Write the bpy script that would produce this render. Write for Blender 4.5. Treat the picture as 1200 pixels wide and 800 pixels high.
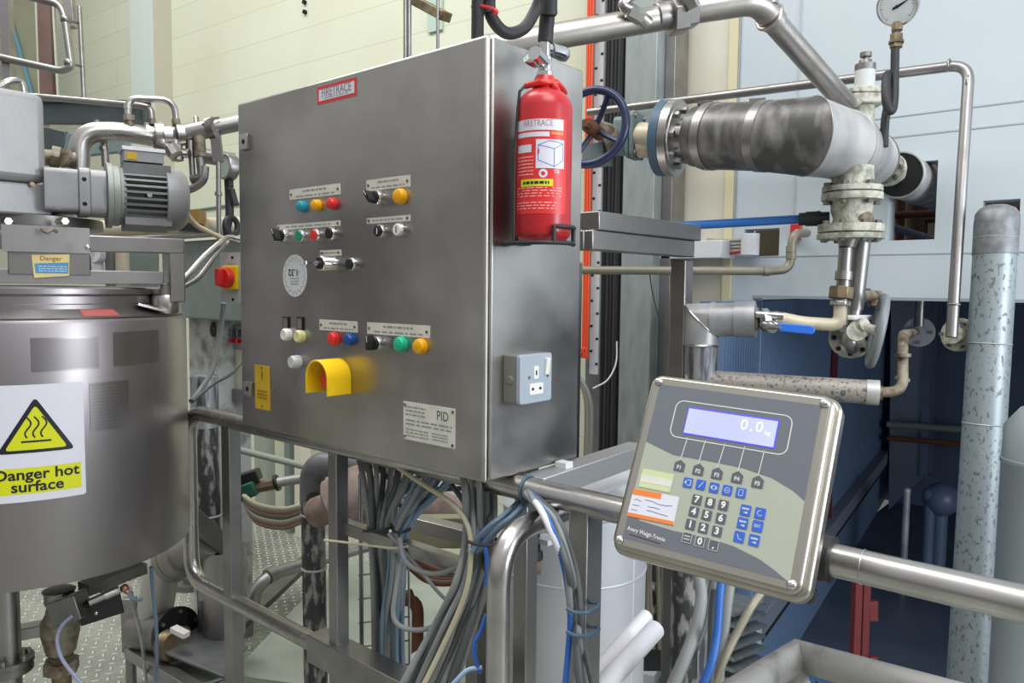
import bpy, bmesh, math, random
from mathutils import Vector as V, Matrix
random.seed(7)
for o in list(bpy.data.objects): bpy.data.objects.remove(o)
S = bpy.context.scene
COL = S.collection
pi = math.pi

# ------------------------------------------------------------------ camera
F = 894.71
YAW, PIT, ROL = -.7066245, .07021, .01088064
CAM = V((.92692, -1.0106, 1.60685))
FWD = V((math.sin(YAW)*math.cos(PIT), math.cos(YAW)*math.cos(PIT), -math.sin(PIT)))
_r = V((math.cos(YAW), -math.sin(YAW), 0)); _u = _r.cross(FWD)
RGT = _r*math.cos(ROL) + _u*math.sin(ROL)
UPV = -_r*math.sin(ROL) + _u*math.cos(ROL)
cd = bpy.data.cameras.new('camera'); cam = bpy.data.objects.new('camera', cd); COL.objects.link(cam)
cd.sensor_width = 36; cd.lens = 36*F/1200; cd.clip_start = .02
m = Matrix((RGT, UPV, -FWD)).transposed().to_4x4(); m.translation = CAM
cam.matrix_world = m
S.camera = cam

# ------------------------------------------------------------------ light
S.view_settings.view_transform = 'Standard'; S.view_settings.look = 'None'
S.view_settings.gamma = 1; S.view_settings.use_curve_mapping = False
S.view_settings.exposure = 0.0
W = bpy.data.worlds.new('hall_ambient'); S.world = W; W.use_nodes = True
nt = W.node_tree; bg = nt.nodes['Background']
tc = nt.nodes.new('ShaderNodeTexCoord'); sp = nt.nodes.new('ShaderNodeSeparateXYZ'); rp = nt.nodes.new('ShaderNodeValToRGB')
ma = nt.nodes.new('ShaderNodeMath'); ma.operation = 'MULTIPLY_ADD'; ma.inputs[1].default_value = .5; ma.inputs[2].default_value = .5
nt.links.new(tc.outputs['Generated'], sp.inputs[0]); nt.links.new(sp.outputs[2], ma.inputs[0]); nt.links.new(ma.outputs[0], rp.inputs[0])
el = rp.color_ramp.elements
el[0].position = .0; el[0].color = (.10, .10, .10, 1)
el[1].position = 1.; el[1].color = (.95, .97, 1., 1)
e = el.new(.42); e.color = (.16, .158, .162, 1)
e = el.new(.505); e.color = (.29, .29, .288, 1)
e = el.new(.56); e.color = (.50, .50, .495, 1)
e = el.new(.72); e.color = (.62, .63, .64, 1)
nt.links.new(rp.outputs[0], bg.inputs[0]); bg.inputs[1].default_value = .86

def area(name, loc, target, sx, sy, power, col=(1, 1, 1)):
    d = bpy.data.lights.new(name, 'AREA'); d.shape = 'RECTANGLE'; d.size = sx; d.size_y = sy; d.energy = power; d.color = col
    o = bpy.data.objects.new(name, d); COL.objects.link(o); o.location = loc
    o.rotation_euler = (V(target)-V(loc)).to_track_quat('-Z', 'Y').to_euler()
    return o
area('roof_light', (-.2, -.4, 5.6), (-.2, -.2, 0), 5.5, 1.2, 135, (1, .99, .96))
area('roof_light', (-3.6, -.3, 5.6), (-3.6, .2, 0), 4.0, 1.2, 115, (1, .99, .94))
area('roof_light', (2.2, -1.0, 4.6), (.3, 1.6, .8), 2.4, 1.6, 75, (.96, .98, 1))
area('recess_fill_light', (4.2, .9, 2.0), (-.2, 3.6, .6), 1.8, 2.2, 150, (.88, .94, 1))  # unseen fill lamp added to brighten the blue recess, no doorway modelled

# ------------------------------------------------------------------ pixel helpers (1200 x 800 frame)
def ray(x, y): return FWD + RGT*((x-600)/F) + UPV*((400-y)/F)
def P(x, y, z): return CAM + ray(x, y)*z
def PL(x, y, n, d):
    r = ray(x, y); return CAM + r*((d - n.dot(CAM))/n.dot(r))
def onY(x, y, Y): return PL(x, y, V((0, 1, 0)), Y)
def onX(x, y, X): return PL(x, y, V((1, 0, 0)), X)
def onZ(x, y, Z): return PL(x, y, V((0, 0, 1)), Z)
def onCyl(x, y, cx, cy, R):
    r = ray(x, y); A = r.x**2+r.y**2; dx, dy = CAM.x-cx, CAM.y-cy
    B = r.x*dx+r.y*dy; K = dx*dx+dy*dy-R*R
    t = (-B-math.sqrt(max(0, B*B-A*K)))/A
    return CAM + r*t
def pr(p):
    d = V(p)-CAM; z = d.dot(FWD); return (600+F*d.dot(RGT)/z, 400-F*d.dot(UPV)/z, z)

# ------------------------------------------------------------------ materials
def lin(h):
    if isinstance(h, str):
        h = h.lstrip('#'); c = [int(h[i:i+2], 16)/255 for i in (0, 2, 4)]
        return tuple((v/12.92 if v <= .04045 else ((v+.055)/1.055)**2.4) for v in c)+(1,)
    return tuple(h)+(1,)
def N(nt, t, **k):
    n = nt.nodes.new(t)
    for a, b in k.items(): setattr(n, a, b)
    return n
MATS = {}
def mat(name, col, rough=.5, metal=0., col2=None, scale=8., stretch=(1, 1, 1), bump=0., bscale=60., rvar=0., lo=.35, hi=.7, detail=4., spec=None, emit=None, trans=0.):
    if name in MATS: return MATS[name]
    m = bpy.data.materials.new(name); m.use_nodes = True; nt = m.node_tree; b = nt.nodes['Principled BSDF']
    b.inputs['Base Color'].default_value = lin(col); b.inputs['Roughness'].default_value = rough; b.inputs['Metallic'].default_value = metal
    if spec is not None: b.inputs['Specular IOR Level'].default_value = spec
    if trans: b.inputs['Transmission Weight'].default_value = trans
    if emit: b.inputs['Emission Color'].default_value = lin(col); b.inputs['Emission Strength'].default_value = emit
    t = N(nt, 'ShaderNodeTexCoord'); mp = N(nt, 'ShaderNodeMapping'); mp.inputs['Scale'].default_value = stretch
    nt.links.new(t.outputs['Object'], mp.inputs[0])
    if col2 is not None or rvar:
        n = N(nt, 'ShaderNodeTexNoise'); n.inputs['Scale'].default_value = scale; n.inputs['Detail'].default_value = detail
        nt.links.new(mp.outputs[0], n.inputs['Vector'])
        r = N(nt, 'ShaderNodeMapRange'); r.inputs[1].default_value = lo; r.inputs[2].default_value = hi
        nt.links.new(n.outputs['Fac'], r.inputs[0])
        if col2 is not None:
            mx = N(nt, 'ShaderNodeMix', data_type='RGBA'); mx.inputs[6].default_value = lin(col); mx.inputs[7].default_value = lin(col2)
            nt.links.new(r.outputs[0], mx.inputs[0]); nt.links.new(mx.outputs[2], b.inputs['Base Color'])
            if emit: nt.links.new(mx.outputs[2], b.inputs['Emission Color'])
        if rvar:
            q = N(nt, 'ShaderNodeMapRange'); q.inputs[3].default_value = rough-rvar; q.inputs[4].default_value = rough+rvar
            nt.links.new(r.outputs[0], q.inputs[0]); nt.links.new(q.outputs[0], b.inputs['Roughness'])
    if bump:
        n2 = N(nt, 'ShaderNodeTexNoise'); n2.inputs['Scale'].default_value = bscale; n2.inputs['Detail'].default_value = 3
        nt.links.new(mp.outputs[0], n2.inputs['Vector'])
        bp = N(nt, 'ShaderNodeBump'); bp.inputs['Strength'].default_value = bump; bp.inputs['Distance'].default_value = .004
        nt.links.new(n2.outputs['Fac'], bp.inputs['Height']); nt.links.new(bp.outputs[0], b.inputs['Normal'])
    MATS[name] = m; return m

STEEL = mat('brushed_cabinet_steel', '#979490', .37, 1., '#bdbab6', 2.6, (1, 1, 1.2), rvar=.11, detail=7, lo=.36, hi=.66)
STEELB = mat('bright_tube_steel', '#c4c1be', .31, 1., '#b0adaa', 14, rvar=.05)
STEELM = mat('mid_steel', '#a5a2a1', .41, 1., '#8f8c8b', 9, rvar=.06)
STEELD = mat('dull_steel', '#918f8d', .44, 1., '#7a7875', 10, rvar=.08)
TANKST = mat('tank_steel', '#aca7aa', .38, 1., '#a09b9e', 5, (1, 1, .25), rvar=.05)
SATIN = mat('satin_terminal_steel', '#bdb8ae', .30, 1., '#aea99f', 6, rvar=.05)
ZINC = mat('galvanised_zinc', '#a9b1b0', .45, .55, '#8c9594', 22, (1, 1, .3), rvar=.1)
DUST = mat('dusty_cladding_steel', '#97989b', .5, .45, '#cfccca', 5, (1, 1, 1), rvar=.1, lo=.4, hi=.7)
DARKCLAD = mat('dirty_cladding_steel', '#5e5d5c', .5, .55, '#a9a6a5', 11, (1.3, 1.3, .5), rvar=.1, lo=.48, hi=.75)
CRUST = mat('crusted_casting', '#c4c2b4', .75, .1, '#8a8b7e', 34, bump=.8, bscale=90, lo=.42, hi=.62)
CRUSTB = mat('stained_casting', '#8e8878', .6, .35, '#5f4a36', 30, bump=.4, bscale=80, lo=.42, hi=.66)
BRASS = mat('tarnished_brass', '#8d7d60', .5, .6, '#5c5142', 28, rvar=.1)
PIPEST = mat('dull_pipe_steel', '#bab5b0', .40, 1., '#a29d97', 12, rvar=.06)
SATW = mat('satin_bright_beam', '#c4c4c6', .42, .8)
GREYP = mat('grey_machine_paint', '#979799', .42, .25, '#858588', 12, bump=.12, bscale=120, lo=.45, hi=.75)
GREYD = mat('dark_grey_machine_paint', '#77787a', .45, .2, '#626364', 12)
FINS = mat('motor_fin_paint', '#4f4f50', .5, .2)
GREENG = mat('grey_green_paint', '#6f7a76', .5, .05, '#7f8985', 5)
GREENB = mat('dark_green_beam_paint', '#474f50', .5, .1, '#3d4546', 8)
TEAL = mat('faded_teal_paint', '#78898a', .55, 0, '#667677', 9)
BLACK = mat('black_plastic', '#151516', .4)
RUBBER = mat('black_rubber', '#26272a', .55)
HOLE = mat('dark_hole', '#060606', .8)
WHITE = mat('white_plastic', '#e4e2dc', .4)
OFFW = mat('engraved_label_white', '#d9d7cd', .45, 0, '#cbc9bd', 30)
INK = mat('grey_print', '#8f8f88', .6)
INKD = mat('dark_print', '#1f1f20', .6)
RED = mat('red_plastic', '#d92f2b', .3)
REDP = mat('red_gloss_paint', '#be2a30', .3, 0, '#b0242b', 5)
REDL = mat('red_label_print', '#dc3032', .38)
REDD = mat('dark_red_paint', '#5f161b', .5)
YELL = mat('yellow_plastic', '#f2c511', .38)
YELP = mat('engraved_yellow_label', '#c9a516', .42, 0, '#b8940f', 20)
AMBER = mat('amber_lens', '#eaa800', .25)
TEALB = mat('teal_lens', '#1b93a5', .25)
GREENL = mat('green_lens', '#16b888', .25)
GREENK = mat('green_button', '#1d8a6d', .35)
BLUEL = mat('blue_lens', '#1d4c8e', .25)
CREAMB = mat('cream_button', '#d8d69c', .35)
CLEARB = mat('clear_button', '#c3c3c6', .2)
CHROME = mat('chrome_bezel', '#d6d4d4', .18, 1.)
LIMEY = mat('sign_lime_yellow', '#d2d614', .45)
SIGNW = mat('sign_white', '#d9d9e2', .35)
NAVYK = mat('sign_black', '#1d1d28', .45)
ORANGE = mat('orange_cable', '#e0532c', .45)
BLUEP = mat('blue_pipe', '#2f72c0', .35, 0, '#2866b0', 10)
BLUEH = mat('blue_lever_vinyl', '#2a68c8', .3)
BLUEC = mat('blue_cable', '#2f64b4', .45)
GREYC = mat('grey_cable', '#868988', .5)
GREYC2 = mat('dark_grey_cable', '#585b5c', .5)
BLGRC = mat('blue_grey_cable', '#6f8599', .5)
WHITEC = mat('white_cable', '#d4d6da', .45)
CREAMC = mat('cream_cable', '#bfb79c', .45)
BROWNC = mat('brown_cable', '#8a5a3c', .5)
NAVYW = mat('navy_handwheel', '#2c3250', .3, .2)
NAVYF = mat('blue_gasket_flange', '#4a6378', .5, .1)
LEADP = mat('mottled_lead_pipe', '#949ea2', .5, .3, '#666c6f', 95, (1, 1, .6), rvar=.08, lo=.56, hi=.66)
MOTTLE = mat('peeling_black_pipe', '#3a3a3b', .45, .2, '#918f8b', 42, (1, 1, .4), lo=.50, hi=.62)
MOTTLE2 = mat('streaked_clad_pipe', '#9b9c9f', .45, .5, '#4c4f55', 28, (1, 1, .15), lo=.48, hi=.60)
SPECK = mat('speckled_clad_pipe', '#98928a', .55, .3, '#58575a', 110, (1, 1, 1), lo=.54, hi=.64)
PINK = mat('pink_lagging', '#9b8880', .8, 0, '#7d6b64', 20, bump=.6, bscale=25)
RUST = mat('rusty_pipe', '#6b4430', .8, .1, '#5a3520', 35)
CREAMP = mat('cream_pipe_paint', '#c9bfa6', .45, .1, '#9a8a70', 12, lo=.55, hi=.75)
OLIVE = mat('olive_conduit', '#8d8878', .45, .3, '#7d786a', 8)
IVORYP = mat('ivory_panel', '#d3d0c0', .5, 0, '#c9c3b2', 2.2)
WHITP = mat('grey_white_trunking', '#c3c6ca', .5)
VESSEL = mat('satin_vessel_steel', '#c9cbd0', .45, .35, '#bbbdc3', 3)
GREYRAIL = mat('dirty_grey_pipe', '#a9a7a4', .5, .3, '#7d7a75', 22, lo=.5, hi=.75)
GLASSW = mat('gauge_dial_white', '#dfe3e4', .2)
DIALG = mat('gauge_dial_greenish', '#aebdb6', .25)
STICK = mat('blue_tape', '#2f6bd0', .4)
PEACH = mat('orange_label_print', '#e8813a', .4)
BLUEST = mat('blue_warning_print', '#4f8fb8', .45)
STRAW = mat('straw_print', '#d8c584', .45)
GREEN = mat('green_valve_body', '#1f5a4a', .5)
# ------------------------------------------------------------------ mesh builder
class MB:
    def __init__(s, mat=None): s.v = []; s.f = []; s.mi = []; s.ms = []; s.cur = mat; s.bev = 0; s.smooth = True
    def midx(s, m):
        m = m or s.cur
        if m not in s.ms: s.ms.append(m)
        return s.ms.index(m)
    def add(s, vs, fs, m=None):
        b = len(s.v); i = s.midx(m); s.v += [V(x) for x in vs]
        for f in fs: s.f.append([b+k for k in f]); s.mi.append(i)
        return s
    def box(s, c, ex, ey, ez, m=None):              # centre and three half-vectors
        c, ex, ey, ez = V(c), V(ex), V(ey), V(ez)
        vs = [c+ex*a+ey*b+ez*d for d in (-1, 1) for b in (-1, 1) for a in (-1, 1)]
        fs = [(0, 2, 3, 1), (4, 5, 7, 6), (0, 1, 5, 4), (2, 6, 7, 3), (0, 4, 6, 2), (1, 3, 7, 5)]
        if ex.cross(ey).dot(ez) < 0: fs = [f[::-1] for f in fs]
        return s.add(vs, fs, m)
    def ab(s, a, b, m=None):                        # axis-aligned box from two corners
        a, b = V(a), V(b); h = (b-a)/2
        return s.box((a+b)/2, (abs(h.x), 0, 0), (0, abs(h.y), 0), (0, 0, abs(h.z)), m)
    def bar(s, p0, p1, w, h, up=(0, 0, 1), m=None, off=0):
        p0, p1 = V(p0), V(p1); d = (p1-p0); x = d.normalized().cross(V(up)).normalized(); u = x.cross(d.normalized())
        return s.box((p0+p1)/2+u*off, d/2, x*(w/2), u*(h/2), m)
    def cyl(s, p0, p1, r0, r1=None, n=24, m=None, caps=True):
        return s.lathe(p0, V(p1)-V(p0), [(0, r0), (1, r0 if r1 is None else r1)], n, m, caps, True)
    def lathe(s, o, ax, prof, n=28, m=None, caps=True, rel=False):   # prof: (height, radius)
        o, ax = V(o), V(ax); L = ax.length; a = ax/L
        t = V((0, 0, 1)) if abs(a.z) < .9 else V((1, 0, 0))
        x = t.cross(a).normalized(); y = a.cross(x)
        vs = []
        for h, r in prof:
            for k in range(n):
                q = 2*pi*k/n; vs.append(o+a*(h*L if rel else h)+(x*math.cos(q)+y*math.sin(q))*max(r, 1e-5))
        fs = []
        for j in range(len(prof)-1):
            for k in range(n):
                k2 = (k+1) % n; fs.append((j*n+k, j*n+k2, (j+1)*n+k2, (j+1)*n+k))
        if caps:
            fs.append(tuple(range(n))[::-1]); b = (len(prof)-1)*n; fs.append(tuple(range(b, b+n)))
        return s.add(vs, fs, m)
    def tube(s, pts, r, n=12, m=None, caps=True):
        pts = [V(p) for p in pts]
        q = [pts[0]]
        for p in pts[1:]:
            if (p-q[-1]).length > 1e-6: q.append(p)
        pts = q; N_ = len(pts); rs = r if isinstance(r, (list, tuple)) else [r]*N_
        tans = [((pts[min(i+1, N_-1)]-pts[max(i-1, 0)]).normalized()) for i in range(N_)]
        t0 = tans[0]; x = (V((0, 0, 1)) if abs(t0.z) < .9 else V((1, 0, 0))).cross(t0).normalized()
        vs = []
        for i in range(N_):
            t = tans[i]; x = (x - t*x.dot(t)).normalized(); y = t.cross(x)
            k_ = 1.
            if 0 < i < N_-1:
                cs = (pts[i]-pts[i-1]).normalized().dot(t); k_ = 1/max(cs, .6)
            for k in range(n):
                a = 2*pi*k/n; vs.append(pts[i]+(x*math.cos(a)+y*math.sin(a))*rs[i]*(k_ if k_ < 1.08 else 1.08))
        fs = []
        for j in range(N_-1):
            for k in range(n):
                k2 = (k+1) % n; fs.append((j*n+k, j*n+k2, (j+1)*n+k2, (j+1)*n+k))
        if caps: fs.append(tuple(range(n))[::-1]); b = (N_-1)*n; fs.append(tuple(range(b, b+n)))
        return s.add(vs, fs, m)
    def sphere(s, c, r, m=None, n=16, k=10, sc=(1, 1, 1)):
        c = V(c); vs = []; fs = []
        for j in range(k+1):
            t = pi*j/k
            for i in range(n):
                a = 2*pi*i/n; vs.append(c+V((max(math.sin(t), 1e-4)*math.cos(a)*sc[0], max(math.sin(t), 1e-4)*math.sin(a)*sc[1], math.cos(t)*sc[2]))*r)
        for j in range(k):
            for i in range(n):
                i2 = (i+1) % n; fs.append((j*n+i, (j+1)*n+i, (j+1)*n+i2, j*n+i2))
        return s.add(vs, fs, m)
    def prism(s, fr, poly, c0, c1, m=None):         # 2-D polygon in a frame, from depth c0 to c1
        n = len(poly); ar = sum(poly[i][0]*poly[(i+1) % n][1]-poly[(i+1) % n][0]*poly[i][1] for i in range(n))
        if ar < 0: poly = poly[::-1]
        vs = [fr(u, v, c0) for u, v in poly]+[fr(u, v, c1) for u, v in poly]
        fs = [tuple(range(n))[::-1], tuple(range(n, 2*n))]+[(i, (i+1) % n, n+(i+1) % n, n+i) for i in range(n)]
        return s.add(vs, fs, m)
    def rect(s, fr, u0, v0, u1, v1, c, t=.0004, m=None): return s.prism(fr, [(u0, v0), (u1, v0), (u1, v1), (u0, v1)], c-t, c, m)
    def flat(s, fr, poly, c, m=None, du=None):      # thin skin that follows a curved frame: cut into strips du wide
        bm = bmesh.new(); f = bm.faces.new([bm.verts.new((u, v, 0)) for u, v in poly])
        if f.normal.z < 0 or sum(poly[i][0]*poly[(i+1) % len(poly)][1]-poly[(i+1) % len(poly)][0]*poly[i][1] for i in range(len(poly))) < 0: f.normal_flip()
        if du:
            us = [p[0] for p in poly]; k = math.floor(min(us)/du)+1
            while k*du < max(us):
                g = bm.verts[:]+bm.edges[:]+bm.faces[:]
                bmesh.ops.bisect_plane(bm, geom=g, dist=1e-7, plane_co=(k*du, 0, 0), plane_no=(1, 0, 0)); k += 1
        bm.verts.index_update()
        s.add([fr(v.co.x, v.co.y, c) for v in bm.verts], [[v.index for v in f.verts] for f in bm.faces], m); bm.free()
        return s
    def text(s, fr, txt, u, v, size, c, m=None, align='CENTER', bold=0., sx=1., rot=0., shear=0., sp=1.):
        vs, fs = text_geo(txt, align, bold, sp); cr, sr = math.cos(rot), math.sin(rot)
        out = []
        for x, y in vs:
            x, y = x*size*sx+y*size*shear, y*size; x, y = x*cr-y*sr, x*sr+y*cr
            out.append(fr(u+x, v+y, c))
        return s.add(out, fs, m)
    def grid(s, fr, u0, v0, u1, v1, lines, c, m=None, h=.4, seed=0):   # rows of short print strokes
        rd = random.Random(seed); st = (v1-v0)/lines
        for k in range(lines):
            v = v1-(k+.5)*st; u = u0
            while u < u1-.02*(u1-u0):
                w = (u1-u0)*rd.uniform(.05, .22); e = min(u+w, u1)
                s.rect(fr, u, v-st*h/2, e, v+st*h/2, c, .0002, m); u = e+(u1-u0)*.035
        return s
_tc = {}
def text_geo(txt, align, bold, sp=1.):
    k = (txt, align, bold, sp)
    if k in _tc: return _tc[k]
    c = bpy.data.curves.new('lettering', 'FONT'); c.body = txt; c.align_x = align; c.align_y = 'CENTER'; c.size = 1; c.offset = bold; c.resolution_u = 3; c.space_character = sp
    o = bpy.data.objects.new('lettering', c); COL.objects.link(o)
    dg = bpy.context.evaluated_depsgraph_get(); dg.update(); me = o.evaluated_get(dg).to_mesh()
    r = ([(v.co.x, v.co.y) for v in me.vertices], [list(p.vertices) for p in me.polygons])
    o.evaluated_get(dg).to_mesh_clear(); bpy.data.objects.remove(o); bpy.data.curves.remove(c)
    # make every face look towards +n
    out = []
    for f in r[1]:
        q = [r[0][i] for i in f]; a = sum(q[i][0]*q[(i+1) % len(q)][1]-q[(i+1) % len(q)][0]*q[i][1] for i in range(len(q)))
        out.append(f if a > 0 else f[::-1])
    _tc[k] = (r[0], out); return _tc[k]
def frame(o, u, v, n=None):
    o, u, v = V(o), V(u).normalized(), V(v).normalized(); n = V(n).normalized() if n else u.cross(v).normalized()
    return lambda a, b, c=0.: o+u*a+v*b+n*c
def rrect(u0, v0, u1, v1, r, k=5):
    out = []
    for cx, cy, a0 in ((u1-r, v0+r, -pi/2), (u1-r, v1-r, 0), (u0+r, v1-r, pi/2), (u0+r, v0+r, pi)):
        for i in range(k+1): a = a0+pi/2*i/k; out.append((cx+r*math.cos(a), cy+r*math.sin(a)))
    return out
def circ(cu, cv, ru, rv=None, n=28): return [(cu+ru*math.cos(2*pi*i/n), cv+(rv or ru)*math.sin(2*pi*i/n)) for i in range(n)]
def fillet(pts, rad, k=6):
    pts = [V(p) for p in pts]; out = [pts[0]]
    for i in range(1, len(pts)-1):
        p = pts[i]; a = (pts[i-1]-p); b = (pts[i+1]-p); r = rad[i-1] if isinstance(rad, (list, tuple)) else rad
        d = min(r, a.length*.49, b.length*.49); A = p+a.normalized()*d; B = p+b.normalized()*d
        for j in range(k+1): t = j/k; out.append(A*(1-t)**2+p*2*t*(1-t)+B*t*t)
    out.append(pts[-1]); return out
def spline(pts, k=8):
    pts = [V(p) for p in pts]; q = [pts[0]*2-pts[1]]+pts+[pts[-1]*2-pts[-2]]; out = []
    for i in range(1, len(q)-2):
        a, b, c, d = q[i-1:i+3]
        for j in range(k):
            t = j/k; out.append(.5*((2*b)+(c-a)*t+(2*a-5*b+4*c-d)*t*t+(3*b-a-3*c+d)*t**3))
    out.append(pts[-1]); return out
def pp(*a): return [P(*q) for q in a]

def mesh_of(mb, name, base):
    me = bpy.data.meshes.new(name)
    me.from_pydata([tuple(v-base) for v in mb.v], [], mb.f)
    for m_ in mb.ms: me.materials.append(m_)
    me.polygons.foreach_set('material_index', mb.mi)
    me.polygons.foreach_set('use_smooth', [mb.smooth]*len(mb.f))
    me.update()
    if mb.smooth: me.set_sharp_from_angle(angle=math.radians(38))
    return me
def finish_obj(mb, name, base):
    o = bpy.data.objects.new(name, mesh_of(mb, name, base)); COL.objects.link(o)
    if mb.bev:
        b = o.modifiers.new('bevel', 'BEVEL'); b.width = mb.bev; b.segments = 2; b.limit_method = 'ANGLE'; b.angle_limit = math.radians(40)
    return o
class Thing:
    def __init__(s, name, label, cat, group=None, kind=None): s.name, s.label, s.cat, s.group, s.kind = name, label, cat, group, kind; s.p = []
    def part(s, name, mat=None, parent=None, label=None, bev=0):
        mb = MB(mat); mb.bev = bev; s.p.append((name, mb, parent, label)); return mb
    def done(s):
        s.p = [q for q in s.p if q[1].v]
        al = [v for q in s.p for v in q[1].v]
        lo = [min(v[i] for v in al) for i in range(3)]; hi = [max(v[i] for v in al) for i in range(3)]
        base = V(((lo[0]+hi[0])/2, (lo[1]+hi[1])/2, lo[2]))
        if len(s.p) == 1:
            root = finish_obj(s.p[0][1], s.name, base); root.location = base
        else:
            root = bpy.data.objects.new(s.name, None); COL.objects.link(root); root.location = base; root.empty_display_size = .05
            d = {}
            for nm, mb, par, lb in s.p:
                o = finish_obj(mb, nm, base); o.parent = d[id(par)] if par is not None else root; d[id(mb)] = o
                if lb: o['label'] = lb
        root['label'] = s.label; root['category'] = s.cat
        if s.group: root['group'] = s.group
        if s.kind: root['kind'] = s.kind
        s.root = root; return root
def one(name, label, cat, mat, fn, group=None, bev=0):
    t = Thing(name, label, cat, group); mb = t.part(name, mat, bev=bev); fn(mb); return t.done()
def structure(name, mb, label=None):
    al = mb.v; base = V(al[0]); o = finish_obj(mb, name, V((0, 0, 0))); o['kind'] = 'structure'
    if label: o['label'] = label
    return o
def hexring(mb, p0, p1, r, m=None): mb.cyl(p0, p1, r, n=6, m=m)
def bolts(mb, c, ax, R, n, r, h, m=None, ph=0.):
    c, a = V(c), V(ax).normalized(); t = V((0, 0, 1)) if abs(a.z) < .9 else V((1, 0, 0)); x = t.cross(a).normalized(); y = a.cross(x)
    for k in range(n):
        q = 2*pi*k/n+ph; p = c+(x*math.cos(q)+y*math.sin(q))*R; mb.cyl(p-a*h, p+a*h, r, n=6, m=m)
def ring(mb, c, ax, R, r, n=40, m=None, k=10):
    c, a = V(c), V(ax).normalized(); t = V((0, 0, 1)) if abs(a.z) < .9 else V((1, 0, 0)); x = t.cross(a).normalized(); y = a.cross(x)
    vs = []; fs = []
    for i in range(n):
        q = 2*pi*i/n; d = x*math.cos(q)+y*math.sin(q)
        for j in range(k): w = 2*pi*j/k; vs.append(c+d*(R+r*math.cos(w))+a*(r*math.sin(w)))
    for i in range(n):
        for j in range(k): fs.append((i*k+j, ((i+1) % n)*k+j, ((i+1) % n)*k+(j+1) % k, i*k+(j+1) % k))
    mb.add(vs, fs, m)

def boltp(t, mt, c, ax, R, n, r, h, m=None, ph=0.):
    c, a = V(c), V(ax).normalized(); u = V((0, 0, 1)) if abs(a.z) < .9 else V((1, 0, 0)); x = u.cross(a).normalized(); y = a.cross(x)
    for k in range(n):
        q = 2*pi*k/n+ph; p = c+(x*math.cos(q)+y*math.sin(q))*R; t.part('flange_bolt', mt).cyl(p-a*h, p+a*h, r, n=6, m=m)
# ------------------------------------------------------------------ setting materials
def floor_mat():
    m = bpy.data.materials.new('painted_tread_plate'); m.use_nodes = True; nt = m.node_tree; b = nt.nodes['Principled BSDF']; L = nt.links.new
    t = N(nt, 'ShaderNodeTexCoord'); mp = N(nt, 'ShaderNodeMapping'); mp.inputs['Rotation'].default_value = (0, 0, .5); mp.inputs['Scale'].default_value = (1/.046, 1/.046, 1)
    L(t.outputs['Object'], mp.inputs[0]); s = N(nt, 'ShaderNodeSeparateXYZ'); L(mp.outputs[0], s.inputs[0])
    def M(op, a, c=None):
        n = N(nt, 'ShaderNodeMath', operation=op)
        for i, q in enumerate((a, c)):
            if q is None: continue
            if isinstance(q, (int, float)): n.inputs[i].default_value = q
            else: L(q, n.inputs[i])
        return n.outputs[0]
    ck = N(nt, 'ShaderNodeTexChecker'); ck.inputs['Scale'].default_value = 1.; L(mp.outputs[0], ck.inputs['Vector'])
    fx = M('SUBTRACT', M('FRACT', s.outputs[0]), .5); fy = M('SUBTRACT', M('FRACT', s.outputs[1]), .5)
    def oval(a, c): return M('ADD', M('POWER', M('MULTIPLY', a, 1/.42), 2), M('POWER', M('MULTIPLY', c, 1/.17), 2))
    mx = N(nt, 'ShaderNodeMix'); L(ck.outputs['Fac'], mx.inputs[0]); L(oval(fx, fy), mx.inputs[2]); L(oval(fy, fx), mx.inputs[3])
    hgt = M('MAXIMUM', M('SUBTRACT', 1., mx.outputs[0]), 0.)
    bp = N(nt, 'ShaderNodeBump'); bp.inputs['Strength'].default_value = 1.; bp.inputs['Distance'].default_value = .012; L(hgt, bp.inputs['Height']); L(bp.outputs[0], b.inputs['Normal'])
    n1 = N(nt, 'ShaderNodeTexNoise'); n1.inputs['Scale'].default_value = 1.6; n1.inputs['Detail'].default_value = 6; L(t.outputs['Object'], n1.inputs['Vector'])
    r = N(nt, 'ShaderNodeValToRGB'); r.color_ramp.elements[0].position = .36; r.color_ramp.elements[0].color = lin('#6b6a61'); r.color_ramp.elements[1].position = .62; r.color_ramp.elements[1].color = lin('#a1a59a')
    L(n1.outputs['Fac'], r.inputs[0])
    m2 = N(nt, 'ShaderNodeMix', data_type='RGBA'); L(M('MINIMUM', M('MULTIPLY', hgt, 1.5), .9), m2.inputs[0]); L(r.outputs[0], m2.inputs[6]); m2.inputs[7].default_value = lin('#e2e4db'); L(m2.outputs[2], b.inputs['Base Color'])
    b.inputs['Roughness'].default_value = .45
    return m
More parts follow.
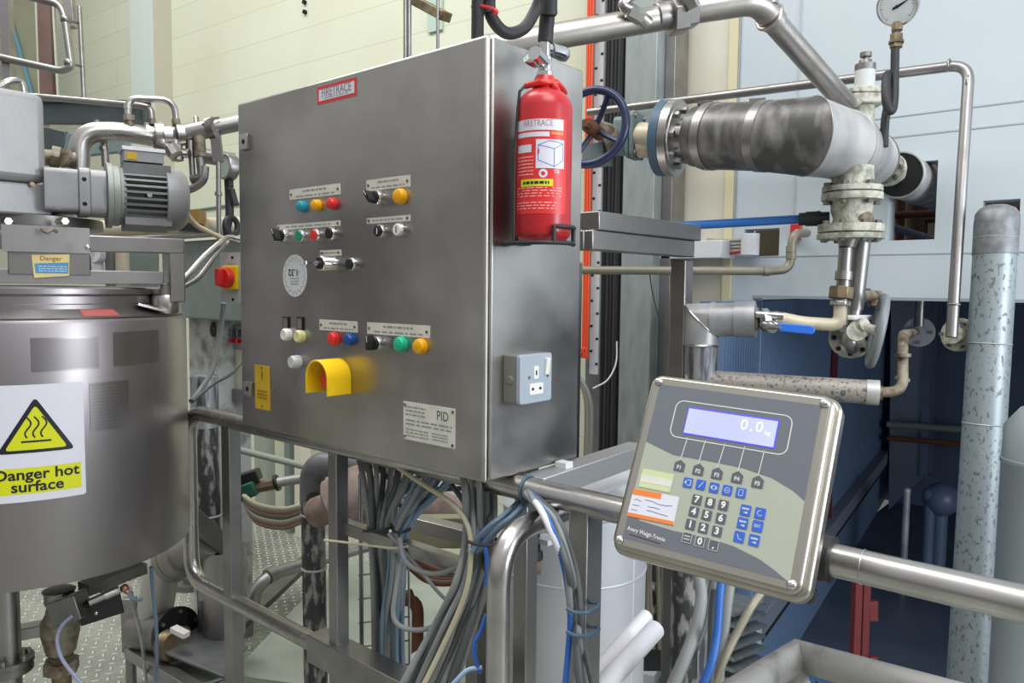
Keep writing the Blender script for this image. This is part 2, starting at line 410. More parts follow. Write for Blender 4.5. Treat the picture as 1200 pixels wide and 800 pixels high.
def block_mat():
    m = bpy.data.materials.new('cream_painted_blockwork'); m.use_nodes = True; nt = m.node_tree; b = nt.nodes['Principled BSDF']; L = nt.links.new
    t = N(nt, 'ShaderNodeTexCoord'); s = N(nt, 'ShaderNodeSeparateXYZ'); c = N(nt, 'ShaderNodeCombineXYZ'); L(t.outputs['Object'], s.inputs[0]); L(s.outputs[0], c.inputs[0]); L(s.outputs[2], c.inputs[1])
    br = N(nt, 'ShaderNodeTexBrick'); br.inputs['Scale'].default_value = 1; br.inputs['Brick Width'].default_value = 30; br.inputs['Row Height'].default_value = .226; br.inputs['Mortar Size'].default_value = .0035; br.inputs['Mortar Smooth'].default_value = .6
    br.inputs['Color1'].default_value = lin('#dadec8'); br.inputs['Color2'].default_value = lin('#d6d9c1'); br.inputs['Mortar'].default_value = lin('#c3c3ab')
    L(c.outputs[0], br.inputs['Vector'])
    n1 = N(nt, 'ShaderNodeTexNoise'); n1.inputs['Scale'].default_value = 1.1; n1.inputs['Detail'].default_value = 5; L(t.outputs['Object'], n1.inputs['Vector'])
    mr = N(nt, 'ShaderNodeMapRange'); mr.inputs[1].default_value = .5; mr.inputs[2].default_value = .75; mr.inputs[4].default_value = .6; L(n1.outputs['Fac'], mr.inputs[0])
    mx = N(nt, 'ShaderNodeMix', data_type='RGBA'); L(mr.outputs[0], mx.inputs[0]); L(br.outputs['Color'], mx.inputs[6]); mx.inputs[7].default_value = lin('#d0ceb4'); L(mx.outputs[2], b.inputs['Base Color'])
    n2 = N(nt, 'ShaderNodeTexNoise'); n2.inputs['Scale'].default_value = 60; L(t.outputs['Object'], n2.inputs['Vector'])
    bp = N(nt, 'ShaderNodeBump'); bp.inputs['Strength'].default_value = .25; bp.inputs['Distance'].default_value = .003; L(n2.outputs['Fac'], bp.inputs['Height']); L(bp.outputs[0], b.inputs['Normal'])
    b.inputs['Roughness'].default_value = .55; return m
def rib_mat(name, c1, c2, pitch, axis=1):
    m = bpy.data.materials.new(name); m.use_nodes = True; nt = m.node_tree; b = nt.nodes['Principled BSDF']; L = nt.links.new
    t = N(nt, 'ShaderNodeTexCoord'); w = N(nt, 'ShaderNodeTexWave'); w.bands_direction = 'Y' if axis == 1 else 'X'; w.inputs['Scale'].default_value = .314/pitch
    L(t.outputs['Object'], w.inputs['Vector']); bp = N(nt, 'ShaderNodeBump'); bp.inputs['Strength'].default_value = .5; bp.inputs['Distance'].default_value = .004; L(w.outputs['Fac'], bp.inputs['Height']); L(bp.outputs[0], b.inputs['Normal'])
    n1 = N(nt, 'ShaderNodeTexNoise'); n1.inputs['Scale'].default_value = 1.2; L(t.outputs['Object'], n1.inputs['Vector'])
    mx = N(nt, 'ShaderNodeMix', data_type='RGBA'); L(n1.outputs['Fac'], mx.inputs[0]); mx.inputs[6].default_value = lin(c1); mx.inputs[7].default_value = lin(c2); L(mx.outputs[2], b.inputs['Base Color'])
    b.inputs['Roughness'].default_value = .38; return m
FLOOR, BLOCK = floor_mat(), block_mat()
PANELB = mat('pale_blue_cladding', '#bcc5ca', .42, 0, '#b3bdc4', 1.3)
PANELW = mat('pale_green_white_panel', '#c9d0c8', .5)
SEAM = mat('panel_seam', '#aab2b8', .6)
BLUEW = rib_mat('blue_ribbed_panel', '#6c84a6', '#5f7796', .035)
NAVYP = mat('navy_panel', '#56647e', .4, 0, '#4a566d', 1.4)
NAVYFL = mat('blue_grey_floor', '#4c5668', .5, 0, '#3f4858', 2.5)
WHITECOL = mat('pale_painted_column', '#cfdad3', .5)
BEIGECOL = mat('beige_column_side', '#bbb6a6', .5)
BROWNWALL = mat('brown_store_wall', '#a3937f', .7, 0, '#85725d', 2)
SLAB = mat('pale_plinth_paint', '#a5ada2', .5, 0, '#8d9488', 4)

# ------------------------------------------------------------------ room
wd = V((-1.333+5.185, 2.207-1.966, 0)).normalized(); wn = V((-wd.y, wd.x, 0))
def onW(x, y, off=0.):                               # on the blockwork, off metres in front of it
    return PL(x, y, wn, wn.dot(V((-1.333, 2.207, 0)))-off)
w0 = V((-1.333, 2.207, 0))-wd*10; w1 = onW(772, 300); w1.z = 0
mb = MB(BLOCK); c_ = (w0+w1)/2+wn*.1+V((0, 0, 3.1)); mb.box((0, 0, 0), ((w1-w0).length/2, 0, 0), (0, .1, 0), (0, 0, 3.1))
wb = structure('wall_back', mb); wb.location = c_; wb.rotation_euler = (0, 0, math.atan2(wd.y, wd.x))
CY = 2.16
X = lambda px, py=300, Y=CY: onY(px, py, Y).x
Zp = lambda px, py, Y=CY: onY(px, py, Y).z
zl = Zp(900, 346)
mb = MB(IVORYP); mb.ab((X(776), CY, 0), (X(848), CY+.1, 6)); structure('wall_ivory_panel', mb)
mb = MB(mat('straw_trim', '#cfc6a4', .5)); mb.ab((X(848)+.001, CY-.012, 0), (X(858), CY+.1, 6)); structure('trim_1', mb)
mb = MB(PANELB)
xa, xb = X(858)+.001, X(884)
def slabs(mb, xs, holes, z0, z1, y0, y1):           # wall with rectangular holes
    for a, b in zip(xs[:-1], xs[1:]):
        hh = [h for h in holes if h[0] <= a+1e-6 and h[1] >= b-1e-6]
        if not hh: mb.ab((a, y0, z0), (b, y1, z1))
        else:
            mb.ab((a, y0, z0), (b, y1, hh[0][2])); mb.ab((a, y0, hh[0][3]), (b, y1, z1))
h1 = (X(1041, 240), X(1097, 240), Zp(1070, 281), Zp(1070, 190)); h2 = (X(1151, 250), X(1195, 250), Zp(1190, 280), Zp(1190, 233)); h3 = (X(868, 288), X(902, 288), Zp(885, 305), Zp(885, 268))
h3 = (X(872, 288), X(913, 288), Zp(890, 300), Zp(890, 268))
mb.ab((xa, CY, 0), (xb, CY+.1, zl))
slabs(mb, [xa, h3[0], h3[1], h1[0], h1[1], h2[0], h2[1], 4.5], [h1, h2, h3], zl, 6, CY, CY+.1)
structure('wall_cladding', mb)
mb = MB(SEAM)                                         # joint strips between cladding sheets
for px in (867, 937, 868): mb.ab((X(px, 60), CY-.004, Zp(px, 262)), (X(px, 60)+.006, CY, 5))
for px, py in ((1060, 136), (1060, 160)): mb.ab((X(1010, 130), CY-.003, Zp(px, py)), (4.4, CY, Zp(px, py)+.005))
mb.ab((X(860), CY-.003, Zp(950, 300)), (4.4, CY, Zp(950, 300)+.004)); structure('trim_2', mb)
mb = MB(mat('cladding_edge', '#8f9aa2', .5)); mb.ab((xb, CY-.004, zl-.012), (4.5, CY+.1, zl)); structure('trim_3', mb)
# store seen through the openings
mb = MB(BROWNWALL); mb.ab((-1.2, 4.0, zl+.06), (4.5, 4.1, 4)); structure('wall_store', mb)
# blue recess under the cladding
wdir = V((-.13, .99, 0)).normalized(); wnr = V((wdir.y, -wdir.x, 0)); A0 = onY(884, 400, CY)
onR = lambda x, y, off=0.: PL(x, y, wnr, wnr.dot(A0)+off)
far = onR(1043, 450); far.z = 0; near = V((A0.x, A0.y, 0))-wdir*.42
PITZ = -.38; YP = CY-.40
mb = MB(FLOOR); mb.add([(-11, -4, 0), (near.x, -4, 0), (5, -4, 0), (5, YP, 0), (near.x, YP, 0), (far.x-.06, far.y, 0), (-11, far.y, 0)], [(0, 1, 4, 5, 6), (1, 2, 3, 4)]); structure('floor', mb)
mb = MB(BLUEW); a, b = near, far; L_ = (b-a).length
mb.box((0, 0, 0), (.05, 0, 0), (0, L_/2, 0), (0, 0, zl/2-.012-PITZ/2))
rw = structure('wall_recess_left', mb); rw.location = (a+b)/2-wnr*.05+V((0, 0, zl/2-.012+PITZ/2)); rw.rotation_euler = (0, 0, math.atan2(-wdir.x, wdir.y))
mb = MB(NAVYP); mb.ab((far.x-.2, far.y, PITZ), (4.5, far.y+.1, zl)); structure('wall_recess_back', mb)
mb = MB(NAVYP); mb.ab((far.x-.3, CY+.1, zl), (4.5, far.y+.1, zl+.06)); structure('ceiling_recess', mb)
mb = MB(NAVYFL); mb.ab((near.x-.6, YP, PITZ-.02), (4.5, far.y, PITZ)); mb.ab((near.x, YP-.04, PITZ), (4.5, YP, -.001)); structure('floor_recess', mb)
mb = MB(NAVYP); mb.ab((4.4, CY+.1, PITZ), (4.5, far.y, zl)); structure('wall_recess_right', mb)
# column against the blockwork
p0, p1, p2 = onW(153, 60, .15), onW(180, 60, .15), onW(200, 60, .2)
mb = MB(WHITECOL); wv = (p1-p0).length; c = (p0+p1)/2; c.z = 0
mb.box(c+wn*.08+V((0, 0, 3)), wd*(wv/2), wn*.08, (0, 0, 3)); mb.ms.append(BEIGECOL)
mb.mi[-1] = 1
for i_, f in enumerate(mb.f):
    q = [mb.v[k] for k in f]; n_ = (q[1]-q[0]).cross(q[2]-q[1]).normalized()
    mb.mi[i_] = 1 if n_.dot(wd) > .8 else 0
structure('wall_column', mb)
# ------------------------------------------------------------------ control cabinet
CW, CD, CZ0, CZ1 = .83158, .29133, 1.25, 2.05
cab = Thing('control_cabinet', 'large brushed steel control cabinet with coloured buttons and white engraved plates on its door', 'control cabinet')
def cabbox(mb, y0, y1, m=None): mb.ab((-CW, y0, CZ0), (0, y1, CZ1), m)
body = cab.part('body', STEEL, bev=.004); cabbox(body, .015, CD)
door = cab.part('door', STEEL, bev=.007); cabbox(door, 0, .0125)
gas = cab.part('door_gasket', HOLE); gas.ab((-CW+.006, .0125, CZ0+.006), (-.004, .015, CZ1-.006))
FR = lambda px, py, Y=0.: onY(px, py, Y)
def ff(px, py, Y=0.):
    p = FR(px, py, Y); return frame((p.x, Y, p.z), (1, 0, 0), (0, 0, 1), (0, -1, 0))
def plate(name, TL, TR, BR, BL, m=OFFW, t=.0016, Y=0., parent=None, label=None):
    a, b, c, d = (FR(*q, Y) for q in (TL, TR, BR, BL))
    x0, x1, z0, z1 = (a.x+d.x)/2, (b.x+c.x)/2, (c.z+d.z)/2, (a.z+b.z)/2
    fr = frame(((x0+x1)/2, Y, (z0+z1)/2), (1, 0, 0), (0, 0, 1), (0, -1, 0)); w, h = (x1-x0)/2, (z1-z0)/2
    mb = cab.part(name, m, parent, label); mb.prism(fr, [(-w, -h), (w, -h), (w, h), (-w, h)], 0, t); return mb, fr, w, h, t
def screws(mb, fr, w, h, t, pos):
    for u, v in pos: mb.cyl(fr(u, v, t-.0002), fr(u, v, t+.0018), .0028, n=10, m=BRASS)
def legend(TL, TR, BR, BL, rows, seed):
    mb, fr, w, h, t = plate('legend_plate', TL, TR, BR, BL)
    screws(mb, fr, w, h, t, [(-w+.007, 0), (w-.007, 0)])
    if rows == 2:
        mb.grid(fr, -w*.45, h*.1, w*.5, h*.7, 1, t+.0002, INK, .6, seed); mb.grid(fr, -w*.75, -h*.8, w*.8, -h*.25, 1, t+.0002, INK, .5, seed+1)
    else: mb.grid(fr, -w*.72, -h*.4, w*.75, h*.4, 1, t+.0002, INK, .6, seed)
legend((340, 222), (399, 215), (399, 228), (340, 234), 2, 1)
legend((430, 211), (481, 205), (481, 219), (430, 223.6), 2, 2)
legend((325, 264), (399, 258), (399, 265), (326, 269.5), 1, 3)
legend((430.5, 255.6), (481, 251.6), (481, 259), (430.5, 262.4), 1, 4)
legend((375.6, 293.6), (400, 292), (400, 299.6), (375.6, 299.8), 1, 5)
legend((375, 373.6), (419, 377), (419, 390), (375, 386), 2, 6)
legend((431, 377), (504, 382), (504, 397), (431, 390), 2, 8)
BY = -.011
def lamp(px, py, m, r=.0118, label=None):            # domed pilot light
    fr = ff(px, py, BY); p = fr(0, 0); b = V((p.x, 0, p.z)); n = V((0, -1, 0))
    mb = cab.part('indicator_light', m, label=label)
    mb.lathe(b, n, [(0, r+.0012), (.003, r+.0012), (.0035, r), (.011, r), (.0135, r*.9), (.0148, r*.62), (.0154, r*.3), (.0156, .0001)], 28)
def push(px, py, m, mark=None, r=.0115, label=None):
    fr = ff(px, py, BY); p = fr(0, 0); b = V((p.x, 0, p.z)); n = V((0, -1, 0))
    mb = cab.part('push_button', CHROME, label=label)
    mb.lathe(b, n, [(0, .0145), (.009, .0145), (.0125, .0128), (.0125, .0001)], 28)
    c = cab.part('button_cap', m, mb); c.lathe(b+n*.0125, n, [(-.002, r), (.0025, r), (.0035, r*.93), (.0036, .0001)], 24)
    if mark: c.rect(frame(b+n*.0125, (1, 0, 0), (0, 0, 1), n), -.0012, -.006, .0012, .006, .0042, .0004, mark)
def selector(px, py, ang, label=None, small=False):
    fr = ff(px, py, BY); p = fr(0, 0); b = V((p.x, 0, p.z)); n = V((0, -1, 0))
    mb = cab.part('selector_switch', CHROME, label=label); mb.lathe(b, n, [(0, .0155), (.012, .0155), (.0165, .0138), (.0165, .0001)], 28)
    k = cab.part('knob', BLACK, mb, bev=.0015); k.lathe(b+n*.0165, n, [(-.001, .0128), (.004, .0125), (.005, .011), (.005, .0001)], 24)
    f2 = frame(b+n*.0165, (math.cos(ang), 0, math.sin(ang)), (-math.sin(ang), 0, math.cos(ang)), n)
    k.prism(f2, [(-.0045, -.012), (.0045, -.012), (.0045, .010), (0, .0185), (-.0045, .010)], .003, .02)
    k.rect(f2, -.0008, .004, .0008, .016, .0204, .0004, WHITE)
lamp(351, 241.4, TEALB); lamp(368.3, 240, AMBER); lamp(386.5, 238.2, RED)
selector(441.5, 231.5, .7); lamp(466, 229.6, AMBER, .0145)
selector(332, 276.2, .5); push(351, 276, GREENK); push(368.5, 275.2, RED); push(386.5, 273.4, BLACK)
push(444, 270.8, BLACK, WHITE); push(466.5, 269, WHITE, INKD)
push(410.4, 309.4, BLACK)
# key switch with its key
p = FR(392, 309); b = V((p.x, 0, p.z)); n = V((0, -1, 0))
ks = cab.part('key_switch', CHROME); ks.lathe(b, n, [(0, .017), (.006, .017), (.007, .0165), (.036, .0165), (.038, .0150), (.038, .0001)], 28)
kn = cab.part('lock_barrel', BLACK, ks); kn.lathe(b+n*.038, n, [(0, .0125), (.003, .0125), (.003, .0001)], 24)
ky = cab.part('key', CHROME, ks); ky.cyl(b+n*.040, b+n*.048, .006); ky.bar(b+n*.048, b+n*.075, .0045, .002, (0, 0, 1)); ky.cyl(b+n*.073+V((0, 0, -.004)), b+n*.073+V((0, 0, .004)), .0045)
# gear-edged inspection disc, upside down
p = FR(345.6, 323); fd = frame((p.x, 0, p.z), (1, 0, 0), (0, 0, 1), (0, -1, 0))
a1, a2 = FR(331.6, 323), FR(359.6, 323); ru = (a2.x-a1.x)/2; rv = (FR(345, 298.5).z-FR(345, 347.8).z)/2
dk = cab.part('inspection_sticker', mat('sticker_grey_white', '#cfd2d4', .5)); dk.prism(fd, circ(0, 0, ru, rv, 40), 0, .0008)
for k in range(32):
    q0, q1 = 2*pi*k/32, 2*pi*(k+1)/32; r0, r1 = (.92, .72) if k % 2 else (.72, .92)
    a = V((math.cos(q0)*ru*r0, math.sin(q0)*rv*r0, 0)); c = V((math.cos(q1)*ru*r1, math.sin(q1)*rv*r1, 0)); d = (c-a).normalized(); s_ = V((-d.y, d.x, 0))*.0005
    dk.prism(fd, [tuple((a-s_)[:2]), tuple((c-s_)[:2]), tuple((c+s_)[:2]), tuple((a+s_)[:2])], .0008, .001, INK)
dk.text(fd, '1.32', -.005, .008, .021, .0011, INKD, rot=pi, bold=.03, sp=1.1); dk.text(fd, '\u221a', .017, .008, .014, .0011, INK, rot=pi)
dk.grid(fd, -.017, -.022, .017, -.003, 3, .0011, INK, .35, 12)
# small white and cream buttons with holders above
push_specs = ((333.7, 392, WHITE, 336, 378.6), (349.3, 394, CREAMB, 352.6, 379))
for px, py, m_, hx, hy in push_specs:
    p = FR(px, py, BY); b = V((p.x, 0, p.z)); mb = cab.part('push_button', m_)
    mb.lathe(b, n, [(0, .0145), (.012, .0145), (.0145, .0125), (.016, .011), (.0155, .008), (.0155, .0001)], 28)
    p = FR(hx, hy); fh = frame((p.x, 0, p.z), (1, 0, 0), (0, 0, 1), (0, -1, 0)); hb = cab.part('label_holder', BLACK)
    hb.prism(fh, [(-.011, -.015), (.011, -.015), (.011, .015), (-.011, .015)], 0, .004); hb.rect(fh, -.0085, -.012, .0085, .012, .0042, .0004, GREYD)
lamp(388, 396.6, RED, .0135); lamp(406.6, 398, BLUEL, .0135)
selector(441.5, 402.6, 0.05); lamp(467, 403.3, GREENL, .0145); lamp(489.8, 405.8, AMBER, .0145)
p = FR(345, 424, BY); b = V((p.x, 0, p.z)); cb = cab.part('push_button', CLEARB); cb.lathe(b, n, [(0, .0155), (.016, .015), (.021, .0125), (.021, .0001)], 26)
# emergency stop in its yellow shroud
pr_ = FR(412, 440); zt = FR(400, 419.5).z; zb_ = FR(412, 461.5).z; w_ = .079
fs_ = frame((pr_.x-w_/2, 0, zb_), (1, 0, 0), (0, 0, 1), (0, -1, 0)); H_ = zt-zb_; r_ = w_/2; dS = .062
def arch(r, cx=0., base=0.): return [(r, base)]+[(r*math.cos(q*pi/16), H_-r_+r*math.sin(q*pi/16)) for q in range(17)]+[(-r, base)]
sh = cab.part('stop_shroud', YELL, bev=.0015); oa, ia = arch(r_), arch(r_-.0045)
sh.prism(fs_, oa+ia[::-1], 0, dS)
sb = cab.part('stop_button', RED, sh); c_ = fs_(0, H_-r_-.006); sb.lathe(c_, n, [(0, .012), (.02, .012), (.022, .019), (.034, .020), (.040, .017), (.042, .008), (.0425, .0001)], 30)
bp_ = cab.part('stop_back_plate', YELP, sh); bp_.prism(fs_, arch(r_-.005), 0, .0015)
# shock-warning plate, locks, sticker, maker's plate
mb, fr, w, h, t = plate('warning_plate', (299, 427), (316, 429), (317, 481), (300, 478), YELP)
mb.prism(fr, [(-.003, h*.82), (.004, h*.6), (.0005, h*.58), (.003, h*.3), (-.004, h*.56), (0, h*.58)], t, t+.0004, INKD)
mb.grid(fr, -w*.7, -h*.55, w*.7, -h*.1, 3, t+.0003, mat('brown_print', '#7d6510', .6), .5, 30); screws(mb, fr, w, h, t, [(0, h*.9), (0, -h*.85)])
for q in (((284, 158), (293, 156.6), (293, 175), (284, 176)), ((288.5, 446.5), (297.5, 447.5), (297.5, 464), (288.5, 462.5))):
    mb, fr, w, h, t = plate('door_lock', *q, m=STEELB, t=.008); mb.bev = .001
    mb.cyl(fr(0, 0, t), fr(0, 0, t+.001), .0062, n=16, m=HOLE)
mb, fr, w, h, t = plate('maker_sticker', (372, 101.5), (418, 91.5), (418, 112.5), (372, 122.5), RED, .0008)
mb.rect(fr, -w+.0065, -h+.0065, w-.0065, h-.0065, t+.0003, .0002, SIGNW)
mb.text(fr, 'FIRETRACE', 0, .003, .027, t+.0006, mat('red_grey_print', '#8d7b8c', .5), sx=.78, bold=.004)
mb.grid(fr, -w*.6, -h*.52, w*.6, -h*.34, 1, t+.0006, INK, .4, 40)
mb, fr, w, h, t = plate('maker_plate', (473.5, 469), (533.6, 480), (533.6, 526.6), (473.5, 513), OFFW, .0018)
screws(mb, fr, w, h, t, [(-w+.005, h-.006), (w-.005, h-.006), (-w+.005, -h+.006), (w-.005, -h+.006)])
mb.text(fr, 'PID', w*.55, h*.52, .026, t+.0003, mat('plate_print', '#56564f', .5), sx=.85)
mb.grid(fr, -w*.9, h*.25, -w*.1, h*.85, 3, t+.0003, INK, .4, 51); mb.grid(fr, -w*.9, -h*.25, w*.9, h*.15, 2, t+.0003, INK, .4, 52); mb.grid(fr, -w*.9, -h*.85, w*.0, -h*.35, 3, t+.0003, INK, .4, 53); mb.grid(fr, w*.15, -h*.8, w*.75, -h*.35, 3, t+.0003, INK, .4, 54)
# vertical fold line on the cabinet side and bracket for the extinguisher
EXP = onX(637, 190, .067)
ECX, ECY, ER = .067, EXP.y, .0505
EZ0 = onX(637, 286, .1).z; 
br = cab.part('bottle_bracket', RUBBER)
rw_ = .004
zlo = EZ0+.003; zhi = onX(640, 264, .11).z
A_ = lambda a, r=ER+.006: V((ECX+r*math.cos(a), ECY+r*math.sin(a), 0))
loop_ = [V((0.002, ECY-ER*.9, zlo))]+[V((A_(a).x, A_(a).y, zlo)) for a in [(-1.2+.2*k) for k in range(13)]]
br.tube([V((.003, ECY-.02, zlo)), V((.03, ECY-ER-.004, zlo))]+[V((A_(a).x, A_(a).y, zlo)) for a in [(-1.1+.2*k) for k in range(11)]], rw_, 8)
st = [V((A_(a).x, A_(a).y, 0)) for a in [(-.55+.14*k) for k in range(11)]]
br.tube([V((st[0].x, st[0].y, zlo))]+[V((q.x, q.y, zhi)) for q in st]+[V((st[-1].x, st[-1].y, zlo))], rw_, 8)
br.ab((0, ECY+.012, zlo), (.012, ECY+.034, zlo+.2))
ty_ = ECY-ER-.004; q1_ = PL(608, 116, V((0, 1, 0)), ty_+.008); q2_ = PL(611, 105, V((0, 1, 0)), ty_+.012)
br.tube(spline([V((.045, ty_, zlo)), V((.045, ty_, EXP.z)), q1_, q2_, V((ECX-.016, ECY-.026, onX(637, 100, .067).z))], 6), .0026, 8)
cab.done()
# ------------------------------------------------------------------ gas bottle on the cabinet side
ex = Thing('fire_suppression_bottle', 'red gas suppression bottle with white label clipped to the side of the steel cabinet', 'fire extinguisher')
ax0 = V((ECX, ECY, 0)); zs = onX(637, 128, .067).z; zt = onX(637, 103, .067).z
cy = ex.part('cylinder', REDP)
hd = zt-zs
cy.lathe(ax0+V((0, 0, EZ0+.006)), (0, 0, 1), [(0, .03), (.004, ER-.008), (.012, ER-.001), (.018, ER)]+[(zs-EZ0-.006, ER)]+[(zs-EZ0-.006+hd*math.sin(k*pi/16), ER*math.cos(k*pi/16)*.97+.0012) for k in range(1, 7)]+[(zt-EZ0-.004, .0195), (zt-EZ0+.004, .018)], 44)
def exf(r): return lambda u, v, c=0.: V((ECX+(r+c)*math.cos(TH+u/r), ECY+(r+c)*math.sin(TH+u/r), v))
q = onCyl(634, 190, ECX, ECY, ER); TH = math.atan2(q.y-ECY, q.x-ECX)
fe = exf(ER)
def eu(px, py):
    q = onCyl(px, py, ECX, ECY, ER); return (math.atan2(q.y-ECY, q.x-ECX)-TH)*ER, q.z
lab = ex.part('label', REDL)
def epatch(x0, y0, x1, y1, m, c, mb=None):
    u0 = eu(x0, (y0+y1)/2)[0]; u1 = eu(x1, (y0+y1)/2)[0]; z1 = eu((x0+x1)/2, y0)[1]; z0 = eu((x0+x1)/2, y1)[1]
    (mb or lab).flat(fe, [(u0, z0), (u1, z0), (u1, z1), (u0, z1)], c, m, .004); return u0, z0, u1, z1
epatch(607, 138, 663, 250, REDL, .0004)
u0, z0, u1, z1 = epatch(607.5, 139, 660, 152, SIGNW, .0008)
lab.text(fe, 'FIRETRACE', (u0+u1)/2-.002, (z0+z1)/2+.002, .0155, .0011, mat('rose_grey_print', '#a88792', .5), sx=.72)
epatch(608, 154.5, 644, 160, SIGNW, .0008); epatch(646, 154.5, 660, 158, PEACH, .0008)
u0, z0, u1, z1 = epatch(628, 163, 660.5, 197, SIGNW, .0008)
LB = mat('pale_blue_print', '#5f74c4', .5); w_, h_ = u1-u0, z1-z0
for a, b in (((.08, .8), (.62, .68)), ((.62, .68), (.62, .06)), ((.62, .06), (.08, .28)), ((.08, .28), (.08, .8)), ((.08, .8), (.45, .95)), ((.45, .95), (.95, .88)), ((.95, .88), (.62, .68)), ((.95, .88), (.95, .3)), ((.95, .3), (.62, .06))):
    A = V((u0+w_*a[0], z0+h_*a[1], 0)); B = V((u0+w_*b[0], z0+h_*b[1], 0)); d = (B-A).normalized(); s_ = V((-d.y, d.x, 0))*.0006
    lab.flat(fe, [tuple((A-s_)[:2]), tuple((B-s_)[:2]), tuple((B+s_)[:2]), tuple((A+s_)[:2])], .0011, LB, .004)
lab.flat(fe, [(u0+w_*.06, z0+h_*.5), (u0+w_*.12, z0+h_*.5), (u0+w_*.12, z0+h_*.66), (u0+w_*.06, z0+h_*.66)], .0012, RED)
epatch(608, 170, 623, 179, SIGNW, .0008)
u0, z0, u1, z1 = epatch(611, 209.5, 648, 218, LIMEY, .0008); lab.grid(fe, u0+.006, z0, u1-.006, z1, 1, .001, INKD, .4, 3)
c0 = eu(636.5, 203); lab.flat(fe, circ(c0[0], c0[1], .0075), .0008, SIGNW, .004); lab.flat(fe, circ(c0[0], c0[1], .0035), .0011, REDL, .004)
c0 = eu(652, 201); lab.text(fe, 'CE', c0[0], c0[1], .008, .001, SIGNW, bold=.02)
PINKP = mat('pink_print', '#f0a8a0', .5)
for (x0, y0, x1, y1, n_) in ((608, 184, 625, 206, 6), (607, 220, 658, 232, 4), (607, 237, 652, 246, 3)):
    ua, za = eu(x0, y0); ub, zb2 = eu(x1, y1); lab.grid(fe, ua, zb2, ub, za, n_, .0009, PINKP, .35, int(x0+y0))
nk = ex.part('neck_ring', RED); zn = onX(637, 97, .067).z
nk.lathe(ax0+V((0, 0, zt-.006)), (0, 0, 1), [(0, .022), (.012, .023), (.018, .020), (.026, .0165)], 28)
a = P(628, 97, EXP.length and pr(V((ECX, ECY, zn)))[2]-.02)
nk.tube([V((ECX-.02, ECY-.03, zt+.001)), V((ECX+.012, ECY-.024, zt+.004)), V((ECX+.026, ECY, zt+.006)), V((ECX+.016, ECY+.03, zt+.004)), V((ECX+.004, ECY+.055, zt+.003))], .0055, 10)
for k in range(3): nk.sphere((ECX+.026-.006*k, ECY-.004+.012*k, zt-.002-.002*k), .007)
vl = ex.part('valve', CHROME); zb1 = zt+.018; zv = onX(632, 72, .067).z
vl.lathe(ax0+V((0, 0, zb1)), (0, 0, 1), [(0, .015), (.01, .015), (.012, .0125), (zv-zb1+.01, .0125), (zv-zb1+.012, .0095), (onX(637, 40, .067).z-zb1, .0095)], 24)
vz = V((ECX, ECY, zv))
vl.cyl(vz, vz+V((.012, -.045, .006)), .012, n=20)
gd = ex.part('pressure_gauge', CHROME); g0 = vz+(P(622, 71, 1.0)-P(637, 76, 1.0))*1.30; gdir = (RGT*-.72+UPV*.30-FWD*.55).normalized()
gd.lathe(g0, gdir, [(-.012, .010), (-.004, .0125), (.010, .0125), (.012, .011), (.0105, .0108), (.0105, .0001)], 24)
gd.lathe(g0, gdir, [(.0103, .0106), (.0107, .0106)], 24, m=DIALG)
cp = ex.part('valve_cap', CHROME); zc = onX(655, 62, .067).z
cp.cyl(V((ECX, ECY, zc)), V((ECX-.004, ECY+.05, zc+.003)), .0105, n=20); cp.lathe(V((ECX-.001, ECY+.014, zc)), (-.08, 1, .06), [(0, .0125), (.03, .0125), (.033, .0135), (.048, .0135), (.052, .011), (.052, .0001)], 22)
ex.done()
# black hoses above
ztop = onX(637, 40, .067).z
def cable(name, label, pts, r, m, cat='cable', group=None, k=8, n=10):
    return one(name, label, cat, m, lambda mb: mb.tube(spline(pts, k), r, n), group)
Ze = pr(V((ECX, ECY, ztop)))[2]
one('hose', 'black rubber hose rising straight from the red bottle valve', 'hose', RUBBER, lambda mb: mb.tube(spline([V((ECX, ECY, ztop-.012)), P(642.5, 4, Ze-.01), P(645, -45, Ze-.03), P(645, -45, Ze-.03)+V((0, 0, .9))], 8), .0135, 16))
one('hose', 'black rubber hose looping up in a U over the cabinet corner', 'hose', RUBBER, lambda mb: mb.tube(spline([P(572, -40, 1.44)+V((0, 0, .9)), P(572, -40, 1.44), P(573, 0, 1.44), P(577, 22, 1.45), P(593, 38.5, 1.47), P(613, 34, 1.49), P(626, 15, 1.50), P(633, -5, 1.5), P(636, -40, 1.5), P(636, -40, 1.5)+V((0, 0, .9))], 8), .0118, 16))
hz = onY(559.5, 45, .06)
one('hose', 'black rubber hose standing upright on the cabinet roof corner', 'hose', RUBBER, lambda mb: mb.tube([V((hz.x, .06, 2.05)), V((hz.x, .06, 2.2)), V((hz.x, .06, 3.1))], .0118, 16))
def tiefn(mb):
    for k in (0, 1): pass
    a = P(554, 7, 1.455); b = P(578, 10, 1.43)
    mb.tube(spline([P(553, 8, 1.46), P(560, 6.6, 1.425), P(572, 8.5, 1.415), P(580, 11, 1.42), P(580, 13, 1.44), P(566, 9.5, 1.475), P(553, 8, 1.47)], 6), .0028, 8); mb.sphere(P(580.5, 14, 1.42), .006)
one('cable_tie', 'red cable tie binding the two black hoses above the cabinet corner', 'cable tie', RED, tiefn)

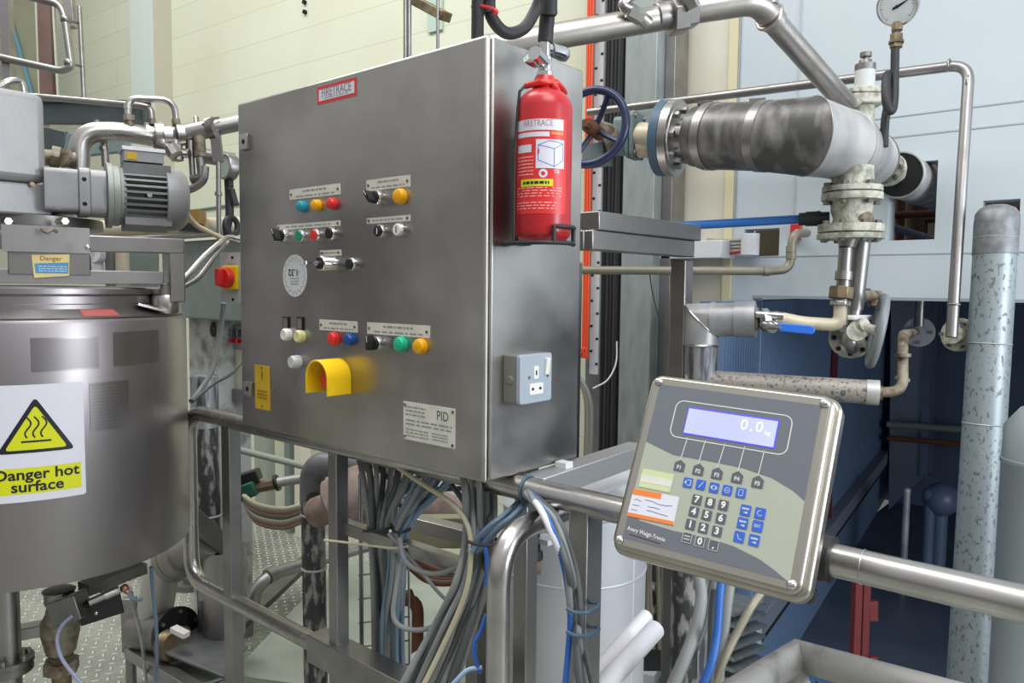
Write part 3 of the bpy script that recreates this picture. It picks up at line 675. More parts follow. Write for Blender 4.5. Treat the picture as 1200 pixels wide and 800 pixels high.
# ------------------------------------------------------------------ switched socket outlet
so = Thing('socket_outlet', 'grey metal clad switched socket outlet on the cabinet side below the red bottle', 'socket outlet')
sx = .041
ya, yb = onX(609.5, 445, sx).y, onX(646.5, 440, sx).y; za, zb3 = onX(628, 471.5, sx).z, onX(628, 414.5, sx).z
fso = frame((0, (ya+yb)/2, (za+zb3)/2), (0, 1, 0), (0, 0, 1), (1, 0, 0)); w, h = (yb-ya)/2, (zb3-za)/2
SOCK = mat('socket_grey_enamel', '#a9b3be', .35, .1); SOCKB = mat('socket_box_steel', '#8f8d86', .5, .5)
bb = so.part('back_box', SOCKB, bev=.002); bb.prism(fso, rrect(-w, -h, w, h, .005), 0, .030)
bb.cyl(fso(-w+.001, -.002, .016), fso(-w-.0012, -.002, .016), .009, n=24); bb.cyl(fso(-w, -.002, .016), fso(-w-.0018, -.002, .016), .0068, n=24)
fp = so.part('face_plate', SOCK, bev=.003); fp.prism(fso, rrect(-w, -h, w, h, .006), .031, sx)
ins = so.part('pin_shutter', WHITE, fp)
ins.prism(fso, rrect(-.008, -.001, .006, .023, .003), sx, sx+.0012); ins.prism(fso, rrect(-.020, -.030, .020, -.009, .002), sx, sx+.0012)
ins.rect(fso, -.003, .006, .001, .015, sx+.0016, .0004, HOLE); ins.rect(fso, -.014, -.022, -.008, -.017, sx+.0016, .0004, HOLE); ins.rect(fso, .008, -.022, .014, -.017, sx+.0016, .0004, HOLE)
sw = so.part('rocker_switch', WHITE, fp, bev=.001); fsw = frame(fso(.030, .021, sx), (0, 1, 0), (.12, 0, 1)); sw.prism(fsw, rrect(-.006, -.016, .006, .016, .002), -.003, .005)
for u in (-.021, .034): fp.cyl(fso(u, .003, sx-.001), fso(u, .003, sx+.0012), .0034, n=12, m=BRASS)
so.done()

# ------------------------------------------------------------------ weighing terminal on the rail
TS = 1.13
tz = [z*TS for z in (1., .876, .817, .941)]
TL, TR, BR, BL = P(767.4, 437.6, tz[0]), P(982.6, 464.4, tz[1]), P(934.4, 698.8, tz[2]), P(712, 639.4, tz[3])
tu = ((TR-TL)+(BR-BL)).normalized(); tn = tu.cross((TL-BL)+(TR-BR)).normalized(); tv = tn.cross(tu)
TC = (TL+TR+BR+BL)/4
if tn.dot(FWD) > 0: tn = -tn
ft = lambda u, v, c=0.: TC+tu*u+tv*v+tn*c
def tp(px, py, c=0.):
    q = PL(px, py, tn, tn.dot(TC)+c)-TC; return q.dot(tu), q.dot(tv)
hw = ((TR-TL).length+(BR-BL).length)/4; hh = ((TL-BL).length+(TR-BR).length)/4
tm = Thing('weighing_terminal', 'stainless weighing indicator with keypad and lit blue display, clamped on the tubular rail', 'weighing terminal')
bz = tm.part('housing', SATIN, bev=.006)
bz.prism(ft, rrect(-hw, -hh, hw, hh, .016, 8), -.012, .0)
rear = tm.part('rear_shell', SATIN, bev=.008); rear.prism(ft, rrect(-hw-.004, -hh-.006, hw+.008, hh+.002, .02, 8), -.046, -.013)
rear.prism(ft, rrect(-hw+.03, -hh+.03, hw-.03, hh-.03, .02, 8), -.058, -.046)
for u, v in ((-1, 1), (1, 1), (1, -1), (-1, -1)):
    sc = tm.part('screw', CHROME); c = ft(u*(hw-.012), v*(hh-.012), 0); sc.lathe(c, tn, [(-.001, .0062), (.002, .0060), (.004, .0045), (.005, .002), (.0052, .0001)], 18)
FAS_D = mat('fascia_slate', '#676b73', .45); FAS_L = mat('fascia_sage', '#a8ad9d', .45); LINEW = mat('fascia_line', '#c9cbc4', .5); KEYD = mat('key_slate', '#5a5b64', .45); KEYB = mat('key_blue', '#3263c4', .4)
fa = tm.part('fascia', FAS_L)
c4 = [tp(*q) for q in ((775, 451), (966, 475), (923, 682), (729, 628))]
fl, fr_, fb, ft_ = (c4[0][0]+c4[3][0])/2, (c4[1][0]+c4[2][0])/2, (c4[2][1]+c4[3][1])/2, (c4[0][1]+c4[1][1])/2
fa.prism(ft, rrect(fl, fb, fr_, ft_, .003), -.001, .0008)
arc1 = [tp(*q) for q in ((757, 517), (790, 533), (830, 540), (870, 548), (905, 560), (930, 575), (943, 587))]
arc1 = [(max(fl, min(fr_, u)), v) for u, v in arc1]; arc1[0] = (fl, arc1[0][1]); arc1[-1] = (fr_, arc1[-1][1])
fa.prism(ft, [(fl, ft_)]+arc1+[(fr_, ft_)], .0007, .0012, FAS_D)
arc2 = [tp(*q) for q in ((734, 597), (750, 610), (790, 622), (830, 630), (860, 640), (890, 655), (908, 668), (921, 681))]
arc2 = [(max(fl, min(fr_, u)), max(fb, v)) for u, v in arc2]; arc2[0] = (fl, arc2[0][1]); arc2[-1] = (arc2[-1][0], fb)
fa.prism(ft, [(fl, fb)]+arc2, .0007, .0012, FAS_D)
def line(mb, a, b, w, c, m): A = V((*a, 0)); B = V((*b, 0)); d = (B-A).normalized(); s_ = V((-d.y, d.x, 0))*w/2; mb.prism(ft, [tuple((q)[:2]) for q in (A-s_, B-s_, B+s_, A+s_)], c-.0003, c, m)
# display with its outline
o4 = [tp(*q) for q in ((793, 468), (930, 489), (921, 535), (786, 510))]
ou0, ou1, ov0, ov1 = (o4[0][0]+o4[3][0])/2, (o4[1][0]+o4[2][0])/2, (o4[2][1]+o4[3][1])/2, (o4[0][1]+o4[1][1])/2
ro = rrect(ou0, ov0, ou1, ov1, .011, 6)
for a, b in zip(ro, ro[1:]+ro[:1]): line(fa, a, b, .0016, .0015, LINEW)
d4 = [tp(*q) for q in ((807, 477), (914, 492), (908, 526), (801, 508))]
du0, du1, dv0, dv1 = (d4[0][0]+d4[3][0])/2, (d4[1][0]+d4[2][0])/2, (d4[2][1]+d4[3][1])/2, (d4[0][1]+d4[1][1])/2
LCDB = mat('display_edge_blue', '#4a48e0', .3, emit=.75); LCD = mat('display_glow', '#9ea3f0', .3, col2='#b2b6fa', scale=6, emit=.66); LCDT = mat('display_digit', '#dadcff', .3, emit=.78)
dp = tm.part('display', LCDB); dp.rect(ft, du0, dv0, du1, dv1, .0016, .0005); dp.rect(ft, du0+.0012, dv0+.0015, du1-.0018, dv1-.0022, .0019, .0003, LCD)
tq = tp(883, 501); dp.text(ft, '0.0', tq[0]-.002, tq[1]+.001, .021, .0022, LCDT, sp=1.25); tq = tp(899, 507); dp.text(ft, 'kg', tq[0]+.001, tq[1]-.001, .008, .0022, LCDT)
for lx, ly, kx, ky in ((806, 513, 797, 541), (827, 516, 818, 546), (850, 520, 840, 551), (873, 523, 864, 556), (896, 528, 888, 560)): line(fa, tp(lx, ly), tp(kx, ky), .0012, .0015, LINEW)
for k, (kx, ky) in enumerate(((796.5, 547), (818.5, 551.5), (840.5, 556), (864, 560.5), (888, 566))):
    u, v = tp(kx, ky); mb = tm.part('function_key', KEYD); w = .0073; mb.prism(ft, [(u-w, v-.006), (u+w, v-.006), (u+w, v+.005), (u, v+.010), (u-w, v+.005)], .0008, .0018); mb.text(ft, 'F%d' % (k+1), u, v-.001, .0075, .0021, LINEW, bold=.04)
ks_ = ((817, 585.5, '7'), (832.5, 589, '8'), (848, 592, '9'), (813.5, 599.5, '4'), (828.5, 603.5, '5'), (845, 607.5, '6'), (809.5, 614.5, '1'), (824.5, 618.5, '2'), (840.5, 622.5, '3'), (805.5, 630, ''), (820.5, 634.5, '0'), (836.5, 639, '.'))
for kx, ky, t in ks_:
    u, v = tp(kx, ky); mb = tm.part('number_key', KEYD); mb.prism(ft, rrect(u-.0064, v-.0066, u+.0064, v+.0066, .001, 2), .0008, .0018)
    if ky > 628:
        rr = rrect(u-.0062, v-.0066, u+.0062, v+.0066, .001, 2)
        for a, b in zip(rr, rr[1:]+rr[:1]): line(mb, a, b, .0006, .002, LINEW)
    if t: mb.text(ft, t, u, v if t != '.' else v-.0005, .0122, .0021, WHITE, bold=.04)
    else: mb.grid(ft, u-.004, v-.004, u+.004, v+.004, 2, .002, LINEW, .4, 5)
sym = ['\u2190', '\u2215', '+', '\u25cb', '\u25a1']
for k, (kx, ky) in enumerate(((806.5, 565.5), (821.5, 568), (837, 571.5), (852.5, 574.5), (868.5, 577.5))):
    u, v = tp(kx, ky); mb = tm.part('blue_key', KEYB); mb.prism(ft, rrect(u-.0064, v-.0066, u+.0064, v+.0066, .001, 2), .0008, .0018)
    if k in (0, 2): mb.prism(ft, [(u-.005, v), (u-.002, v-.003), (u-.002, v+.003)], .0018, .0021, LINEW)
    if k == 0: [line(mb, a, b, .0009, .0021, LINEW) for a, b in (((u-.001, v+.0035), (u+.004, v+.0035)), ((u+.004, v+.0035), (u+.004, v-.0035)), ((u+.004, v-.0035), (u-.001, v-.0035)))]
    if k == 1: line(mb, (u-.002, v-.004), (u+.003, v+.004), .001, .0021, LINEW)
    if k == 2: mb.prism(ft, [(u+.005, v), (u+.002, v+.003), (u+.002, v-.003)], .0018, .0021, LINEW); rr = circ(u, v, .0022, .003, 12); [line(mb, a, b, .0008, .0021, LINEW) for a, b in zip(rr, rr[1:]+rr[:1])]
    if k == 3: rr = circ(u, v, .0034, None, 14); [line(mb, a, b, .0007, .0021, LINEW) for a, b in zip(rr, rr[1:]+rr[:1])]; line(mb, (u-.0018, v), (u+.0018, v), .0008, .0021, LINEW)
    if k == 4: rr = rrect(u-.0026, v-.004, u+.0026, v+.004, .0006, 2); [line(mb, a, b, .0007, .0021, LINEW) for a, b in zip(rr, rr[1:]+rr[:1])]
for k, (kx, ky, t) in enumerate(((874, 598, ''), (891, 601.5, ''), (870.5, 613, ''), (888, 616.5, 'ESC'), (866.5, 629, ''), (884, 633, ''))):
    u, v = tp(kx, ky); mb = tm.part('blue_key', KEYB); mb.prism(ft, rrect(u-.0066, v-.007, u+.0066, v+.007, .001, 2), .0008, .0018)
    if t: mb.text(ft, t, u, v, .0052, .0021, LINEW, bold=.02)
    elif k == 1: rr = circ(u, v, .0034, None, 10); [line(mb, a, b, .0008, .0021, LINEW) for a, b in zip(rr[2:], rr[3:])]
    elif k == 4: line(mb, (u-.003, v+.003), (u, v-.003), .0008, .0021, LINEW); line(mb, (u, v-.003), (u+.004, v-.003), .0008, .0021, LINEW)
    else: mb.grid(ft, u-.0045, v-.0005, u+.0045, v+.0045, 1, .0021, LINEW, .5, k); mb.prism(ft, [(u-.003, v-.003), (u+.003, v-.0045), (u+.003, v-.0015)], .0018, .0021, LINEW)
u, v = tp(757.5, 623); 
mk = tm.part('maker_mark', WHITE); ux, vx = tp(734, 618); uy, vy = tp(782, 633.5); um, vm = (ux+uy)/2, (vx+vy)/2; an = math.atan2(vy-vx, uy-ux)
mk.text(ft, 'Avery Weigh-Tronix', um, vm, .0078, .0016, None, bold=.012, sx=.86, rot=an)
ux, vx = tp(738, 626); uy, vy = tp(774, 637); line(mk, (ux, vx), (uy, vy), .0011, .0015, REDD)
s1 = tm.part('small_sticker', mat('sticker_pale_green', '#c6cfa0', .5)); q4 = [tp(*q) for q in ((754, 549), (790.5, 556), (785, 577.5), (748.5, 570))]; s1.prism(ft, q4, .0008, .0014)
q4 = [tp(*q) for q in ((752, 555.5), (789, 562.5), (786.5, 571), (750.5, 564))]; s1.prism(ft, q4, .0013, .0016, OFFW)
s2 = tm.part('calibration_label', SIGNW); q4 = [tp(*q) for q in ((743, 572.5), (796.5, 582.5), (789.5, 615.5), (735, 604))]; s2.prism(ft, q4, .0009, .0015)
q4 = [tp(*q) for q in ((743, 572.5), (776, 578.5), (774.5, 585), (741.5, 579))]; s2.prism(ft, q4, .0013, .0017, PEACH)
q4 = [tp(*q) for q in ((736, 600), (790, 611), (789.3, 615.5), (735, 604.3))]; s2.prism(ft, q4, .0013, .0017, PEACH)
BI = mat('blue_pen', '#5b6aa8', .6)
for (x0, y0, x1, y1, sd) in ((744, 585, 752, 587, 1), (756, 586.5, 788, 593.5, 2), (742, 591, 750, 593, 3), (760, 593, 774, 596, 4), (740, 597, 747, 599, 5), (758, 598.5, 783, 604, 6)):
    a, b = tp(x0, y0), tp(x1, y1); k = 4
    rd = random.Random(sd); pts = [(a[0]+(b[0]-a[0])*i/k, a[1]+(b[1]-a[1])*i/k+rd.uniform(-.0012, .0012)) for i in range(k+1)]
    for p, q in zip(pts, pts[1:]): line(s2, p, q, .0007, .0018, BI)
# clamp knob behind the right edge
kb = tm.part('clamp', RUBBER); rail_c = V((.52, .095, 1.226)); 
rx = onY(968, 642, .095); cpt = V((rx.x, .095, 1.226))
kb.lathe(cpt-V((.02, 0, 0)), (1, 0, 0), [(0, .033), (.03, .033)], 28); back = ft(hw*.7, 0, -.05)
kb2 = tm.part('mounting_arm', SATIN, bev=.002); 
for u in (-.05, .07): 
    a = ft(u, -.02, -.055); kb2.bar(a, V((a.x, .095, 1.226)), .03, .02)
tm.done()
# ------------------------------------------------------------------ stainless support frame that carries the cabinet
RY, RZ, RR = .095, 1.226, .0235
fr_ = Thing('equipment_stand', 'stainless tube and box section stand carrying the control cabinet and terminal rail', 'stand')
tr = fr_.part('top_rail', STEELB)
bl = onY(224, 640, RY); LX = bl.x
lz = onY(330, 733, RY).z
tr.tube([V((-1.10, RY, RZ))]+[V((.78, RY, RZ)), V((1.5, RY, RZ))], RR, 20); ring(tr, V((onY(1012, 650, RY).x, RY, RZ)), (1, 0, 0), RR, .0012, 32)
lp = fr_.part('end_loop', STEELB); lp.tube(fillet([V((-1.10, RY, RZ)), V((LX, RY, RZ)), V((LX, RY, lz)), V((-1.0, RY, lz))], .085, 8), RR-.001, 20)
lw = fr_.part('lower_rail', STEELB); xe = onY(372, 755, RY).x; lw.tube([V((-1.0, RY, lz)), V((xe, RY, lz))], RR-.001, 20)
bx = fr_.part('box_beam', STEELM, bev=.003); bx.ab((xe-.005, RY-.03, lz-.035), (.05, RY+.03, lz+.035))
def post(px0, px1, py, Y0, name='post', ztop=None, zbot=0., d=None):
    a, b = onY(px0, py, Y0).x, onY(px1, py, Y0).x; w = b-a; mb = fr_.part(name, STEELM, bev=.0025); mb.ab((a, Y0, zbot), (b, Y0+(d or w), RZ-.005 if ztop is None else ztop)); return a, b
post(258.5, 268, 500, RY-.018, d=.036); post(384, 394, 560, RY-.018, d=.036); post(666, 687.5, 640, RY-.02, d=.05); post(602, 617, 640, RY+.14, d=.04, ztop=1.25)
# cross beams under the cabinet
cbm = fr_.part('cross_beam', STEELM, bev=.002); a = onY(394, 607, RY+.01); cbm.ab((a.x, RY+.0, a.z-.03), (onY(566, 640, RY).x, RY+.03, a.z))
sb = fr_.part('side_beam', SATW, bev=.002); p0, p1 = P(625, 558, 1.47), P(748, 514.5, 1.80); p1.z = p0.z = 1.245; sb.bar(p0, p1, .05, .045, off=-.022)
cl = fr_.part('beam_clip', WHITEC, sb, bev=.001); q = P(660, 542, 1.55); cl.ab((q.x-.012, q.y-.012, 1.245), (q.x+.016, q.y+.012, 1.257))
# second rail that comes up in front and turns away behind the post
gl = fr_.part('guard_tube', STEELB); g0 = P(586, 800, 1.27); g0.z = 0; gt = P(585, 628, 1.28); gx = V((gt.x, gt.y, 0)); ge = P(690, 588, 1.52)
gl.tube(fillet([gx, gt, ge], .09, 10), .0205, 22)
fr_.done()
# ------------------------------------------------------------------ behind and right of the cabinet
def vbox(name, label, cat, m, px0, px1, py, Y, dep, z0, z1, bev=.002):
    a, b = onY(px0, py, Y).x, onY(px1, py, Y).x
    return one(name, label, cat, m, lambda mb: mb.ab((a, Y, z0), (b, Y+dep, z1)), bev=bev)
# galvanised riser duct, cable tray and its cables
dt = Thing('riser_duct', 'tall galvanised rectangular duct between the cable tray and the ivory wall panel', 'duct')
a, b, c = onY(727, 350, 1.95).x, onY(757, 350, 1.95).x, onY(775, 350, 1.95)
mb = dt.part('duct_casing', ZINC, bev=.003); xw = onY(763, 350, 1.95).x; mb.ab((a, 1.95, .75), (xw, 2.14, 5)); mb.ab((a-.02, 1.945, 0), (xw+.01, 2.14, .75), WHITP)
mb = dt.part('side_angle', STEELM, bev=.002); mb.ab((xw+.002, 2.02, 0), (xw+.05, 2.14, 5))
dt.done()
ct = Thing('cable_tray', 'vertical perforated galvanised cable tray beside the tall grey duct', 'cable tray')
a, b = onY(682, 350, 2.06).x, onY(726, 350, 2.06).x
mb = ct.part('tray_back', GREYD); mb.ab((a, 2.10, 0), (b+.02, 2.13, 5))
mb = ct.part('perforated_edge', WHITP); a2, b2 = onY(693, 300, 2.0).x, onY(703, 300, 2.0).x; mb.ab((a2, 2.0, 1.2), (b2, 2.01, 5))
for k in range(60):
    z = 1.25+k*.06; xx = a2+.008 if k % 2 else b2-.008; mb.ab((xx-.007, 1.998, z-.005), (xx+.007, 2.001, z+.005), HOLE)
ct.done()
def vcable(name, label, m, px, Y, r, z0, z1, group=None, extra=None):
    p = onY(px, 320, Y); pts = [V((p.x, Y, z1)), V((p.x+.004, Y-.004, (z0+z1)*.6)), V((p.x-.003, Y, (z0+z1)*.4)), V((p.x, Y, z0))]
    if extra: pts += extra(p)
    return one(name, label, 'cable', m, lambda mb: mb.tube(spline(pts, 6), r, 10), group)
zc = onY(686, 395, 1.98).z
for k, px in enumerate((684.5, 687.2, 690)):
    vcable('data_cable', 'orange cable clipped to the wall tray behind the red bottle', ORANGE, px, 1.97, .006, zc, 5, 'orange cables on the wall tray', lambda p: [V((p.x-.01, 1.965, zc-.05)), V((p.x-.05-.01*k, 1.96, zc-.10-.012*k)), V((p.x-.12, 1.96, zc-.12-.012*k))])
for k, px in enumerate((708, 712.5, 717, 721.5, 724.5)):
    vcable('power_cable', 'thick black cable running up the tray next to the grey duct', RUBBER if k % 2 == 0 else mat('soft_black_sheath', '#38383a', .5), px, 2.05, .0105, 0, 5, 'black power cables in the tray')
for k, (r_, dx) in enumerate(((.10, 0), (.085, 0), (.07, 0), (.115, 0))):
    q = onY(677, 447, 1.9)
    pts = [V((q.x-.12, 1.9, q.z-.00)), V((q.x-.02, 1.9, q.z+r_*.3)), V((q.x+r_*.55, 1.9, q.z-.05)), V((q.x+r_*.75, 1.9, q.z-.2)), V((q.x+r_*.6, 1.9, q.z-.6)), V((q.x+r_*.5, 1.9, 0.3))]
    cable('power_cable', 'grey cable curling down behind the cabinet beneath the orange cables', pts, .0095, GREYC if k % 2 else OLIVE, group='grey cables curling beneath the tray')
cable('earth_wire', 'thin white wire sagging from the black cables below the cabinet side', pp((723, 400, 3.6), (722, 425, 3.55), (712, 445, 3.5), (695, 455, 3.5)), .004, WHITEC)
cable('loose_wire', 'thin black wire hanging down the face of the tall grey duct', pp((761, 318, 3.28), (765, 345, 3.28), (772, 372, 3.26), (776, 390, 3.24)), .003, RUBBER)
# stainless channel table behind the cabinet
st = Thing('steel_bench', 'stainless box section bench frame standing behind the cabinet', 'bench')
q0, q1 = P(702, 258, 1.95), P(822, 272, 2.36); zt_ = q0.z+.024; q1.z = q0.z
dy = (q1-q0).normalized(); dxn = V((dy.y, -dy.x, 0))
mb = st.part('top_slab', STEELM, bev=.003); mb.box((q0+q1)/2-dxn*.25, dy*((q1-q0).length/2), dxn*.25, (0, 0, .024))
mb = st.part('top_beam', STEELM, bev=.003); e0, e1 = q0-V((0, 0, .05))-dxn*.03+dy*-.02, q1-V((0, 0, .05))-dxn*.03-dy*.03; mb.bar(e0, e1, .05, .05)
mb2 = st.part('front_beam', STEELM, bev=.003); mb2.bar(q0-V((0, 0, .05))-dxn*.03, q0-V((0, 0, .05))-dxn*.47, .05, .05)
def bl_(p): m_ = st.part('leg', STEELM, bev=.003); m_.box((p.x, p.y, p.z/2-.012), dy*.025, dxn*.025, (0, 0, p.z/2-.012))
lg = e1-dy*.03; lg.z = e1.z-.012; bl_(lg); g2 = lg-dxn*.42; bl_(g2); g3 = e0+dy*.05-dxn*.42; g3.z = lg.z; bl_(g3)
st.done()
# thin rail pipe along the wall that turns down at the right
zA = 3.35
tp_ = [P(690, 131.5, 3.45), P(1100, 76.5, 2.56), P(1137, 74, 2.5)]
dn = P(1115, 395, 2.44); tp2 = fillet([tp_[0], P(1136, 75, 2.5), dn], .06, 8)
rp_ = Thing('wall_pipe', 'thin steel pipe running along the pale cladding and bending down at the right', 'pipe')
mb = rp_.part('pipe_run', STEELM); mb.tube(tp2, .0175, 16)
for q in (P(1112, 76, 2.53), P(1134.2, 95, 2.49), P(1118, 357, 2.445)):
    c = rp_.part('weld_collar', STEELM); ring(c, q, (dn-tp2[-2]) if q.z < 2.2 else V((1, 0, -.1)), .017, .0035, 24)
rp_.done()
fl_ = Thing('pipe_flange', 'round dusty flange at the foot of the thin wall pipe', 'flange'); mb = fl_.part('flange_disc', CRUST); c = P(1122, 392, 2.5); ax = V((-.3, -1, .05)).normalized()
mb.lathe(c, ax, [(-.02, .04), (-.02, .055), (.0, .055), (.0, .03), (.03, .03)], 26); boltp(fl_, STEELM, c, ax, .043, 6, .006, .026); fl_.done()
# large steel pipe at the top with union nut and elbow
up = Thing('steel_pipe', 'polished steel pipe crossing above the red bottle with a union nut and elbow', 'pipe')
a0, a1, a2, a3 = P(596, 52, 1.98), P(785, 19, 2.05), P(884, 4, 2.08), P(992, 122, 2.36)
r_ = .0335
mb = up.part('pipe_run', PIPEST); mb.tube([P(560, 58, 1.97), a0, a1], r_, 24)
el_ = up.part('elbow', PIPEST); el_.tube(fillet([a1, P(800, 14, 2.055), P(888, 1, 2.06), P(908, 26, 2.11)], [.02, .085], 12), r_+.0015, 24)
mb = up.part('sloping_run', PIPEST); mb.tube([P(900, 18, 2.09), a3], r_-.002, 24)
d_ = (a1-a0).normalized()
nu = up.part('union_nut', STEELM, bev=.003); c = P(793, 16, 2.05); nu.cyl(c-d_*.024, c+d_*.02, .058, n=6); nu.cyl(c+d_*.02, c+d_*.05, .047, n=6); nu.cyl(c-d_*.06, c-d_*.02, .0365, n=24)
co = up.part('weld_collar', STEELB); ring(co, P(902, 20, 2.095), P(920, 40, 2.14)-P(890, 8, 2.07), r_+.003, .006, 30)
ba = up.part('bleed_valve', STEELB); b0 = P(745, 22, 2.0); ba.tube(fillet([P(755, 28, 2.02), P(742, 14, 1.98), P(727, 6, 1.98), P(745, -8, 1.98), P(770, -20, 1.98)], .03, 6), .0135, 14); ba.cyl(P(737, 12, 1.98), P(752, 21, 1.995), .02, n=6); ba.cyl(P(751, 20, 1.995), P(759, 27, 2.01), .017, n=18)
b2_ = up.part('sampling_nut', STEELB); b2_.cyl(P(812, 10, 2.0), P(802, -12, 1.99), .022, n=6); b2_ = up.part('vent_stub', STEELB); b2_.cyl(P(905, 5, 2.06), P(907, -25, 2.06), .016, n=12)
up.done()
# insulated pipe with elbow running into the cladding
A, B = P(826, 160, 2.34), P(938, 160, 2.12); dAB = (B-A).normalized()
C1 = P(988, 163, 2.03); D1 = P(1026, 195, 2.30); E1 = P(1090, 213, 3.05)
RI = .098
ip = Thing('insulated_pipe', 'thick pipe wrapped in dusty metal cladding with a segmented elbow', 'insulated pipe')
mb = ip.part('straight_cladding', DARKCLAD); mb.cyl(A, A+dAB*.215, RI, n=40); mb.cyl(A-dAB*.03, A+dAB*.005, RI*.93, n=40)
for q in (A+dAB*.025, A+dAB*.20):
    c = ip.part('cladding_band', STEELM, mb); c.cyl(q-dAB*.014, q+dAB*.014, RI+.003, n=40); 
    b_ = ip.part('band_clip', STEELD, mb); u_ = V((0, 0, 1)); b_.bar(q+u_*(RI+.004)-dAB*.0, q+u_*(RI+.004)+V((-.25, -.1, 0)).normalized()*.045, .02, .012)
def seg_elbow(t, pts, r, ms):                        # mitred cladding segments, each its own part
    full = MB(STEELM); full.tube(pts, r, 40, caps=False); n = 40
    for i in range(len(pts)-1):
        mm = t.part('elbow_segment', ms[min(i, len(ms)-1)]); mm.add(full.v[i*n:(i+2)*n], [(k, (k+1) % n, n+(k+1) % n, n+k) for k in range(n)]+([tuple(range(n, 2*n))] if i == len(pts)-2 else [])+([tuple(range(n))[::-1]] if i == 0 else []))
        sm = t.part('seam_band', STEELM, mm); rg_ = full.v[(i+1)*n:(i+2)*n]; sm.tube(rg_+[rg_[0]], .0022, 6)
arc_ = [A+dAB*.21, P(948, 160, 2.10), P(984, 169, 2.24), P(1017, 187, 2.70)]
seg_elbow(ip, arc_, RI+.001, [DARKCLAD, DUST, DUST])
en = ip.part('end_cap', STEELM); dE = (arc_[-1]-arc_[-2]).normalized(); en.cyl(arc_[-1]-dE*.01, arc_[-1]+dE*.004, RI+.004, n=40); en.cyl(arc_[-1], arc_[-1]+dE*.12, .035, n=20)
ip.done()
i2 = Thing('insulated_pipe', 'short clad pipe with a strip of blue tape passing through the square wall opening', 'insulated pipe')
R2 = .082; s0, s1 = P(1054, 205, 2.80), P(1094, 221, 3.2); dS_ = (s1-s0).normalized()
mb = i2.part('cladding', DUST); mb.cyl(s0, s1+dS_*.5, R2, n=36); ri = i2.part('open_end', HOLE); ri.cyl(s0-dS_*.002, s0+dS_*.001, R2*.96, n=36); ring(mb, s0, dS_, R2, .004, 36, k=6); ring(mb, s0+dS_*.28, dS_, R2, .004, 36, k=6)
tpq = i2.part('tape_strip', STICK); cs = s0+dS_*.12; fn_ = V((.6, -.35, .72)).normalized(); side = dS_.cross(fn_).normalized()
for k in range(5):
    a_ = -.35+.14*k; n1 = (fn_*math.cos(a_)+side*math.sin(a_)); n2 = (fn_*math.cos(a_+.14)+side*math.sin(a_+.14)); tpq.add([cs+n1*(R2+.002), cs+n2*(R2+.002), cs+n2*(R2+.002)+dS_*.09, cs+n1*(R2+.002)+dS_*.09], [(0, 1, 2, 3)])
i2.done()
jv = Thing('pipe_coupling', 'encrusted bolted coupling between the elbow and the pipe into the wall', 'coupling'); mb = jv.part('coupling_body', CRUST); m0, m1 = P(1030, 193, 2.70), P(1056, 206, 2.84); mb.cyl(m0, m1, .035, n=20); mb.cyl(P(1039, 197, 2.74), P(1042, 199, 2.765), .06, n=24)
boltp(jv, STEELD, P(1040.5, 198, 2.75), m1-m0, .048, 8, .008, .03); jv.done()
# bolted flange, gate valve and handwheel at the left end
gv = Thing('gate_valve', 'bolted flange and gate valve with a dark blue handwheel left of the insulated pipe', 'valve')
f0, f1 = P(783, 162, 2.40), P(800, 162, 2.375); RF = .117
mb = gv.part('gasket_flange', NAVYF); fa0 = (f1-f0).normalized(); mb.cyl(f0-fa0*.022, f0+fa0*.006, RF, n=44)
mb = gv.part('pipe_flange', STEELB); mb.lathe(f0+fa0*.008, fa0, [(0, RF), (.026, RF), (.027, RF*.86), (.03, RF*.85), (.032, .06), (.09, .055)], 44); boltp(gv, STEELD, f0+fa0*.03, fa0, RF*.72, 8, .011, .022)
mb = gv.part('valve_neck', CREAMP); mb.cyl(P(750, 160, 2.46), f0-fa0*.02, .045, n=24); mb.cyl(P(750, 172, 2.46), P(774, 172, 2.42), .035, n=20)
mb = gv.part('valve_body', TEAL, bev=.006); vb0, vb1 = P(727, 160, 2.5), P(749, 159, 2.465); fv = frame((vb0+vb1)/2, V((0, 0, 1)), V((0, 0, 1)).cross(vb1-vb0), (vb1-vb0)); 
hv = (vb1-vb0).length/2; mb.prism(fv, rrect(-.075, -.05, .075, .05, .02), hv*.55, hv*1.0); mb.prism(fv, rrect(-.06, -.04, .06, .04, .02), -hv*1.3, hv*.5); mb.prism(fv, rrect(-.075, -.05, .075, .05, .02), hv*.1, hv*.45)
for s_ in (-1, 1):
    for t_ in (-1, 1): mb.cyl(fv(.058*s_, .035*t_, 0), fv(.058*s_, .035*t_, hv*1.2), .008, n=6, m=STEELM)
bo = gv.part('bonnet', CRUSTB); bo.cyl(P(728, 160, 2.5), P(700, 152, 2.46), .03, n=20); bo.cyl(P(706, 170, 2.5), P(722, 163, 2.5), .05, n=20); bo.cyl(P(690, 152, 2.46), P(708, 150, 2.46), .02, n=16); bo.box(P(700, 182, 2.52), (.04, 0, 0), (0, .03, 0), (0, 0, .035), TEAL)
wh = gv.part('handwheel', NAVYW); wc = P(692, 149, 2.36); wa = (P(703, 151, 2.43)-P(692, 151, 2.42)); wa = (RGT*.48+FWD*.86-UPV*.06).normalized(); ring(wh, wc, wa, .116, .0135, 48, k=12)
t_ = V((0, 0, 1)); xw_ = t_.cross(wa).normalized(); yw_ = wa.cross(xw_)
for k in range(4): q = k*pi/2+.5; d = xw_*math.cos(q)+yw_*math.sin(q); wh.tube(spline([wc+wa*.03, wc+wa*.02+d*.05, wc+d*.12], 5), .009, 8)
hb = gv.part('spindle', RUST, wh); hb.cyl(wc-wa*.02, wc+wa*.07, .022, n=18); hb.cyl(wc-wa*.045, wc-wa*.02, .013, n=6); gv.done()
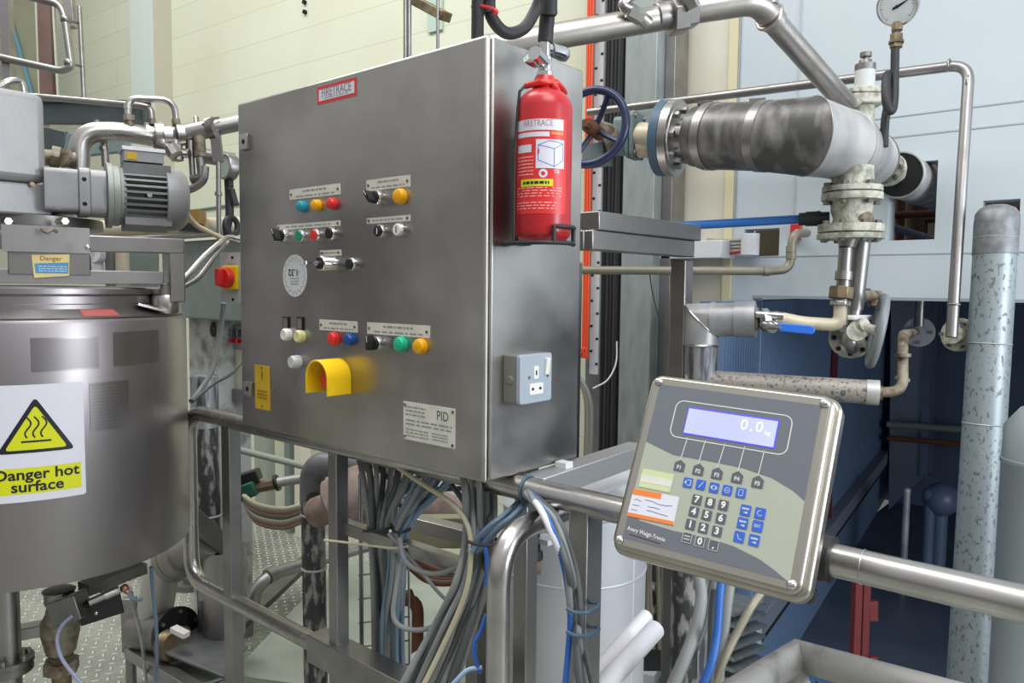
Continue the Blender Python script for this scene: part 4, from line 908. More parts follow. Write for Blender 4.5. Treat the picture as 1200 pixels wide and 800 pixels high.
# safety valve stack on the elbow
sv = Thing('safety_valve', 'white crusted relief valve with screw cap behind the pipe elbow', 'valve')
v0 = P(1011, 150, 2.64); vz_ = V((0, 0, 1))
mb = sv.part('valve_body', CRUST, bev=.004)
def hz_(py): return P(1011, py, 2.64).z
mb.lathe(V((v0.x, v0.y, hz_(215))), vz_, [(0, .045), (hz_(160)-hz_(215), .045), (hz_(158)-hz_(215), .06), (hz_(148)-hz_(215), .06), (hz_(147)-hz_(215), .036), (hz_(124)-hz_(215), .036)], 24)
fb_ = frame((v0.x, v0.y, 0), RGT, FWD-V((0, 0, FWD.z)), (0, 0, 1)); mb2 = sv.part('flange_plate', CRUST, bev=.004); mb2.prism(fb_, rrect(-.06, -.05, .062, .05, .02), hz_(124), hz_(113)); mb2.prism(fb_, rrect(-.058, -.048, .06, .048, .02), hz_(112), hz_(105)); mb2.sphere(P(1003, 118.5, 2.57), .02)
mb3 = sv.part('spring_housing', mat('pale_housing', '#c6c9c8', .5), bev=.002); o_ = V((v0.x, v0.y, 0)); mb3.cyl(o_+vz_*hz_(105), o_+vz_*hz_(83), .033, n=24)
mb4 = sv.part('screw_cap', STEELD); mb4.lathe(o_, vz_, [(hz_(84), .034), (hz_(77), .034), (hz_(76.5), .022), (hz_(72), .02), (hz_(71.5), .010), (hz_(69), .010), (hz_(68.5), .019), (hz_(63.5), .019), (hz_(63), .014)], 22); sv.done()
# valve and flange stack below
fs2 = Thing('flanged_valve', 'encrusted double flange valve hanging under the elbow above the condensate pipes', 'valve')
zS = 2.22; o_ = P(998, 240, zS); ax_ = lambda py: P(998, py, zS).z
mb = fs2.part('upper_flange', CRUST); mb.lathe(V((o_.x, o_.y, 0)), vz_, [(ax_(236), .06), (ax_(235), .083), (ax_(227), .083), (ax_(226.5), .06), (ax_(225), .082), (ax_(219), .082), (ax_(218), .058), (ax_(196), .055)], 30); boltp(fs2, STEELD, (o_.x, o_.y, ax_(227)), vz_, .068, 6, .011, .032)
mb = fs2.part('valve_body', CRUST); mb.lathe(V((o_.x, o_.y, 0)), vz_, [(ax_(266), .055), (ax_(256), .048), (ax_(248), .056), (ax_(236), .058)], 26); mb.sphere(P(1012, 258, zS-.03), .028, CRUSTB)
mb = fs2.part('lower_flange', CRUST); mb.lathe(V((o_.x, o_.y, 0)), vz_, [(ax_(281), .05), (ax_(280), .092), (ax_(274), .092), (ax_(273.5), .075), (ax_(272), .09), (ax_(263), .09), (ax_(262), .05)], 30); boltp(fs2, STEELD, (o_.x, o_.y, ax_(271)), vz_, .075, 8, .010, .03); fs2.done()
p2 = Thing('condensate_pipe', 'thin fitted pipe dropping from the crusted flange then turning left, cream coloured', 'pipe')
q = [P(994, 279, 2.22), P(988, 320, 2.23), P(984, 352, 2.24)]
mb = p2.part('drop_pipe', STEELM); mb.cyl(q[0], P(992, 290, 2.22), .03, .022, 20); mb.cyl(P(991, 290, 2.22), P(985, 380, 2.24), .019, n=18)
mb.cyl(P(989, 318, 2.22), P(988, 328, 2.22), .024, n=18)
nt_ = p2.part('brass_union', BRASS, bev=.002); nt_.cyl(P(986.5, 336, 2.23), P(985, 350, 2.23), .035, n=8); nt_.cyl(P(985, 353, 2.23), P(984.5, 358, 2.23), .03, n=8, m=STEELB)
el2 = p2.part('cream_elbow', CREAMP); el2.tube(fillet([P(985, 358, 2.23), P(984, 381, 2.23), P(940, 378, 2.24), P(916, 373, 2.25)], [.07, .02], 8), .019, 16); p2.done()
one('drop_pipe', 'plain bright pipe dropping behind the brass union to the lower flange', 'pipe', STEELM, lambda mb: (mb.cyl(P(1010, 279, 2.27), P(1001, 362, 2.30), .026, n=20), mb.cyl(P(1001, 362, 2.3), P(997, 400, 2.3), .022, n=20), mb.box(P(1001, 372, 2.28), RGT*.045, FWD*.02, UPV*.007), mb.box(P(996, 386, 2.28), RGT*.022, FWD*.022, UPV*.006)))
# ball valve with blue lever and the clad elbow below
bv = Thing('ball_valve', 'small ball valve with a flat blue lever handle on the clad branch pipe', 'valve')
mb = bv.part('valve_body', STEELB); mb.cyl(P(888, 375, 2.24), P(912, 373, 2.24), .022, n=20); mb.cyl(P(893, 375, 2.23), P(900, 374.5, 2.23), .034, n=8); mb.cyl(P(886, 368, 2.22), P(918, 370, 2.2), .011, n=12); mb.cyl(P(905, 378, 2.23), P(905, 384, 2.17), .016, n=12)
for k in range(3): mb.sphere(P(897+6*k, 381, 2.17), .013, STEELM)
lv = bv.part('lever', BLUEH, bev=.003); l0, l1 = P(911, 383, 2.15), P(955, 387, 2.12); fl2 = frame((l0+l1)/2, (l1-l0), UPV); hl = (l1-l0).length/2
lv.prism(fl2, rrect(-hl, -.0125, hl, .0125, .012), -.006, .006); ls = bv.part('lever_stem', STEELM); ls.bar(P(897, 380, 2.16), P(916, 384, 2.15), .02, .006, UPV); bv.done()
ce = Thing('clad_elbow', 'grey clad pipe elbow with mitred end beside the bench leg', 'insulated pipe')
h0, h1 = P(800+22, 375, 2.32), P(884, 374, 2.26); dH = (h1-h0).normalized(); RC = .051
mb = ce.part('horizontal_cladding', DUST); mb.cyl(h0+dH*.035, h1, RC, n=32); mb.cyl(h1-dH*.055, h1+dH*.004, RC+.003, n=32); mb.cyl(h1, h1+dH*.012, .034, n=24, m=CRUSTB); mb.cyl(h0+dH*.03, h0+dH*.042, RC+.003, n=32)
v_ = V((h0.x, h0.y, h0.z)); dv_ = P(818, 440, 2.33)-P(821, 400, 2.325); dv_.normalize()
mt = ce.part('mitre_segment', DUST); n_ = 32; t1 = V((0, 0, 1)); 
s1_ = dH.cross(V((0, 0, 1))).normalized(); 
vs = []
for (o2, aa, sgn) in ((h0, dH, 1), (h0, V((0, 0, -1)), -1)):
    pass
for k in range(n_):
    a = 2*pi*k/n_; cu, cv = math.cos(a)*RC, math.sin(a)*RC
    vs.append(h0+dH*.035+s1_*cu+V((0, 0, cv)))
for k in range(n_):
    a = 2*pi*k/n_; cu, cv = math.cos(a)*RC, math.sin(a)*RC
    vs.append(h0+s1_*cu+V((0, 0, cv))-dH*cv)
for k in range(n_):
    a = 2*pi*k/n_; cu, cv = math.cos(a)*RC, math.sin(a)*RC
    vs.append(h0+s1_*cu-dH*cv+V((0, 0, -.075)))
mt.add(vs, [tuple(j*n_+i for i in (k, (k+1) % n_))+tuple(j2*n_+i for i in ((k+1) % n_, k)) for j, j2 in ((0, 1), (1, 2)) for k in range(n_)])
rg = ce.part('mitre_seam', STEELB); pts = vs[n_:2*n_]; rg.tube(pts+[pts[0]], .003, 6); ring(rg, h0+V((0, 0, -.075)), (0, 0, 1), RC, .004, 32, k=6)
dn_ = ce.part('downpipe_cladding', MOTTLE2); dn_.cyl(h0+V((0, 0, -.07)), V((h0.x, h0.y, 0)), RC-.001, n=32); ce.done()
# handwheel at the right of the stack, its flange and the small fittings
ow = Thing('stop_valve', 'round crusted flange valve with a grey rimmed handwheel seen edge-on', 'valve')
c = P(997, 396, 2.32); ax = V((.35, -1, .05)).normalized(); mb = ow.part('flange_disc', CRUST); mb.lathe(c, ax, [(-.03, .045), (-.03, .062), (-.004, .062), (0, .058), (0, .0001)], 30); bolts(mb, c, ax, .047, 8, .008, .008, HOLE)
mb = ow.part('valve_body', CRUST); mb.cyl(c, P(1004, 388, 2.22), .028, n=20); mb.cyl(P(1003, 384, 2.25), P(1014, 380, 2.22), .022, n=16); mb.tube(fillet([P(996, 384, 2.28), P(996, 400, 2.24), P(999, 408, 2.27)], .02), .019, 14, STEELM)
hwc = P(1028, 388, 2.2); wa = (RGT*-.93+FWD*.34+UPV*.20).normalized(); wh = ow.part('handwheel', mat('worn_grey_wheel', '#7f8387', .5, .2)); ring(wh, hwc, wa, .098, .0125, 44, k=12)
t_ = V((0, 0, 1)); xw_ = t_.cross(wa).normalized(); yw_ = wa.cross(xw_)
for k in range(3): q = k*2*pi/3+.4; d = xw_*math.cos(q)+yw_*math.sin(q); wh.cyl(hwc, hwc+d*.095, .009, n=10)
sp_ = ow.part('spindle', CRUST); sp_.cyl(P(1010, 382, 2.23), hwc, .014, n=14); ow.done()
tc_ = Thing('test_cock', 'small grey drain cock sticking out under the cladding edge', 'valve'); mb = tc_.part('cock_body', CRUSTB); mb.cyl(P(1000, 345, 2.3), P(1030, 346, 2.4), .015, n=14); mb.cyl(P(1022, 343, 2.4), P(1024, 358, 2.4), .018, n=8); cp2 = tc_.part('cap', STEELD); cp2.cyl(P(1014, 346, 2.39), P(1019, 346, 2.39), .022, n=8); tc_.done()
# long speckled horizontal pipe behind the terminal
hp = Thing('clad_pipe', 'long speckled clad pipe lying level behind the weighing terminal', 'insulated pipe'); e0, e1 = P(805, 445, 2.34), P(1029, 460, 2.14); mb = hp.part('cladding', SPECK); mb.cyl(e0, e1, .034, n=28); dd = (e1-e0).normalized()
mb = hp.part('end_cap', DUST); mb.cyl(e1-dd*.03, e1+dd*.003, .0355, n=28); mb.cyl(e1, e1+dd*.012, .02, n=18, m=CRUSTB)
mb = hp.part('tail_pipe', CRUSTB); mb.tube(fillet([e1, P(1058, 458, 2.16), P(1058, 428, 2.2), P(1058, 392, 2.3), P(1074, 388.5, 3.3)], .05, 7), .0145, 14); mb.cyl(P(1058, 418, 2.21), P(1058, 414, 2.21), .022, n=16); mb.cyl(P(1058, 442, 2.19), P(1057, 446, 2.19), .02, n=14); hp.done()
fl3 = Thing('pipe_flange', 'round steel flange on the dark recess wall above the bent tail pipe', 'flange'); c = P(1077, 389, 3.35); ax = V((.2, -1, 0)).normalized(); mb = fl3.part('flange_disc', mat('dull_flange', '#9aa0a6', .5, .5)); mb.lathe(c, ax, [(-.03, .025), (-.03, .064), (0, .064), (0, .027), (.05, .027), (.05, .0001)], 28); boltp(fl3, STEELD, c, ax, .046, 4, .009, .014); st_ = fl3.part('riser', STEELD); st_.cyl(P(1077, 384, 3.35), P(1077, 384, 3.35)+V((0, 0, zl+.02-P(1077, 384, 3.35).z)), .02, n=12); fl3.done()
# gauge on its coiled siphon
pg = Thing('pressure_gauge', 'large round white pressure gauge on a black siphon coil above the pipe elbow', 'gauge')
gz = 2.28; gc = P(1052, 7, gz); gd_ = (CAM-gc).normalized(); gd_ = (gd_+V((-.25, 0, -.2))).normalized()
mb = pg.part('gauge_case', CHROME); mb.lathe(gc-gd_*.03, gd_, [(0, .05), (.004, .056), (.03, .056), (.036, .0585), (.04, .0575), (.0405, .054), (.037, .0535)], 40, caps=True)
di = pg.part('dial', GLASSW); di.lathe(gc+gd_*.0072, gd_, [(0, .053), (.0005, .053)], 40); fg = frame(gc+gd_*.0077, gd_.cross(V((0, 0, 1)))*-1, gd_.cross(gd_.cross(V((0, 0, 1))))*-1, gd_)
for k in range(31):
    a = -pi*.25+k*pi*1.5/30; r0 = .040 if k % 5 == 0 else .044; u, v = math.cos(a), math.sin(a); s_ = .0007; di.prism(fg, [(u*r0-v*s_, v*r0+u*s_), (u*r0+v*s_, v*r0-u*s_), (u*.048+v*s_, v*.048-u*s_), (u*.048-v*s_, v*.048+u*s_)], 0, .0004, INKD)
nd = pg.part('needle', NAVYK); nd.prism(fg, [(-.014, -.0085), (-.012, -.0005), (.044, .019), (.010, .000)], .0006, .0012); nd.prism(fg, circ(0, 0, .005), .0006, .0018)
pg_ = pg.part('siphon', RUBBER); pg_.tube(spline(pp((1051.5, 27, gz), (1050, 40, gz), (1049, 60, gz), (1048.5, 90, gz), (1048, 115, gz-.01), (1046, 128, gz-.02), (1042, 129, gz-.03), (1038.5, 118, gz-.03), (1038, 100, gz-.02), (1039.5, 88, gz), (1043, 90, gz+.02), (1044, 105, gz+.03), (1040, 125, gz+.03), (1037, 145, gz+.03), (1036, 172, gz+.03)), 6), .0125, 12)
nu_ = pg.part('brass_fittings', BRASS); nu_.cyl(P(1051.5, 28, gz), P(1051, 36, gz), .016, n=6); nu_.cyl(P(1050.6, 40, gz), P(1050, 56, gz), .018, n=6); nu_.cyl(P(1050.3, 48, gz), P(1050.2, 51, gz), .021, n=14); pg.done()
# blue pipe, olive conduit, trunking on the wall
bp2 = Thing('blue_pipe', 'straight bright blue plastic pipe with a black coupling below the insulated pipe', 'pipe'); mb = bp2.part('pipe_run', BLUEP); mb.cyl(P(790, 265, 2.42), P(940, 256.5, 2.3), .0135, n=18); c = bp2.part('coupling', RUBBER); c.cyl(P(936, 256.8, 2.3), P(972, 255.5, 2.27), .019, n=18); c.cyl(P(944, 256.5, 2.295), P(962, 256, 2.28), .022, n=18); c.cyl(P(959, 252, 2.26), P(959, 247, 2.26), .003, n=8); bp2.done()
cn = Thing('conduit', 'olive steel conduit running level behind the bench and elbowing up to a red bracket', 'conduit'); mb = cn.part('conduit_run', OLIVE); mb.tube(fillet([P(660, 316.5, 3.0), P(900, 317.5, 2.95), P(926, 316, 2.95), P(928, 282, 2.95), P(932, 274, 2.95), P(946, 273, 3.0)], [.01, .07, .02, .03], 7), .0165, 14)
for q, d in ((P(898, 317.5, 2.95), RGT), (P(927, 292, 2.95), UPV), (P(927, 300, 2.95), UPV)): mb.cyl(q-d*.012, q+d*.012, .0195, n=14)
cn.done()
one('wall_bracket', 'small red bracket on the cladding at the conduit elbow', 'bracket', REDP, lambda mb: (mb.ab((X(929, 270), CY-.03, Zp(929, 281)), (X(940, 270), CY, Zp(935, 263))), mb.cyl(P(934, 272, 2.95), P(934, 272, 3.2), .012, n=12, m=STEELM)), bev=.002)
one('trunking', 'grey white square trunking fixed level on the wall behind the bench leg', 'trunking', WHITP, lambda mb: mb.ab((X(762, 292, 2.1), 2.02, Zp(845, 302, 2.02)), (X(845, 292, 2.02), 2.155, Zp(845, 281, 2.02))), bev=.003)
one('junction_box', 'pale cylindrical conduit box on the wall right of the trunking', 'junction box', WHITP, lambda mb: mb.cyl(V((X(887, 287), CY-.07, Zp(887, 300))), V((X(887, 287), CY-.07, Zp(887, 275))), .038, n=24), bev=.002)
for k, (y0, m_) in enumerate(((282, OLIVE), (286, GREYC), (290, OLIVE), (294, GREYC), (297, mat('red_cable', '#c83a30', .45)))):
    cable('power_cable', 'grey cable running from the wall trunking into the pale conduit box' if k < 4 else 'red cable running from the wall trunking to the pale conduit box', [V((X(835, y0), CY-.05, Zp(835, y0+(3 if k == 4 else 0)))), V((X(855, y0), CY-.05, Zp(855, y0+1))), V((X(880, y0-(3 if k == 4 else 0)), CY-.05, Zp(880, y0-(4 if k == 4 else 0))))], .009, m_, group='grey cables between trunking and box' if k < 4 else None)
# tall lead grey riser at the right
bp_ = P(1160, 250, 2.42); RB = .075
lr = Thing('capped_riser', 'tall thick mottled grey pipe with a rounded dark cap at the right', 'pipe'); zt2 = P(1165, 236, 2.42).z; lean = P(1146, 620, 2.42); ltop = P(1168, 262, 2.42); dl = (lean-ltop).normalized(); foot = ltop+dl*((ltop.z-PITZ)/-dl.z)
mb = lr.part('pipe_run', LEADP); mb.cyl(ltop, foot, RB*.82, n=36)
cp_ = lr.part('cap', mat('dark_lead_cap', '#6d7073', .5, .4, '#8f9294', 30)); cp_.lathe(ltop, -dl, [(-.10, RB*.845), (.0, RB*.845), (.03, RB*.82), (.048, RB*.66), (.057, RB*.4), (.06, .0001)], 36)
for py in (277, 403, 497): q = ltop+dl*((P(1160, py, 2.42)-ltop).length); cl_ = lr.part('seam_band', DUST); ring(cl_, q, dl, RB*.82, .0022, 36, k=6)
lr.done()
cyl2 = P(1222, 560, 2.1); one('clad_vessel', 'pale cylindrical clad vessel cut off by the right edge beside the mottled riser', 'vessel', mat('pale_vessel', '#a3adb2', .45, .3), lambda mb: mb.lathe(V((cyl2.x, cyl2.y, 0)), (0, 0, 1), [(0 if cyl2.y < YP-.1 else PITZ, .10), (P(1200, 545, 2.1).z, .10), (P(1200, 545, 2.1).z+.004, .103), (P(1200, 540, 2.1).z+.004, .103), (P(1200, 540, 2.1).z+.005, .10), (P(1200, 500, 2.1).z, .098), (P(1200, 478, 2.1).z, .06), (P(1200, 470, 2.1).z, .0001)], 36))
# things inside the blue recess
zR = pr(far)[2]
sd = Thing('steel_duct', 'flat stainless duct with a slanted lower end at the back of the blue recess', 'duct')
Yd = far.y-.55; fd_ = frame((0, Yd, 0), (1, 0, 0), (0, 0, 1), (0, -1, 0)); q = [onY(*a, Yd) for a in ((1044, 346), (1089, 347), (1084, 558), (1062, 577), (1041, 598))]
mb = sd.part('duct_casing', mat('duct_steel', '#8f99a8', .35, .8), bev=.004); mb.prism(fd_, [(a.x, a.z) for a in q], -.3, 0); c = sd.part('flange_edge', NAVYP); c.bar(q[1]+V((0, -.03, 0)), q[2]+V((0, -.03, 0)), .03, .06, (1, 0, 0)); sd.done()
for k, (y0, y1, m_) in enumerate(((497, 502, GREENG), (513, 520, RUST))):
    a_ = onY(1040, y0, Yd-.15); b_ = onY(1200, y1+6, Yd-.15)
    one('handrail', ('grey green' if k == 0 else 'thin rust brown')+' rail crossing in front of the stainless duct in the recess', 'rail', m_, lambda mb: mb.cyl(a_, b_, .03 if k == 0 else .022, n=12))
led0, led1 = onR(866, 741, .0), onR(1036, 512, .0)
lg_ = Thing('skirting_rail', 'dark skirting rail running back along the blue ribbed recess wall', 'rail'); led1.z = led0.z
mb = lg_.part('rail_strip', mat('skirting_grey', '#6f7683', .45), bev=.003); mb.bar(led0+wnr*.035, led1+wnr*.035, .07, .10); mb = lg_.part('rail_edge', HOLE); mb.bar(led0+wnr*.04-V((0, 0, .07)), led1+wnr*.04-V((0, 0, .07)), .05, .02); lg_.done()
pk = led0-V((0, 0, .08)); one('floor_bracket', 'small bright metal foot at the near end of the recess skirting rail', 'bracket', mat('bright_foot', '#cfd2d6', .4, .2), lambda mb: mb.box(led0+wnr*.05+wdir*.0, wdir*.03, wnr*.04, (0, 0, .05)), bev=.004)
r0 = onR(981, 360, .02); one('marker_post', 'dark red strip standing against the blue recess wall under the stop valve', 'post', REDD, lambda mb: mb.box((r0.x, r0.y, .78), wdir*.03, wnr*.012, (0, 0, .78)))
for k, (px, y0, y1, z_) in enumerate(((953, 615, 690, 1.9), (1004, 668, 800, 2.3), (1014, 660, 800, 2.32))):
    z_ = z_ if k else pr(V((onY(957, 640, RY).x, RY, RZ)))[2]; a_, b_ = P(px+1, y0, z_), P(px-1, y1, z_)
    if k == 0: one('red_hook', 'short dark red hook bar hanging under the right end of the terminal', 'hook', REDD, lambda mb: (mb.bar(P(957, 640, z_), b_, .010, .006, RGT), mb.tube(fillet([b_, P(951, 700, z_), P(945, 704, z_)], .01), .007, 10, RUBBER)))
    else:
        b_.z = PITZ; one('red_post', 'dark red upright post below the rail, '+('wider with side tabs' if k == 1 else 'thinner one at its right'), 'post', REDD, lambda mb: (mb.bar(a_, b_, .03, .02, RGT), [mb.box(P(px+9*(k == 2), yy, z_), RGT*.012, FWD*.008, UPV*.03) for yy in ((715, 780) if k == 2 else ())]))
p_ = onZ(1015, 790, .0)
for k, (px, yy) in enumerate(((1063, 575), (1090, 580), (1103, 585))):
    a_ = P(px, yy, 5.0); b_ = V((a_.x, a_.y, PITZ)); one('recess_pipe', ('pale thin pipe', 'dark thin pipe', 'short dark pipe with knob')[k]+' standing on the recess floor near the duct end', 'pipe', (DUST, NAVYP, NAVYP)[k], lambda mb: (mb.cyl(a_, b_, (.022, .035, .045)[k], n=12), mb.sphere(a_, (.024, .05, .11)[k])))
for k, (px, z_) in enumerate(((1055, 3.35), (1075, 3.5))):
    a_ = onY(px, 260, 3.2+.3*k); one('store_pipe', ('rusty vertical pipe', 'dark vertical pipe')[k]+' seen through the square opening in the cladding', 'pipe', (RUST, mat('dark_brown', '#4a3626', .6))[k], lambda mb: (mb.cyl((a_.x, a_.y, zl+.06), (a_.x, a_.y, 4), (.02, .05)[k], n=14), mb.cyl((a_.x-.02, a_.y-.02, onY(px, 252, 3.2).z), (a_.x+.9, a_.y+.1, onY(px, 252, 3.2).z), .018, n=12)))
one('store_conduit', 'slanting grey blue tube at the lower edge of the square wall opening', 'pipe', mat('blue_grey_tube', '#77849a', .4), lambda mb: mb.cyl(P(1030, 262, 3.3), onY(1130, 291, 4.02), .018, n=12))
# grey handrail corner low at the right
hr = Thing('handrail', 'dusty grey handrail corner in the foreground with torn blue film along its lower side', 'rail')
hz0 = .98; k0, k1, k2 = P(830, 835, hz0), P(935, 768, hz0+.18), P(1130, 822, hz0-.02)
mb = hr.part('rail_tube', GREYRAIL); mb.tube([P(780, 900, hz0-.1), k0, k1, k2], .0225, 20)
fm = hr.part('film_fringe', mat('torn_blue_film', '#3f7fd0', .35, trans=.2), label='torn blue plastic film fringe'); rd = random.Random(3); d_ = (k2-k1); L2 = d_.length; d_.normalize()
for k in range(46):
    s_ = .02+k*(L2-.02)/46; q = k1+d_*s_-V((0, 0, .019)); ln = rd.uniform(.012, .026); fm.add([q-d_*.002, q+d_*.003, q+d_*(.002+rd.uniform(-.003, .003))+V((0, .002, -ln)), q-d_*.003+V((0, 0, -ln*.9))], [(0, 1, 2, 3)]); 
fm.tube([k1+d_*.02-V((0, 0, .018)), k2-V((0, 0, .018))], .008, 8)
pm = hr.part('post', GREYRAIL); q = P(905, 800, 1.12); pm.cyl((k1.x, k1.y, k1.z), (k1.x, k1.y, 0), .02, n=18); hr.done()
# ------------------------------------------------------------------ mixing tank at the left
TX, TY, TR_, TZ0, TZ1 = -1.364, -.291, .373, .9, 1.525
tk = Thing('mixing_tank', 'large stainless jacketed mixing tank with hot surface sign at the left', 'tank')
o_ = V((TX, TY, 0)); zz = V((0, 0, 1))
mb = tk.part('shell', TANKST); mb.lathe(o_, zz, [(TZ0-.03, TR_*.55), (TZ0, TR_-.02), (TZ0+.003, TR_-.003), (TZ0+.008, TR_), (TZ1-.012, TR_), (TZ1-.004, TR_-.003), (TZ1, TR_-.012), (TZ1, .30)], 96)
mb = tk.part('top_flange', STEELD); mb.lathe(o_, zz, [(TZ1-.02, TR_-.014), (TZ1-.001, TR_-.006), (TZ1+.001, TR_-.005), (TZ1+.020, .329), (TZ1+.021, .30)], 96)
mb = tk.part('lid_ring', TANKST); mb.lathe(o_, zz, [(TZ1+.018, .326), (TZ1+.03, .326), (TZ1+.033, .322), (TZ1+.05, .322), (TZ1+.056, .33), (TZ1+.068, .33), (TZ1+.072, .32), (TZ1+.075, .1)], 80)
def tkf(u, v, c=0.): a = TQ+u/TR_; return V((TX+(TR_+c)*math.cos(a), TY+(TR_+c)*math.sin(a), v))
q = onCyl(42, 500, TX, TY, TR_); TQ = math.atan2(q.y-TY, q.x-TX)
def tu_(px, py): q = onCyl(px, py, TX, TY, TR_); return (math.atan2(q.y-TY, q.x-TX)-TQ)*TR_, q.z
def tpatch(mb, x0, y0, x1, y1, c, m=None, xm=None):
    u0, u1 = tu_(x0, (y0+y1)/2)[0], tu_(x1, (y0+y1)/2)[0]; za, zb = tu_((x0+x1)/2, y1)[1], tu_((x0+x1)/2, y0)[1]
    mb.flat(tkf, [(u0, za), (u1, za), (u1, zb), (u0, zb)], c, m, .008); return u0, za, u1, zb
sg = tk.part('warning_sign', SIGNW, label='white and lime sign reading Danger hot surface')
uR = tu_(99, 515)[0]; zt3, zb3 = tu_(95, 447)[1], tu_(102, 578)[1]; uL = -uR
sg.flat(tkf, rrect(uL, zb3, uR, zt3, .006, 3), .0012, SIGNW, .008)
aU, aZ = tu_(38, 465); bU, bZ = tu_(88, 525)
def tri(k, m, c):
    cx, cz = 0, bZ+.036; P3 = [(0, aZ), (-bU*1.0, bZ), (bU*1.0, bZ)]; P3 = [((u-cx)*k+cx, (z-cz)*k+cz) for u, z in P3]; out = []
    for i in range(3):
        p, a, b = V((*P3[i], 0)), V((*P3[i-1], 0)), V((*P3[(i+1) % 3], 0)); d1, d2 = (a-p).normalized()*.012*k, (b-p).normalized()*.012*k
        for j in range(5): t = j/4; e = (p+d1)*(1-t)**2+p*2*t*(1-t)+(p+d2)*t*t; out.append((e.x, e.y))
    sg.flat(tkf, out, c, m, .008)
bU = abs(bU); tri(1., NAVYK, .0016); tri(.80, LIMEY, .0020)
hw_ = bU*.36; zbar = bZ+.026; sg.flat(tkf, [(-hw_*1.05, zbar-.0022), (hw_*1.05, zbar-.0022), (hw_*1.05, zbar+.0022), (-hw_*1.05, zbar+.0022)], .0024, NAVYK, .008)
for k in (-1, 0, 1):
    pts = [(k*hw_*.55+.006*math.sin(t/14*2*pi*1.0+.4), zbar+.009+.047*t/14) for t in range(15)]; pts = [(2*k*hw_*.55-u, z) for u, z in pts]
    for a, b in zip(pts, pts[1:]): A_2, B_2 = V((*a, 0)), V((*b, 0)); d = (B_2-A_2).normalized(); s_ = V((-d.y, d.x, 0))*.0017; sg.flat(tkf, [tuple(w[:2]) for w in (A_2-s_-d*.0008, B_2-s_+d*.0008, B_2+s_+d*.0008, A_2+s_-d*.0008)], .0024, NAVYK)
zy1, zy0 = tu_(93, 541)[1], tu_(96, 570)[1]; uY = tu_(95, 555)[0]
sg.flat(tkf, [(-uY, zy0), (uY, zy0), (uY, zy1), (-uY, zy1)], .0016, LIMEY, .008)
sg.text(tkf, 'Danger hot', 0, zy1-(zy1-zy0)*.27, .034, .0022, NAVYK, bold=.022, sx=1.06); sg.text(tkf, 'surface', 0, zy1-(zy1-zy0)*.74, .034, .0022, NAVYK, bold=.022, sx=1.06)
PLT = mat('tank_plate_steel', '#a39ea1', .33, 1.); PLT2 = mat('tank_plate_face', '#989396', .37, 1.)
mb = tk.part('rating_plate', PLT); u0, za, u1, zb = tpatch(mb, 36, 395, 116, 434, .0015); mb.flat(tkf, [(u0+.004, za+.004), (u1-.004, za+.004), (u1-.004, zb-.004), (u0+.004, zb-.004)], .0019, PLT2, .008)
mb = tk.part('data_plate', PLT); u0, za, u1, zb = tpatch(mb, 105, 447, 151, 503, .0015)
for k in range(14): z = zb-.006-(zb-za-.012)*k/13; rd = random.Random(k); mb.flat(tkf, [(u0+.005, z-.0008), (u0+(u1-u0)*rd.uniform(.55, .95), z-.0008), (u0+(u1-u0)*.6, z+.0008), (u0+.005, z+.0008)], .0018, STEELD, .008)
mb = tk.part('blank_plate', PLT); tpatch(mb, 133, 388, 186, 427, .0012)
red = tk.part('red_tape', mat('faded_red_tape', '#a8524c', .5)); tA, tB = (math.atan2(q.y-TY, q.x-TX) for q in (onCyl(96, 378, TX, TY, .35), onCyl(137, 376, TX, TY, .35)))
tv_ = []
for k in range(9):
    a = tA+(tB-tA)*k/8
    for r, z in ((.3625, TZ1+.0030), (.336, TZ1+.0178)): tv_.append(V((TX+r*math.cos(a), TY+r*math.sin(a), z+.0012)))
red.add(tv_, [(2*k, 2*k+2, 2*k+3, 2*k+1) for k in range(8)])
tk.done()
# bridge frame over the lid
bf = Thing('mixer_bridge', 'steel box section bridge over the tank lid with a small danger sticker', 'frame')
zb_ = P(110, 286, 1.95).z; L0, L1 = P(-60, 286, 1.78), P(209, 287, 2.02); L0.z = L1.z = zb_; dl = (L1-L0).normalized(); nl = V((dl.y, -dl.x, 0))
nl = nl if nl.dot(CAM-L0) > 0 else -nl
mb = bf.part('top_beam', STEELM, bev=.003); mb.bar(L0, L1+dl*.012, .05, .040)
hp_ = L1.copy(); zlo_ = TZ1+.075
mb = bf.part('end_post', STEELM, bev=.003); mb.box(V((hp_.x, hp_.y, (zlo_+zb_)/2-.01))-dl*.006, dl*.019, nl*.024, (0, 0, (zb_-zlo_)/2+.03))
mb = bf.part('lower_beam', STEELM, bev=.002); c0, c1 = P(-60, 330, 1.76), P(190, 330, 2.0); c0.z = c1.z = zlo_+.022; mb.bar(c0, c1, .06, .034)
mb = bf.part('clamp_plate', STEELM, bev=.002); ca, cb_ = P(3, 281, 1.8)+nl*.027, P(105, 281, 1.9)+nl*.027; ca.z = cb_.z = P(50, 281, 1.85).z; mb.bar(ca, cb_, .008, .062)
for px, py in ((16, 290.5), (103, 290.5)): mb.sphere(P(px, py, 1.83)+nl*.03, .007, CHROME)
mb.tube(spline(pp((49, 269, 1.80), (55, 272, 1.79), (62, 269, 1.80), (67, 272, 1.81)), 5), .004, 8, CRUSTB)
mb = bf.part('guard_box', STEELD, bev=.002); ba_, bb_ = P(10, 311, 1.82)+nl*.01, P(105, 311, 1.91)+nl*.01; ba_.z = bb_.z = (zb_+zlo_)/2+.015; mb.bar(ba_, bb_, .05, .085)
sk = bf.part('danger_sticker', STRAW, label='small straw and blue danger sticker'); fsk = frame((ba_+bb_)/2+nl*.0265, dl, (0, 0, 1), nl)
